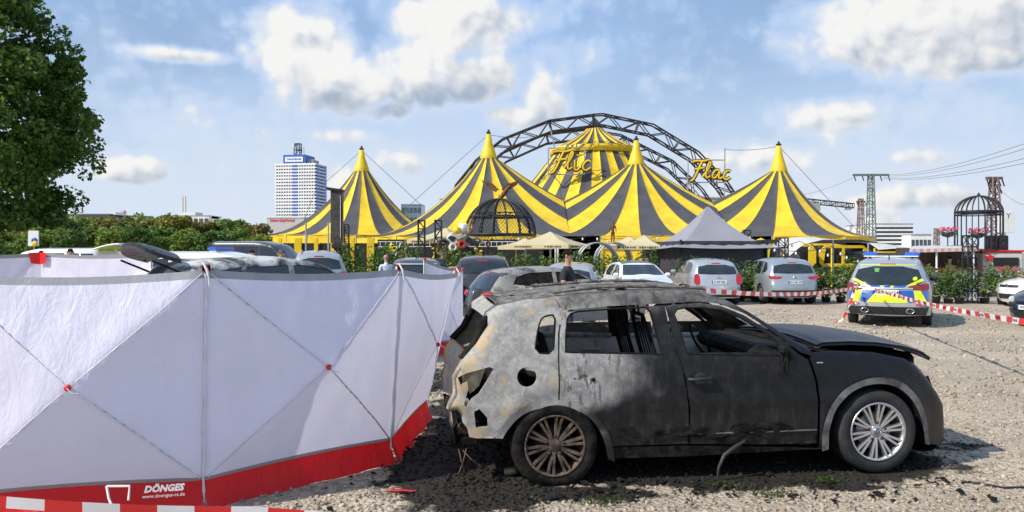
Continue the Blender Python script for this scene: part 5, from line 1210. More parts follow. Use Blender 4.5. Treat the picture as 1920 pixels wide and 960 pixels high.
MB().tube([(mX(740, D) - e.location.x, -.1, 1.5), (mX(748, D) - e.location.x, -.1, 2.0), (mX(752, D) - e.location.x, -.1, 2.3)], .05, 6).build('painted_arm', WHITEP, e)
# yellow entrance front under the left eaves
D = 62.0; e = empty('entrance_front', (mX(660, D), D, 0)); tag(e, 'yellow posts and dark openings under the entrance tent eaves', 'facade')
for i, x in enumerate(range(525, 800, 34)):
    xa = mX(x, D) - e.location.x; MB().box((xa, 0, 1.45), (.55 if i % 2 else .3, .2, 2.9), None, .02).build('yellow_post', YEL, e)
    MB().box((xa + .72, .12, 1.25), (1.0, .06, 2.5), None, .01).build('dark_opening', INK, e)
# parasols
CREAM = mat('cream canvas', (.66, .58, .36), .7, var=.06, vs=2, trans=.3)
def parasol(label, x, ytop, yedge, xl, xr, D, txt=True):
    e = empty('parasol', (mX(x, D), D, 0)); zt, ze = mz(ytop, D), mz(yedge, D); s = (xr - xl) / 2 / F * D; cx = mX((xl + xr) / 2, D) - e.location.x
    for k in range(4):
        a = k * math.pi / 2 + .35; c1 = Vector((s * 1.12 * math.cos(a), s * 1.12 * math.sin(a), ze)); c2 = Vector((s * 1.12 * math.cos(a + math.pi / 2), s * 1.12 * math.sin(a + math.pi / 2), ze)); top = Vector((0, 0, zt)); m0 = (c1 + c2) / 2 + Vector((0, 0, .03))
        v = [top]; f = []; nn = 6
        for i in range(1, nn + 1):
            for j in range(nn + 1): w = top.lerp(c1.lerp(c2, j / nn), i / nn); w.z -= .12 * math.sin(math.pi * i / nn) * .6 + .05 * math.sin(math.pi * j / nn) * i / nn; v.append(w)
        for j in range(nn): f.append((0, 1 + j, 2 + j))
        for i in range(nn - 1):
            for j in range(nn): q_ = 1 + i * (nn + 1) + j; f.append((q_, q_ + nn + 1, q_ + nn + 2, q_ + 1))
        pn = mk('canopy_panel', v, f, CREAM, e, True)
        b0 = [c1.lerp(c2, j / 6) for j in range(7)]; mk('flap', b0 + [q_ - Vector((0, 0, .18)) for q_ in b0], [(j, j + 1, j + 8, j + 7) for j in range(6)], CREAM, pn)
        if txt and math.sin(a + math.pi / 4) < -.3:
            dr_ = (c2 - c1).normalized(); nrm_ = Vector((math.cos(a + math.pi / 4), math.sin(a + math.pi / 4), 0)); m0 = (c1 + c2) / 2
            for q_ in (-.45, .45):
                pb = MB(); cx_ = -.4
                while cx_ < .4: wq_ = random.uniform(.04, .09); pb.box(m0 + dr_ * (q_ * s * .9 + cx_) + nrm_ * .02 + Vector((0, 0, -.09)), (wq_ * .7, .006, random.uniform(.05, .09)), Matrix.Rotation(math.atan2(dr_.y, dr_.x), 3, 'Z')); cx_ += wq_ + .02
                struct(pb.build('print', INK, pn), 'stuff')
    MB().tube([(0, 0, 0), (0, 0, zt)], .045, 8).build('pole', STEEL, e); MB().box((0, 0, .05), (.8, .8, .1), None, .02).build('base', DSTEEL, e)
    for k in range(4):
        a = k * math.pi / 2 + .35; MB().tube([(0, 0, ze - .15), (s * .6 * math.cos(a), s * .6 * math.sin(a), ze + (zt - ze) * .40)], .02, 5).build('strut', STEEL, e)
    tag(e, label, 'parasol')
parasol('large cream parasol beneath the globe cage, next to the man', 1032, 434, 459, 950, 1098, 37)
parasol('cream parasol behind the scrap sculpture and the black twin tower', 836, 427, 450, 772, 905, 41.5)
parasol('cream parasol nearest the grey pagoda roof', 1208, 440, 460, 1160, 1262, 35)
parasol('cream parasol partly hidden behind the one at the pagoda', 1180, 443, 459, 1128, 1232, 38)
parasol('flat cream parasol overlapping behind the one under the cage', 985, 446, 461, 942, 1040, 39, False)
# half-round mesh tunnels
MESHG = mat('grey mesh sheet', (.24, .25, .26), .6, trans=.4)
for (x, D, rr, lab) in ((1120, 33, .80, 'round grey mesh tunnel arch behind the hedge near the statue'), (1150, 35, .75, 'smaller round mesh tunnel arch beside the larger one'), (1450, 36, 1.15, 'pale round tunnel hoop behind the crossover')):
    e = empty('tunnel_arch', (mX(x, D), D, 0)); zc_ = mz(455 if x < 1400 else 463, D) - rr
    pr_ = [(rr * math.cos(a), rr * math.sin(a)) for a in np.linspace(-.25, math.pi + .25, 22)]
    v = [(a, -.6, b + zc_) for a, b in pr_] + [(a, .9, b + zc_) for a, b in pr_]; mk('mesh_sheet', v, [(i, i + 1, i + 23, i + 22) for i in range(21)], MESHG, e, True)
    for yy in (-.6, .9): MB().tube([(a, yy, b + zc_) for a, b in pr_], .03, 6).build('hoop', STEEL, e)
    for sg in (-1, 1): MB().tube([(sg * rr * .97, -.6, 0), (sg * rr * .97, -.6, zc_ - .2)], .04, 6).build('foot', STEEL, e)
    tag(e, lab, 'tunnel')
# grey pagoda tent
D = 33.5; e = empty('pagoda_tent', (mX(1327, D), D, 0)); tag(e, 'grey pagoda tent with a tall pointed roof and black walls', 'tent'); PG = mat('pagoda grey', (.30, .295, .33), .55, var=.06, vs=1.2, trans=.12); PW = mat('pagoda wall', (.040, .037, .048), .7, var=.2, vs=2, bump=.5, bs=4)
zt, ze = mz(388, D), mz(464, D); s = 108 / F * D; hs = s * .98; dth = .12
for k in range(4):
    a = k * math.pi / 2 + dth + math.pi / 4; R_ = hs * 1.33; v = []; f = []; nn = 10
    for i in range(nn + 1):
        q_ = i / nn; rad = R_ * (.02 + .98 * q_); z = ze + (zt - ze) * ((1 - q_) ** 1.75)
        for j in range(7): c1 = Vector((math.cos(a), math.sin(a), 0)) * rad; c2 = Vector((math.cos(a + math.pi / 2), math.sin(a + math.pi / 2), 0)) * rad; w = c1.lerp(c2, j / 6); w.z = z - .06 * math.sin(math.pi * j / 6) * q_; v.append(w)
    for i in range(nn):
        for j in range(6): q_ = i * 7 + j; f.append((q_, q_ + 7, q_ + 8, q_ + 1))
    mk('roof_panel', v, f, PG, e, True)
    c1 = Vector((math.cos(a), math.sin(a), 0)) * R_ * .78; c2 = Vector((math.cos(a + math.pi / 2), math.sin(a + math.pi / 2), 0)) * R_ * .78; ws = []
    for i in range(15):
        w = c1.lerp(c2, i / 14); n_ = Vector((math.cos(a + math.pi / 4), math.sin(a + math.pi / 4), 0)); ws.append(w + n_ * (.05 * math.sin(i * 2.1)))
    mk('side_wall', [Vector((w.x, w.y, 0.02)) for w in ws] + [Vector((w.x, w.y, ze + .25)) for w in ws], [(i, i + 1, i + 16, i + 15) for i in range(14)], PW, e, True)
    MB().tube([Vector((c1.x, c1.y, 0)) * 1.02, Vector((c1.x * 1.02, c1.y * 1.02, ze + .3))], .05, 6).build('corner_post', INK, e)
# yellow wagons with glazed fronts, dark roof, sail
D = 40.0
def wagon(x0, x1, y0, y1, lab, D=40.0):
    e = empty('yellow_wagon', (mX((x0 + x1) / 2, D), D, 0)); w = (x1 - x0) / F * D; zt = mz(y0, D); zb_ = max(.35, mz(y1, D))
    MB().box((0, 1.2, (zt + zb_) / 2), (w, 2.2, zt - zb_), None, .12).build('body', INK, e)
    pl = [(-w / 2 + .3, zt), (w / 2 - .3, zt), (w / 2, zt - .3), (w / 2, zb_ + .2), (w / 2 - .2, zb_), (-w / 2 + .2, zb_), (-w / 2, zb_ + .2), (-w / 2, zt - .3)]
    nwin = max(2, int(w / 1.5)); hl = []
    for i in range(nwin):
        a = -w / 2 + .22 + (w - .44) * i / nwin; b = -w / 2 + .22 + (w - .44) * (i + 1) / nwin - .14; hl.append([(a, zb_ + .16), (b, zb_ + .16), (b, zt - .14), (a + (.12 if i == 0 else 0), zt - .14)])
    plate('front_frame', pl, hl, lambda v, dp: np.stack([v[:, 0], np.full(len(v), -.02) + dp, v[:, 1]], 1), .08, YEL, e, .25)
    for q_ in hl: mk('window_pane', [(a, .06, b) for a, b in q_], [(0, 1, 2, 3)], GLASS, e)
    for sg in (-1, 1): MB().lathe([(0, -.1), (.3, -.1), (.34, 0), (.3, .1), (0, .1)], 16, 'y', loc=(sg * w * .3, .3, .34)).build('wagon_wheel', RUBBER, e)
    tag(e, lab, 'wagon')
wagon(1432, 1530, 457, 500, 'yellow wagon with rounded glazed front under the white sail'); wagon(1536, 1632, 460, 500, 'yellow glazed bar wagon under the dark flat roof', 41); wagon(1634, 1728, 471, 502, 'yellow framed wagon beyond the police car light bar', 39)
e = empty('tower_hut', (mX(1427, 45), 45, 0)); MB().box((0, 0, mz(468, 45) / 2), (.7, .7, mz(468, 45)), None, .03).build('shaft', YEL, e); MB().lathe([(.55, mz(468, 45)), (.3, mz(450, 45)), (0, mz(446, 45))], 4).build('hood', YEL, e); MB().lathe([(0, 0), (.1, 0), (.1, .05)], 12, 'y', loc=(0, -.37, mz(462, 45))).build('round_window', INK, e); tag(e, 'small yellow hut tower with pointed hood beside the pagoda', 'hut')
D = 37.0; e = empty('flat_canopy', (mX(1570, D), D, 0)); tag(e, 'long dark flat canopy sloping down over the yellow wagons', 'canopy')
v = [P(1440, 449, D + 6), P(1612, 449, D + 4), P(1735, 470, D), P(1735, 474, D), P(1612, 455, D + 4), P(1440, 456, D + 6)]; v = [q_ - e.location for q_ in v]; mk('roof_sheet', v + [q_ + Vector((0, 3.5, .0)) for q_ in v], [tuple(range(6)), tuple(range(11, 5, -1))] + [(i, (i + 1) % 6, (i + 1) % 6 + 6, i + 6) for i in range(6)], INK, e)
for x in (1470, 1560, 1640, 1720): MB().tube([(mX(x, D + 2) - e.location.x, 2, 0), (mX(x, D + 2) - e.location.x, 2, mz(465, D))], .06, 6).build('canopy_post', YEL if x < 1700 else WHITEP, e)
SAIL = mat('white sail', (.72, .71, .69), .6, trans=.3)
for (pp, lab, D) in ([((1464, 466), (1490, 449), (1525, 445), (1562, 449)), 'curved white sail awning over the yellow wagon', 35.5], [((1628, 455), (1660, 457), (1690, 462), (1722, 471)), 'narrow white awning edge running down to the kiosk', 36]):
    e = empty('sail_awning', (mX(pp[1][0], D), D, 0)); v = [P(x, y, D) - e.location for x, y in pp]; lo = [q_ + Vector((.1, -.8, -.32 + .1 * i)) for i, q_ in enumerate(v)]; bk = [q_ + Vector((0, 1.6, .05)) for q_ in v]
    mk('sheet', lo + v + bk, [(i, i + 1, i + 5, i + 4) for i in range(3)] + [(i + 4, i + 5, i + 9, i + 8) for i in range(3)], SAIL, e, True); MB().tube([(v[0].x, 0, 0), v[0]], .04, 6).build('mast', STEEL, e); MB().tube([(v[3].x, 0, 0), v[3]], .04, 6).build('mast', STEEL, e); tag(e, lab, 'awning')
# string lights
BULB = mat('bulb', (.75, .74, .70), .3)
for (pts, lab, D) in ((((1395, 432), (1440, 458), (1500, 452), (1570, 478), (1640, 470)), 'string of white bulbs hung before the yellow wagons', 34), (((1400, 440), (1470, 470), (1560, 462), (1625, 490)), 'lower string of white bulbs before the yellow wagons', 33.5), (((950, 440), (1040, 446), (1110, 440), (1150, 447), (1260, 438)), 'string of bulbs draped above the cream parasols', 40)):
    e = empty('string_lights', P(pts[0][0], pts[0][1], D)); w = []
    for a, b in zip(pts[:-1], pts[1:]):
        for k in range(8): q_ = P(a[0] + (b[0] - a[0]) * k / 8, a[1] + (b[1] - a[1]) * k / 8 + 5 * math.sin(math.pi * k / 8), D); w.append(q_ - e.location)
    MB().tube(w, .012, 4).build('wire', INK, e)
    for i in range(2, len(w), 4): MB().lathe([(0, -.16), (.045, -.12), (.05, -.07), (.02, -.02), (0, 0)], 8, loc=w[i]).build('bulb', BULB, e)
    tag(e, lab, 'lights')
# kiosk caravan with awning, cage on its roof, flowers, loudspeakers
D = 33.0; kz = mz(470, D)
e = empty('kiosk', (mX(1785, D), D, 0)); tag(e, 'white and red snack kiosk with open hatch and striped awning', 'kiosk'); ex = lambda x: mX(x, D) - e.location.x
MB().box((ex(1880), .9, (mz(473, D) + .45) / 2 + .1), (ex(1908) - ex(1832), 2.2, mz(473, D) - .45), None, .16).build('caravan_body', mat('caravan white', (.58, .56, .52), .5, var=.1, vs=2), e)
MB().box((ex(1880), -.23, mz(491, D)), (ex(1900) - ex(1853), .04, .36), None, .01).build('hatch_opening', INK, e)
MB().box((ex(1880), .9, mz(472, D) + .03), (ex(1910) - ex(1830), 2.3, .08), None, .02).build('roof_trim', REDP, e)
MB().box((ex(1780), 1.2, 1.0), (ex(1832) - ex(1725), 2.0, 2.0), None, .03).build('bar_hut', mat('dark timber', (.05, .035, .025), .7, var=.4, vs=3), e)
MB().box((ex(1778), -.1, mz(503, D)), (ex(1835) - ex(1722), .5, .08), None, .02).build('counter', REDP, e)
MB().box((ex(1778), -.05, mz(503, D) / 2 - .05), (ex(1833) - ex(1724), .1, mz(503, D)), None, .02).build('counter_front', WHITEP, e)
aw = [P(1705, 467, D - 1.6), P(1836, 464, D - 1.6), P(1836, 459, D + .8), P(1712, 461, D + .8)]; aw = [q_ - e.location for q_ in aw]; mk('awning', aw + [q_ - Vector((0, 0, .05)) for q_ in aw], [(0, 1, 2, 3), (7, 6, 5, 4), (0, 4, 5, 1), (1, 5, 6, 2), (3, 2, 6, 7), (0, 3, 7, 4)], SAIL, e)
fr = [aw[0].lerp(aw[1], i / 20) for i in range(21)]
for i in range(20): a, b = fr[i], fr[i + 1]; dn = Vector((0, -.01, -.14)); mk('awning_flap', [a, b, b + dn, a + dn], [(0, 1, 2, 3)], mat('faded red print', (.60, .30, .26), .6) if i % 2 else SAIL, e)
for x in (1720, 1786): MB().tube([(ex(x), -1.5, 0), (ex(x), -1.5, mz(468, D - 1.5))], .04, 8).build('awning_post', WHITEP, e)
fl = MB()
for k in range(90):
    q_ = Vector((ex(random.uniform(1862, 1898)), -.35 + random.uniform(-.1, .1), mz(505, D) + random.uniform(-.06, .12))); fl.add([q_ + Vector((.05 * math.cos(t), random.uniform(-.03, .03), .05 * math.sin(t))) for t in (0, 1.6, 3.1, 4.7)], [(0, 1, 2, 3)])
PINK = mat('pink petals', (.62, .10, .20), .6, var=.4, vs=20); struct(fl.build('window_flowers', PINK, e), 'stuff')
star = []
for k in range(10): a = k * math.pi / 5 + math.pi / 2; rr = .22 if k % 2 == 0 else .09; star.append((ex(1849) + rr * math.cos(a), -.26, mz(483, D) + rr * math.sin(a)))
mk('red_star', star + [(x, y + .03, z) for x, y, z in star], [tuple(range(10)), tuple(range(19, 9, -1))] + [(i, (i + 1) % 10, (i + 1) % 10 + 10, i + 10) for i in range(10)], REDP, e)
# birdcage
Dg = 33.6; e = empty('birdcage', (mX(1835, Dg), Dg, kz)); tag(e, 'big black wrought-iron birdcage with a dome on the kiosk roof', 'cage'); rg_ = 40 / F * Dg; hz_ = (470 - 398) / F * Dg; ht = (398 - 367) / F * Dg
for k in range(24):
    a = 2 * math.pi * k / 24; pts = [(rg_ * math.cos(a), rg_ * math.sin(a), 0), (rg_ * math.cos(a), rg_ * math.sin(a), hz_)] + [(rg_ * math.cos(t) * math.cos(a), rg_ * math.cos(t) * math.sin(a), hz_ + ht * math.sin(t)) for t in np.linspace(.15, math.pi / 2 - .03, 9)]
    MB().tube(pts, .020, 5).build('bar', DSTEEL, e)
for z in (.05, hz_ * .93, hz_ * .98 + .02, hz_ * 1.02): MB().tube([(rg_ * math.cos(a), rg_ * math.sin(a), z) for a in np.linspace(0, 6.283, 37)[:-1]], .026, 5, closed=True).build('hoop', DSTEEL, e)
MB().lathe([(0, 0), (.05, .03), (.06, .08), (.03, .13), (0, .17)], 10, loc=(0, 0, hz_ + ht - .02)).build('finial', DSTEEL, e)
for (x, y, lab) in ((1777, 436, 'pink flower basket on a stand over the kiosk awning'), (1833, 438, 'pink flower basket hanging inside the birdcage')):
    e = empty('flower_basket', P(x, 470, 33.3)); q0 = P(x, y, 33.3) - e.location; fl = MB(); rs = random.Random(x)
    MB().lathe([(0, -.22), (.2, -.15), (.26, .0), (.22, .02), (0, 0)], 12, loc=q0).build('bowl', DSTEEL, e); MB().tube([(0, 0, 0), q0 - Vector((0, 0, .2))], .025, 6).build('stand', DSTEEL, e)
    for k in range(130):
        a = rs.uniform(0, 6.28); rr = .38 * rs.random() ** .5; p_ = q0 + Vector((rr * math.cos(a) * 1.1, rr * math.sin(a), .05 + .16 * rs.random())); fl.add([p_ + Vector((rs.uniform(-.06, .06), rs.uniform(-.06, .06), rs.uniform(-.06, .06))) for _ in range(4)], [(0, 1, 2, 3)])
    struct(fl.build('blossoms', PINK, e), 'stuff'); gl = MB()
    for k in range(60): a = rs.uniform(0, 6.28); p_ = q0 + Vector((.33 * math.cos(a), .33 * math.sin(a), rs.uniform(-.15, .08))); gl.add([p_ + Vector((rs.uniform(-.06, .06), rs.uniform(-.06, .06), rs.uniform(-.06, .06))) for _ in range(4)], [(0, 1, 2, 3)])
    struct(gl.build('leaves', mat('basket leaves', (.05, .11, .03), .6), e), 'stuff'); tag(e, lab, 'flowers')
for (x, lab) in ((1857, 'black loudspeaker on the kiosk roof beside the birdcage'), (1879, 'black loudspeaker on the kiosk roof beyond the first one')):
    e = empty('loudspeaker', P(x, 470, 33.0)); MB().box((0, 0, .32), (.36, .34, .62), None, .04).build('cabinet', INK, e); MB().lathe([(.03, -.01), (.11, -.01), (.14, .01)], 16, 'y', loc=(0, -.175, .22)).build('woofer', DSTEEL, e); MB().box((0, -.172, .5), (.2, .02, .12), None, .02).build('horn', DSTEEL, e); tag(e, lab, 'loudspeaker')
e = empty('wall_sign', P(1886, 470, 37)); MB().box((0, 0, mz(416, 37) - mz(470, 37)), (.75, .06, 1.0), None, .01).build('board', WHITEP, e); MB().tube([(0, .05, 0), (0, .05, 1.5)], .03, 6).build('post', STEEL, e); text_mesh('Y', .34, frame(Vector((0.1, -.035, mz(405, 37) - mz(470, 37))), (1, 0, 0), (0, 0, 1)), INK, 'letter', e); MB().tube([(0, .05, -mz(470, 37)), (0, .05, 0)], .04, 6).build('pole', STEEL, e); tag(e, 'white sign board with a dark letter Y behind the birdcage', 'sign')
D = 29.0; e = empty('lattice_tower', (mX(1819, D), D, 0)); tag(e, 'dark lattice post with a rusty figure bracket before the kiosk', 'truss'); truss_line([(0, 0, 0), (0, 0, mz(442, D))], .36, e, 't', .03, seg=.36); MB().box((0, 0, .02), (.7, .7, .05), None, .01).build('base_plate', DSTEEL, e)
# ------------------------------------------------------------------ far buildings and pylons
BW = mat('building white', (.72, .72, .71), .6, var=.08, vs=.2); BB = mat('building blue', (.035, .12, .42), .45, var=.1, vs=.2); BWIN = mat('building window', (.05, .065, .085), .2, var=.4, vs=.15, coat=.3); BGR = mat('building grey', (.30, .30, .30), .7, var=.12, vs=.3)
D = 230.0; e = empty('office_tower', (mX(553, D), D, 0)); yw = R(-9); e.rotation_euler = (0, 0, yw); tag(e, 'white and blue striped office tower with an aerial mast', 'building')
zt, zb_ = mz(308, D), 0; w = 80 / F * D; dp = 8.5; nfl = 17; z0 = mz(412, D)
MB().box((0, dp / 2, (zt + 0) / 2), (w - .3, dp - .3, zt), None).build('core', BWIN, e)
fh = (zt - z0) / nfl
for i in range(nfl + 1):
    z = z0 + fh * i; MB().box((0, dp / 2, z), (w, dp, fh * .60), None).build('floor_band', BW, e)
for i in range(nfl):
    z = z0 + fh * (i + .5)
    for k in range(16):
        x = -w / 2 + w * (k + .5) / 16; MB().box((x, -.0, z), (w / 16 * .25 if k not in (7, 8) else w / 16 * .9, .22, fh * .5)).build('window_pier', BB if k in (7, 8) else BW, e)
for k in (0, 1): MB().box((w / 2 + .06, dp * (.25 + .5 * k), (zt + z0) / 2), (.1, dp * .4, zt - z0)).build('blue_side_panel', BB, e)
for i in range(nfl + 1): MB().box((w / 2 + .1, dp / 2, z0 + fh * i), (.14, dp, fh * .3)).build('side_band', BW, e)
pw = w * .55; ph = (308 - 290) / F * D; po = MB().box((-.6, dp / 2, zt + ph / 2 + .1), (pw, dp * .8, ph)).build('plant_box', BB, e)
MB().box((-.6, dp * .1 - .12, zt + ph * .55), (pw * .8, .12, ph * .5)).build('sign_board', WFILM, po); text_mesh('TARGOBANK', ph * .27, frame(Vector((-.6, dp * .1 - .2, zt + ph * .55)), (1, 0, 0), (0, 0, 1)), PLBLUE, 'lettering', po, bold=.03)
MB().box((-.6 + pw * .62, dp / 2, zt + ph * .3), (pw * .3, dp * .5, ph * .5)).build('roof_box', BGR, e); truss_line([(-.9, dp / 2, zt + ph), (-.9, dp / 2, zt + ph + 24 / F * D)], 1.5, e, 'aerial', .13, seg=1.5)
for dx in (-2.3, .9): MB().tube([(dx, dp / 2, zt + ph), (dx, dp / 2, zt + ph + 2.6)], .06, 5).build('aerial_rod', DSTEEL, e)
e = empty('hotel_block', (mX(535, 215), 215, 0)); MB().box((0, 5, mz(408, 215) / 2), (10, 10, mz(408, 215))).build('block', mat('hotel grey', (.50, .48, .46), .7), e); text_mesh('IntercityHotel', 1.15, frame(Vector((-.8, -.1, mz(413, 215))), (1, 0, 0), (0, 0, 1)), REDP, 'lettering', e, bold=.03); MB().box((0, 5, mz(407, 215)), (10.3, 10.3, .3)).build('parapet', BW, e); tag(e, 'low pale hotel block with red lettering at the foot of the office tower', 'building')
def block(name, label, x0, x1, y0, D, dpt, m, rows=3, cols=6, ybase=472, steps=()):
    e = empty(name, (mX((x0 + x1) / 2, D), D, 0)); w = (x1 - x0) / F * D; zt = mz(y0, D)
    MB().box((0, dpt / 2, zt / 2), (w, dpt, zt)).build('wall', m, e); MB().box((0, dpt / 2, zt + .15), (w * 1.01, dpt * 1.02, .3)).build('parapet', BGR, e)
    zl = zt - rows * 3.4
    for i in range(rows):
        for k in range(cols): MB().box((-w / 2 + w * (k + .5) / cols, -.03, zt - 1.9 - i * 3.4), (w / cols * .72, .1, 1.7)).build('window', BWIN, e)
    for (a, b, yy) in steps: 
        wz = mz(yy, D); MB().box((mX((a + b) / 2, D) - e.location.x, dpt * .5, (wz + zt) / 2), ((b - a) / F * D, dpt * .6, wz - zt)).build('upper_block', BW, e)
    tag(e, label, 'building'); return e
block('office_block', 'long pale office block with a raised stair tower above the trees', 302, 392, 405, 330, 14, BW, 1, 9, steps=((330, 361, 397), (361, 392, 409)))
block('office_block', 'dark flat-roofed building with a white roof hut above the trees', 90, 205, 402, 300, 14, mat('brown roofline', (.07, .06, .055), .8), 1, 8, steps=((194, 210, 397),)); block('office_block', 'low dark building with a round sign on its roof above the trees', 206, 262, 405, 310, 12, BGR, 1, 6)
e = empty('round_sign', P(232, 403, 311)); MB().lathe([(0, -.15), (.95, -.15), (.95, .15), (0, .15)], 20, 'y', loc=(0, 0, .9)).build('disc', mat('pink sign', (.5, .15, .22), .5), e); MB().tube([(0, 0, -1), (0, 0, 0)], .1, 6).build('stand', DSTEEL, e); tag(e, 'small round pinkish roof sign above the tree belt', 'sign')
e = empty('twin_chimney', (mX(345, 420), 420, 0)); [MB().tube([(dx, 0, 0), (dx, 0, mz(368, 420))], [.55, .45], 8).build('stack', mat('pale stack', (.62, .58, .50), .7), e) for dx in (-.7, .7)]; tag(e, 'pair of slender pale chimneys far behind the office block', 'chimney')
block('glass_block', 'blue-grey glass office block between the two circus tents', 752, 790, 384, 280, 12, mat('glass facade', (.14, .20, .25), .25, var=.3, vs=.2), 5, 5); block('white_tower', 'small white roof box peeping over the tent slope', 824, 842, 374, 300, 8, BW, 1, 2)
e = block('terrace_block', 'stepped white concrete office block beside the green pylon', 1640, 1712, 421, 190, 16, BW, 0, 6, steps=((1652, 1700, 403),))
for i in range(6):
    z = mz(424 + i * 7.5, 190); MB().box((0, -.4, z), (9.4, .9, .45)).build('balcony_band', BW, e); MB().box((0, .02, z - .5), (9.0, .1, .55)).build('window_band', BWIN, e)
block('terrace_block', 'low wing of the stepped concrete block behind the kiosk', 1708, 1746, 441, 185, 12, BW, 3, 5); block('stadium_edge', 'grey building rim with a railing behind the lattice arches', 1270, 1405, 372, 190, 20, BGR, 0, 8)
def lattice_mast(label, x, ytop, D, w0, w1, m, arms=()):
    e = empty('lattice_mast', (mX(x, D), D, 0)); zt = mz(ytop, D); tag(e, label, 'pylon')
    for sx_ in (-1, 1):
        for sy_ in (-1, 1): MB().tube([(sx_ * w0, sy_ * w0, 0), (sx_ * w1, sy_ * w1, zt)], .11, 4).build('leg', m, e)
    b = MB(); n = 14
    for i in range(n):
        for (ax_, s_) in ((0, -1), (0, 1), (1, -1), (1, 1)):
            a, c = w0 + (w1 - w0) * i / n, w0 + (w1 - w0) * (i + 1) / n; z0, z1 = zt * i / n, zt * (i + 1) / n; g = 1 if i % 2 else -1
            b.tube([(g * a, s_ * a, z0), (-g * c, s_ * c, z1)] if ax_ == 0 else [(s_ * a, g * a, z0), (s_ * c, -g * c, z1)], .06, 4, False)
    struct(b.build('bracing', m, e), 'stuff')
    for (yy, hw) in arms: 
        z = mz(yy, D); MB().box((0, 0, z), (2 * hw, .35, .3)).build('cross_arm', m, e)
        for k in (-.95, -.5, .5, .95): MB().tube([(hw * k, 0, z), (hw * k + .3, 0, z - .9)], .08, 5).build('insulator', DSTEEL, e)
    return e
GST = mat('green pylon steel', (.12, .17, .155), .6, .2, .2); RST = mat('brown pylon steel', (.16, .10, .085), .6, .2, .2)
lattice_mast('green lattice power pylon with one wide cross-arm', 1633, 326, 120, .62, .30, GST, ((328, 2.7),)); lattice_mast('brown lattice mast close to the green pylon', 1614, 372, 150, .7, .3, RST, ((378, .8),)); lattice_mast('brown lattice mast rising behind the birdcage', 1864, 332, 90, .75, .28, RST, ((334, .9), (348, .6))); lattice_mast('thin far brown mast between the stepped block and the kiosk', 1756, 428, 160, .5, .3, RST)
e = empty('tower_crane', (mX(1528, 200), 200, 0)); truss_line([P(1505, 376, 200) - e.location, P(1600, 386, 200) - e.location], 1.1, e, 'jib', .1, seg=1.4); truss_line([(0, 0, 0), P(1528, 380, 200) - e.location], 1.2, e, 'mast', .1, seg=1.6); MB().box(P(1590, 390, 200) - e.location, (1.3, 1, 1.0), None, .05).build('trolley', BGR, e); MB().box(P(1528, 388, 200) - e.location, (2.2, 1.6, 1.8), None, .1).build('cab', BGR, e); tag(e, 'dark tower crane jib behind the end tent', 'crane')
for i, (a, b) in enumerate((((1660, 328), (1925, 268)), ((1660, 330), (1925, 278)), ((1655, 333), (1925, 296)), ((1655, 334), (1925, 305)))): cable('power line sagging from the green pylon out of view', [P(*a, 120), P(*b, 60)], .02, .6, 'power_line', 18)['group'] = 'power lines from the green pylon'
for (a, b, lab) in (((1610, 329), (1500, 366), 'power line from the green pylon towards the crane'), ((1872, 350), (1925, 385), 'power line running down from the brown mast behind the birdcage')): cable(lab, [P(*a, 120 if a[0] < 1700 else 90), P(*b, 160 if a[0] < 1700 else 80)], .025, .4, 'power_line')
for (x, yt, D, lab) in ((141, 382, 85, 'grey street lamp with a short arm rising above the tree belt'), (293, 412, 95, 'thin grey pole among the belt trees'), (221, 428, 90, 'short thin pole among the belt trees')):
    e = empty('street_lamp', (mX(x, D), D, 0)); zt = mz(yt, D); MB().tube([(0, 0, 0), (0, 0, zt)], [.10, .06], 8).build('pole', STEEL, e)
    if x == 141: MB().tube([(0, 0, zt), (-.3, 0, zt + .1), (-.6, 0, zt + .1)], .05, 6).build('arm', STEEL, e); MB().box((-.75, 0, zt + .08), (.5, .2, .1), None, .03).build('lamp_head', BGR, e)
    tag(e, lab, 'lamp post')
e = empty('billboard', (mX(63, 60), 60, 0)); MB().box((0, 0, mz(447, 60)), (.78, .1, 1.15), None, .01).build('poster_panel', WFILM, e); MB().lathe([(0, -.02), (.22, -.02), (.25, 0)], 14, 'y', loc=(.1, -.05, mz(449, 60) - .1)).build('poster_print', PLBLUE, e); MB().lathe([(0, -.02), (.2, -.02), (.22, 0)], 14, 'y', loc=(.12, -.07, mz(449, 60) - .32)).build('poster_print', YEL, e); MB().tube([(0, .08, 0), (0, .08, mz(450, 60))], .05, 6).build('post', STEEL, e); tag(e, 'white poster stand with blue and yellow print beside the big tree', 'sign')
for i in range(9):
    x = mX(100 + i * 24, 52); e = MB().box((x, 52, .95), (.80, .12, 1.85), None, .01).build('wall_panel', mat('wall panel', (.42, .38, .34), .7) if i % 3 else BGR); tag(e, 'low grey panel of the car-park wall below the belt trees', 'wall', 'panels of the car-park wall')
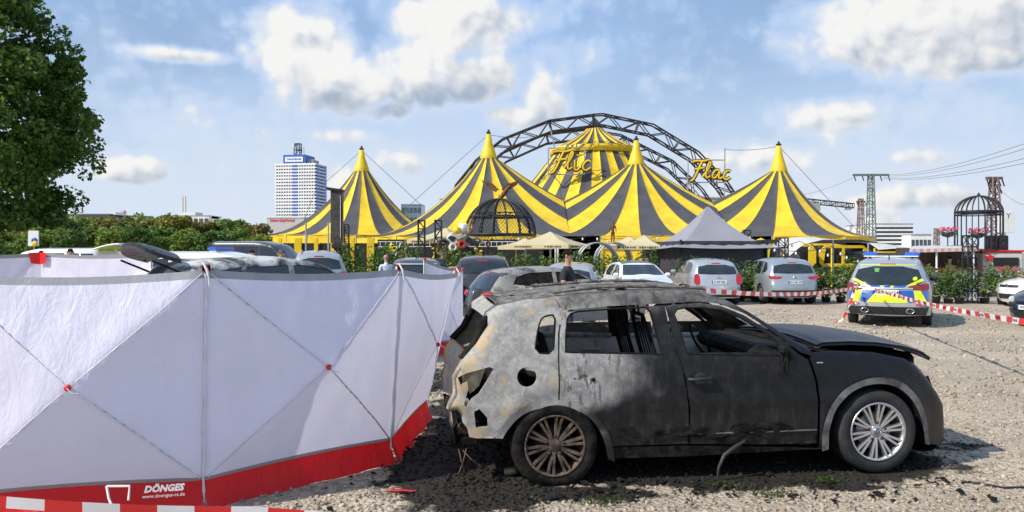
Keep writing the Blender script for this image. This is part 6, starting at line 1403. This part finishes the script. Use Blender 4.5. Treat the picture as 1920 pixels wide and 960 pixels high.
# ------------------------------------------------------------------ foliage
def leaf_mat(name, a, b, c=None, tr=.35):
    m, t, bs = newmat(name); at = t.new('ShaderNodeAttribute', attribute_name='tint').outputs['Fac']
    col = t.mix(at, a, b)
    if c: col = t.mix(t.ramp(at, .86, .98), col, c)
    t.put(bs.inputs['Base Color'], col); bs.inputs['Roughness'].default_value = .5; bs.inputs['Specular IOR Level'].default_value = .3
    tl = t.new('ShaderNodeBsdfTranslucent'); t.put(tl.inputs[0], col); mx = t.new('ShaderNodeMixShader'); mx.inputs[0].default_value = tr
    t.l.new(bs.outputs[0], mx.inputs[1]); t.l.new(tl.outputs[0], mx.inputs[2]); t.l.new(mx.outputs[0], t.n['Material Output'].inputs[0]); return m
def leaves_mesh(name, pos, nrm, size, m, rs, aspect=.6, spread=.8):
    """a bent leaf (two triangles pairs) at every position"""
    n = len(pos); d = nrm + spread * rs.normal(size=(n, 3)); d /= np.linalg.norm(d, axis=1)[:, None] + 1e-9
    a = np.cross(d, rs.normal(size=(n, 3))); a /= np.linalg.norm(a, axis=1)[:, None] + 1e-9; b = np.cross(d, a)
    s = size * (.65 + .7 * rs.rand(n))[:, None]
    p0 = pos - a * s * .5; p2 = pos + a * s * .5; p1 = pos + b * s * aspect * .5 + d * s * .10; p3 = pos - b * s * aspect * .5 + d * s * .10
    v = np.stack([p0, p1, p2, p3], 1).reshape(-1, 3); i = np.arange(n) * 4
    f = np.stack([np.stack([i, i + 1, i + 2], 1), np.stack([i, i + 2, i + 3], 1)], 1).reshape(-1, 3).astype(np.int32)
    me = bpy.data.meshes.new(name); me.vertices.add(len(v)); me.vertices.foreach_set('co', v.ravel()); me.loops.add(len(f) * 3); me.loops.foreach_set('vertex_index', f.ravel())
    me.polygons.add(len(f)); me.polygons.foreach_set('loop_start', np.arange(len(f), dtype=np.int32) * 3); me.update(calc_edges=True)
    at = me.attributes.new('tint', 'FLOAT', 'POINT'); at.data.foreach_set('value', np.repeat(rs.rand(n), 4).astype(np.float32)); me.materials.append(m); return me
def clumps(cen, rad, per, rs, flat=.8):
    P_, N_ = [], []
    for c, r in zip(cen, rad):
        d = rs.normal(size=(per, 3)); d /= np.linalg.norm(d, axis=1)[:, None]; q = r * (.55 + .5 * rs.rand(per) ** .6); P_.append(np.array(c) + d * q[:, None] * np.array((1, 1, flat))); N_.append(d * .7 + np.array((0, 0, .5)))
    return np.concatenate(P_), np.concatenate(N_)
BARK = mat('bark', (.07, .055, .04), .9, var=.4, vs=6, bump=.8, bs=20)
LBIG = leaf_mat('plane tree leaves', (.042, .095, .016), (.125, .23, .038), (.22, .32, .055), .42)
rs = np.random.RandomState(2)
zz = [3.0, 4.4, 5.4, 6.9, 8.3, 10, 12.3, 13.8, 15.6]; rr_ = [3.4, 4.0, 4.7, 4.9, 5.5, 4.9, 3.9, 3.1, 1.2]
TX, TD = mX(-38, 38), 38.0; cen, rad = [], []
for i in range(330):
    z = rs.uniform(3.2, 15.4); a = rs.uniform(0, 6.283); R_ = np.interp(z, zz, rr_); q = (rs.rand() ** .45) * R_ * .92; cen.append((q * math.cos(a), q * math.sin(a), z)); rad.append(rs.uniform(.45, 1.0))
tree = empty('big_tree', (TX, TD, 0)); tag(tree, 'large dark broad-leaved tree with drooping boughs, towering over the cars', 'tree')
p_, n_ = clumps(cen, rad, 210, rs); o = bpy.data.objects.new('crown', leaves_mesh('crown', p_, n_, .23, LBIG, rs, .75)); link(o, tree)
MB().tube([(0, 0, -.1), (.1, 0, 2), (-.1, .1, 5), (.1, 0, 9), (0, 0, 13)], [.55, .45, .38, .24, .08], 12).build('trunk', BARK, tree)
for i in range(16):
    z = 2.8 + i * .62; a = i * 2.4; R_ = np.interp(z + 1, zz, rr_) * .8; MB().tube([(0, 0, z), (R_ * .5 * math.cos(a), R_ * .5 * math.sin(a), z + .9), (R_ * math.cos(a), R_ * math.sin(a), z + 1.1)], [.16, .09, .03], 7).build('limb', BARK, tree)
# belt of smaller trees: six kinds, copied
KIND = [('pale green', (.12, .18, .03), (.30, .38, .07)), ('olive', (.11, .13, .03), (.31, .29, .07)), ('deep green', (.05, .11, .025), (.14, .24, .05)), ('yellowing', (.16, .17, .03), (.38, .35, .07)), ('mid green', (.08, .15, .03), (.20, .31, .06)), ('brownish', (.14, .12, .045), (.32, .26, .10))]
protos = []
for k, (nm, a, b) in enumerate(KIND):
    rs = np.random.RandomState(20 + k); m = leaf_mat(nm + ' leaves', a, b); cen, rad = [], []
    for i in range(34): z = rs.uniform(1.3, 4.9); q = 1.75 * math.sqrt(max(.05, 1 - ((z - 3.0) / 2.2) ** 2)) * rs.rand() ** .45; t_ = rs.uniform(0, 6.28); cen.append((q * math.cos(t_), q * math.sin(t_), z)); rad.append(rs.uniform(.4, .75))
    p_, n_ = clumps(cen, rad, 75, rs); me = leaves_mesh('crown', p_, n_, .34, m, rs, .7)
    tb = MB().tube([(0, 0, -.1), (.05, 0, 1.2), (0, .05, 2.6), (.1, 0, 4.2)], [.16, .13, .09, .03], 8)
    for q in range(5): tb.tube([(0, 0, 1.6 + q * .4), (.9 * math.cos(q * 2.3), .9 * math.sin(q * 2.3), 2.5 + q * .45)], [.07, .02], 6)
    tm = tb.build('trunk', BARK); protos.append((me, tm.data)); bpy.data.objects.remove(tm)
def belt(x, D, s, k, lab, sz=None):
    e = empty('belt_tree', (mX(x, D), D, 0), random.uniform(0, 6)); e.scale = (s * random.uniform(.95, 1.25), s * random.uniform(.95, 1.25), sz or s); link(bpy.data.objects.new('crown', protos[k][0]), e); link(bpy.data.objects.new('trunk', protos[k][1]), e)
    tag(e, lab, 'tree', 'trees of the low belt behind the car park')
random.seed(5)
xs = list(range(-10, 560, 22))
for i, x in enumerate(xs):
    k = [0, 1, 4, 3, 5, 2, 1, 0, 4, 3, 1, 5][i % 12]; D = 78 + 10 * ((i * 7) % 5) / 4
    yt = float(np.interp(x, [-10, 100, 200, 300, 400, 470, 540], [430, 403, 404, 406, 408, 414, 424])) + random.uniform(-4, 6); z = mz(yt, D)
    if x < 505: belt(x + random.uniform(-6, 6), D, z / 5.2, k, '%s tree in the low tree belt behind the car park' % KIND[k][0])
    if i % 2 == 0 and x < 500: k = [2, 4, 0][(i // 2) % 3]; D2 = 64 + (i % 3) * 3; belt(x + 11, D2, mz(yt + 24, D2) / 5.2 * 1.05, k, '%s shrub-like tree in front of the low tree belt' % KIND[k][0])
# laurel plants in pots
LAU = [leaf_mat('laurel leaves', (.05, .115, .018), (.15, .24, .04), (.26, .32, .06), .35), leaf_mat('laurel leaves dark', (.03, .08, .014), (.10, .18, .03), (.20, .26, .05), .3)]
POT = mat('dark plant pot', (.022, .026, .032), .6, var=.3); pv_ = []
for k in range(6):
    rs = np.random.RandomState(60 + k); N = 520; st = rs.randint(0, 9, N); ang = st * .7 + k; hgt = 1.0 + .75 * ((st * 37 + k * 11) % 10) / 10
    t_ = rs.rand(N) ** .75; z = .32 + t_ * (hgt + .1); rad_ = (.10 + .26 * np.sin(np.clip(t_ * 2.6, 0, 3.0)) + .10 * rs.rand(N)); a = ang + rs.normal(size=N) * .9
    pos = np.stack([np.cos(ang) * .12 * t_ * 1.5 + np.cos(a) * rad_ * .75, np.sin(ang) * .12 * t_ * 1.5 + np.sin(a) * rad_ * .75, z], 1); nr = np.stack([np.cos(a), np.sin(a), .7 + 0 * a], 1)
    stem = MB()
    for q in range(9): aa = q * .7 + k; hh = 1.0 + .75 * ((q * 37 + k * 11) % 10) / 10; stem.tube([(0, 0, .25), (math.cos(aa) * .10, math.sin(aa) * .10, .3 + hh * .5), (math.cos(aa) * .18, math.sin(aa) * .18, .3 + hh)], [.012, .009, .004], 4, False)
    so_ = stem.build('stems', BARK); pv_.append((leaves_mesh('foliage', pos, nr, .155, LAU[k % 2], rs, .42, .55), so_.data)); bpy.data.objects.remove(so_)
po_ = MB().lathe([(0, 0), (.14, 0), (.18, .30), (.19, .31), (.17, .32), (0, .28)], 14).build('pot', POT); pm_ = po_.data; bpy.data.objects.remove(po_)
random.seed(9); hx = 640; cnt_h = 0
while hx < 1935:
    D = float(np.interp(hx, [640, 900, 1100, 1400, 1900], [33.5, 31.5, 30.5, 29.6, 27.8])); skip = 1232 < hx < 1262 or 1810 < hx < 1830
    if not skip:
        e = empty('laurel_plant', (mX(hx, D) + random.uniform(-.06, .06), D + random.uniform(-.2, .25), 0), random.uniform(0, 6.28)); s_ = random.uniform(.88, 1.1) * float(np.interp(hx, [640, 900, 1230, 1420, 1700, 1900], [.98, .88, .82, .72, .64, .62])); e.scale = (s_ * .3 + .75, s_ * .3 + .75, s_ * random.uniform(.92, 1.08)); k = random.randrange(6)
        for nm, me in (('foliage', pv_[k][0]), ('stems', pv_[k][1]), ('pot', pm_)): link(bpy.data.objects.new(nm, me), e)
        zone = 'before the black hoarding' if hx < 905 else 'before the cream parasols' if hx < 1232 else 'before the grey pagoda tent' if hx < 1420 else 'before the yellow wagons' if hx < 1700 else 'before the kiosk'
        tag(e, 'leafy laurel plant in a dark pot, in the row %s' % zone, 'plant', 'potted laurels ' + zone); cnt_h += 1
    hx += F / D * random.uniform(.42, .56)
# ------------------------------------------------------------------ people
SKIN = mat('skin', (.50, .27, .19), .55, var=.08, vs=8); HAIRD = mat('dark hair', (.016, .012, .010), .9, var=.3, spec=.1); HAIRG = mat('grey hair', (.10, .085, .075), .9, var=.3, spec=.1)
CLO = dict(black=mat('black cloth', (.012, .013, .018), .8, var=.2, vs=8, bump=.3, bs=14), white=mat('white shirt', (.62, .68, .78), .7, var=.06, vs=6, bump=.3, bs=12), navy=mat('navy cloth', (.02, .03, .06), .8), jeans=mat('trousers', (.03, .04, .065), .8, bump=.2, bs=20), orange=mat('orange top', (.5, .2, .1), .7), grey=mat('grey cloth', (.2, .2, .2), .8))
def person(label, loc, yaw, hgt=1.8, top='black', hair=HAIRD, bald=False, arms='down', sleeves=.45, bare=False):
    k = hgt / 1.8; root = empty('person', loc, yaw); tag(root, label, 'person')
    V = []; E = []; Rd = []
    def ch(pts, start=None):
        p = start
        for (x, y, z, rx, ry) in pts:
            V.append((x * k, y * k, z * k)); Rd.append((rx * k, ry * k)); i = len(V) - 1
            if p is not None: E.append((p, i))
            p = i
        return p
    pel = ch([(0, 0, .95, .155, .11)]); ch([(0, 0, 1.10, .14, .105), (0, -.005, 1.28, .165, .12), (0, -.005, 1.42, .15, .10), (0, 0, 1.51, .065, .065), (.01, 0, 1.57, .058, .062), (.025, 0, 1.645, .075, .085), (.015, 0, 1.72, .082, .098), (.01, 0, 1.785, .05, .06)], pel); chest = 3
    for sg in (-1, 1):
        sh = (0, sg * .19, 1.42, .068, .068)
        A = {'down': [(0, sg * .25, 1.15, .048, .048), (.05, sg * .26, .92, .036, .036), (.07, sg * .25, .84, .028, .042)],
             'fold': [(.02, sg * .27, 1.17, .05, .05), (.20, sg * .10, 1.10, .04, .04), (.22, sg * -.02, 1.12, .03, .042)],
             'reach': [(.05, sg * .27, 1.17, .048, .048), (.28, sg * .26, 1.20, .038, .038), (.40, sg * .24, 1.24, .028, .042)]}[arms]
        w = ch([sh] + A, 2)
        # fingers
        vx = Vector(V[w]) - Vector(V[w - 1]); vx.normalize(); sd = vx.orthogonal().normalized()
        for q, off in enumerate((-.03, -.01, .012, .03)):
            b0 = Vector(V[w]) / k + vx * .03 + sd * off; b1 = b0 + vx * (.045 + .008 * (q in (1, 2))); b2 = b1 + vx * .022 + Vector((.012, -sg * .008, -.01)); ch([(*b0, .010, .010), (*b1, .0085, .0085), (*b2, .007, .007)], w)
        th = Vector(V[w]) / k + sd * -.035; ch([(*th, .011, .011), (*(th + vx * .03 - sd * .02), .009, .009)], w)
        ch([(0, sg * .10, .86, .10, .095), (.015, sg * .11, .50, .062, .065), (-.01, sg * .115, .12, .045, .045), (.0, sg * .115, .05, .045, .045), (.13, sg * .125, .035, .04, .03)], 0)
    me = bpy.data.meshes.new('body'); me.from_pydata(V, E, []); ob = bpy.data.objects.new('tmp', me); COL.objects.link(ob)
    md = ob.modifiers.new('s', 'SKIN'); md.use_smooth_shade = True
    for i, (a, b) in enumerate(Rd): me.skin_vertices[0].data[i].radius = (a, b)
    me.skin_vertices[0].data[0].use_root = True; ob.modifiers.new('u', 'SUBSURF').levels = 1
    bm = bpy.data.meshes.new_from_object(ob.evaluated_get(bpy.context.evaluated_depsgraph_get())); bpy.data.objects.remove(ob); bm.materials.clear()
    for m_ in (SKIN, CLO[top], CLO['jeans'], CLO['black']): bm.materials.append(m_)
    for p in bm.polygons:
        x, y, z = p.center / k; arm = abs(y) > .205 or (x > .13 and z > .8 and z < 1.35)
        if z > 1.50: i = 0
        elif z < .08: i = 3
        elif arm and (z < 1.42 - sleeves * .4 or x > .12): i = 0 if sleeves < 1 else (0 if z < .93 else 1)
        elif z > .97: i = 1
        else: i = 2
        if z < .97 and abs(y) > .215 and z > .6: i = 0
        p.material_index = i; p.use_smooth = True
    b = link(bpy.data.objects.new('body', bm), root)
    hd = Vector((.018, 0, 1.70)) * k
    if not bald:
        hm = MB(); pr = []
        for j in range(9):
            t = j / 8 * 1.75; pr.append((.100 * math.sin(t) * k, .115 * math.cos(t) * k))
        hm.lathe(pr[::-1], 18, M=Matrix.Rotation(R(-22), 3, 'Y') @ Matrix.Diagonal((1.05, .88, .95)), loc=hd + Vector((-.012, 0, .005)) * k); hm.build('hair', hair, root)
    f = MB(); f.tube([hd + Vector((.088, 0, .015)) * k, hd + Vector((.112, 0, -.025)) * k, hd + Vector((.092, 0, -.035)) * k], [.008 * k, .014 * k, .01 * k], 6); f.build('nose', SKIN, root)
    for sg in (-1, 1):
        MB().lathe([(0, .008), (.010, .005), (.013, 0), (.01, -.005), (0, -.008)], 8, M=Matrix.Rotation(R(90), 3, 'Y'), loc=hd + Vector((.086, sg * .034, .018)) * k).build('eye', HAIRD, root)
        MB().lathe([(0, .012), (.02, .01), (.03, 0), (.02, -.01), (0, -.012)], 10, M=Matrix.Rotation(R(90), 3, 'X') @ Matrix.Diagonal((.7, 1, 1)), loc=hd + Vector((-.005, sg * .088, -.01)) * k).build('ear', SKIN, root)
    MB().tube([hd + Vector((.086, -.022, -.062)) * k, hd + Vector((.092, 0, -.064)) * k, hd + Vector((.086, .022, -.062)) * k], .005 * k, 5).build('mouth', mat('lips', (.35, .13, .11), .5), root)
    return root
def stand(x, D): return (mX(x, D), D, 0)
p = person('man in black t-shirt with a neon shoulder strap, arms folded, behind the scorched hatchback', stand(1064, 15.2), R(-25), 1.86, 'black', arms='fold')
MB().tube([(-.09, .10, 1.52), (-.13, .13, 1.36), (-.12, .16, 1.15)], .028, 6).build('neon_strap', NEON, p)
person('bald man in a white shirt seen from behind beyond the screens', stand(724, 27.5), R(120), 1.74, 'white', bald=True, sleeves=1.2)
person('man in dark polo shirt with short grey hair holding the open car door', stand(829, 29.3), R(-15), 1.82, 'navy', HAIRG, arms='reach')
person('man with short grey hair, only his head showing above the burnt suv roof', stand(527, 21.0), R(-40), 1.88, 'black', HAIRG)
person('dark-haired man whose head shows beside the white police van', stand(472, 26), R(-70), 1.88, 'black')
person('short-haired man whose head shows over the far screen panel', stand(132, 24.5), R(-60), 1.92, 'grey')
person('person bending behind the red corner patch of the far screens', stand(78, 17.5), R(-90), 1.80, 'black')
for x, lab in ((726, 'dark-haired guest standing behind the laurels at the hoarding'), (750, 'guest with grey hair standing behind the laurels at the hoarding'), (763, 'guest in a white top standing behind the laurels at the hoarding')): person(lab, stand(x, 37.5), R(-80), 1.85, 'white' if x == 763 else 'grey', HAIRG if x == 750 else HAIRD)
person('kiosk worker in an orange top reaching over the red counter', stand(1780, 32.6), R(-60), 1.62, 'orange', arms='reach', sleeves=.1)
person('person with dark hair behind the laurels by the pagoda tent', stand(1213, 31.8), R(-90), 1.66, 'orange')
person('person half out of view behind the white car, bare arm showing', stand(1943, 22.0), R(185), 1.72, 'white', arms='reach')
# ------------------------------------------------------------------ barrier tape
TR = mat('tape red', (.68, .03, .03), .35, var=.06, trans=.15); TW = mat('tape white', (.82, .80, .80), .35, var=.04, trans=.2)
def tape(label, pts, seg=.22, wd=.075, text=False, twist=0):
    pts = [Vector(p) for p in pts]; L = [0]
    for a, b in zip(pts[:-1], pts[1:]): L.append(L[-1] + (b - a).length)
    n = max(2, int(L[-1] / (seg / 2))); v = []; f = []; mi = []; A = np.array([tuple(p) for p in pts]); base = pts[0]
    for i in range(n + 1):
        s = L[-1] * i / n; c = Vector([float(np.interp(s, L, A[:, j])) for j in range(3)]); t = Vector([float(np.interp(min(s + .05, L[-1]), L, A[:, j]) - np.interp(max(0, s - .05), L, A[:, j])) for j in range(3)]).normalized()
        up = Vector((0, 0, 1)) - t * t.z; up = up.normalized() if up.length > .1 else Vector((0, 1, 0)); sd = t.cross(up); an = twist * s + .25 * math.sin(s * 1.7); w = up * math.cos(an) + sd * math.sin(an); v += [c + w * wd / 2, c - w * wd / 2]
    for i in range(n): f.append((2 * i, 2 * i + 1, 2 * i + 3, 2 * i + 2)); mi.append((i // 2) % 2)
    o = mk('barrier_tape', v, f, None, None, True, [TR, TW], mi); tag(o, label, 'tape')
    if text:
        for i in range(3, n - 2, 6):
            c = (Vector(v[2 * i]) + Vector(v[2 * i + 1])) / 2; t = (Vector(v[2 * i + 2]) - Vector(v[2 * i])).normalized(); up = (Vector(v[2 * i]) - Vector(v[2 * i + 1])).normalized(); nn = t.cross(up)
            text_mesh('POLIZEI', .045, frame(c + nn * .006, t, up), INK, 'tape_print', o)
    return o
def sagp(a, b, sag, n=14): return [a.lerp(b, i / n) - Vector((0, 0, sag * 4 * (i / n) * (1 - i / n))) for i in range(n + 1)]
pk = P(1603, 540, 19.5)
tape('red and white barrier tape strung from the burnt cars to the police car', sagp(P(1205, 541, 9.3), P(1330, 545, 12), .02) + sagp(P(1330, 545, 12), pk, .10)[1:])
tape('twisted red and white tape end hanging to the ground beside the police car', [pk, P(1597, 560, 19.2), P(1588, 585, 19.1), P(1578, 601, 19.3), P(1562, 605, 19.6)], .2, .07, twist=3)
tape('red and white barrier tape running from the police car out past the black car', sagp(P(1640, 542, 19.2), P(1935, 606, 9.4), .06, 30), .22, .075, True)
tape('low red and white barrier tape stretched in front of the lettered screen', sagp(P(-60, 936, 4.9), P(470, 960, 5.05), .02, 20) + [P(620, 972, 5.1), G(900, 1005) + Vector((0, 0, .05))], .22, .075)
# knot
tag(MB().tube([pk + Vector((-.03, -.02, .04)), pk + Vector((.02, -.05, .0)), pk + Vector((.05, -.02, -.05)), pk + Vector((0, -.06, .03))], .018, 6).build('tape_knot', TW), 'knotted tape end tied at the police car tail lamp', 'tape')
# ------------------------------------------------------------------ debris on the gravel
rs = np.random.RandomState(31); db = MB()
for i in range(420):
    if i % 3: x, y = rs.normal(-.2, .7), rs.normal(6.9, .8)
    else: x, y = rs.uniform(.2, 3.6), rs.uniform(5.75, 6.4)
    if y < 5.3: continue
    s_ = rs.uniform(.006, .035) * (1 if i % 9 else 1.6); a = rs.uniform(0, 6.28); pts = [Vector((x + s_ * math.cos(a + t) * rs.uniform(.5, 1.2), y + s_ * math.sin(a + t) * rs.uniform(.5, 1.2), .006 + rs.uniform(0, .03))) for t in (0, 1.3, 2.6, 3.9, 5.1)]; db.add(pts + [sum(pts, Vector()) / 5 + Vector((0, 0, s_ * .5))], [(i_, (i_ + 1) % 5, 5) for i_ in range(5)])
struct(tag(db.build('burnt_debris', CHAR), 'black burnt crumbs scattered round the wreck', 'debris'), 'stuff')
q = G(750, 926); rp = MB()
for i in range(7): a = i * .9; rp.add([q + Vector((rs.uniform(-.16, .16), rs.uniform(-.05, .05), .012 + .02 * rs.rand())) for _ in range(4)], [(0, 1, 2, 3)])
struct(tag(rp.build('red_shards', REDP), 'bits of broken red lens lying in front of the screens', 'debris'), 'stuff')
e = empty('tin_can', G(946, 893)); MB().lathe([(0, 0), (.03, 0), (.032, .01), (.03, .02), (.032, .05), (.03, .07), (.032, .1), (0, .1)], 16, M=Matrix.Rotation(R(80), 3, 'Y'), loc=(0, 0, .033)).build('can', mat('dirty tin', (.34, .26, .16), .5, .4, .4)); bpy.context.view_layer.update()
o = [x for x in bpy.data.objects if x.name == 'can'][0]; o.parent = e; tag(e, 'crushed ribbed tin can lying before the burnt wheel', 'can')
for (x, y) in ((1330, 917), (1420, 893), (1290, 925), (1050, 938), (1185, 905)):
    q = G(x, y); lp = MB()
    for i in range(5): c = Vector((rs.uniform(-.12, .12), rs.uniform(-.05, .05), .02)); lp.box(q + c, (rs.uniform(.03, .09), rs.uniform(.02, .045), .02), Matrix.Rotation(rs.uniform(0, 3), 3, 'Z') @ Matrix.Rotation(rs.uniform(-.3, .3), 3, 'X'), .01)
    struct(tag(lp.build('charred_scraps', CHAR), 'small heap of charred scraps on the gravel by the suv wreck', 'debris', 'charred scraps'), 'stuff')
tag(MB().tube([G(1800, 905) + Vector((0, 0, .012)), G(1840, 910) + Vector((0, 0, .014)), G(1880, 917) + Vector((0, 0, .012)), G(1930, 916) + Vector((0, 0, .012))], .008, 5).build('loose_cable', BLACK), 'thin black cable lying on the gravel before the wreck nose', 'cable')
wdm = leaf_mat('weed leaves', (.03, .06, .015), (.09, .13, .03)); wp = []; 
for (x, y, s_) in ((1345, 915, .25), (1130, 945, .2), (1550, 905, .12), (1640, 590, 1.2), (1880, 660, .8), (1450, 930, .2)):
    g = G(x, y); wp.append(np.stack([g.x + rs.normal(size=120) * s_ * .5, g.y + rs.normal(size=120) * s_ * .25, np.abs(rs.normal(size=120)) * .015 + .01], 1))
wp = np.concatenate(wp); o = bpy.data.objects.new('weeds', leaves_mesh('weeds', wp, np.tile((0, 0, 1.), (len(wp), 1)), .035, wdm, rs, .4)); link(o); struct(tag(o, 'low green weeds growing in patches through the gravel', 'weeds'), 'stuff')
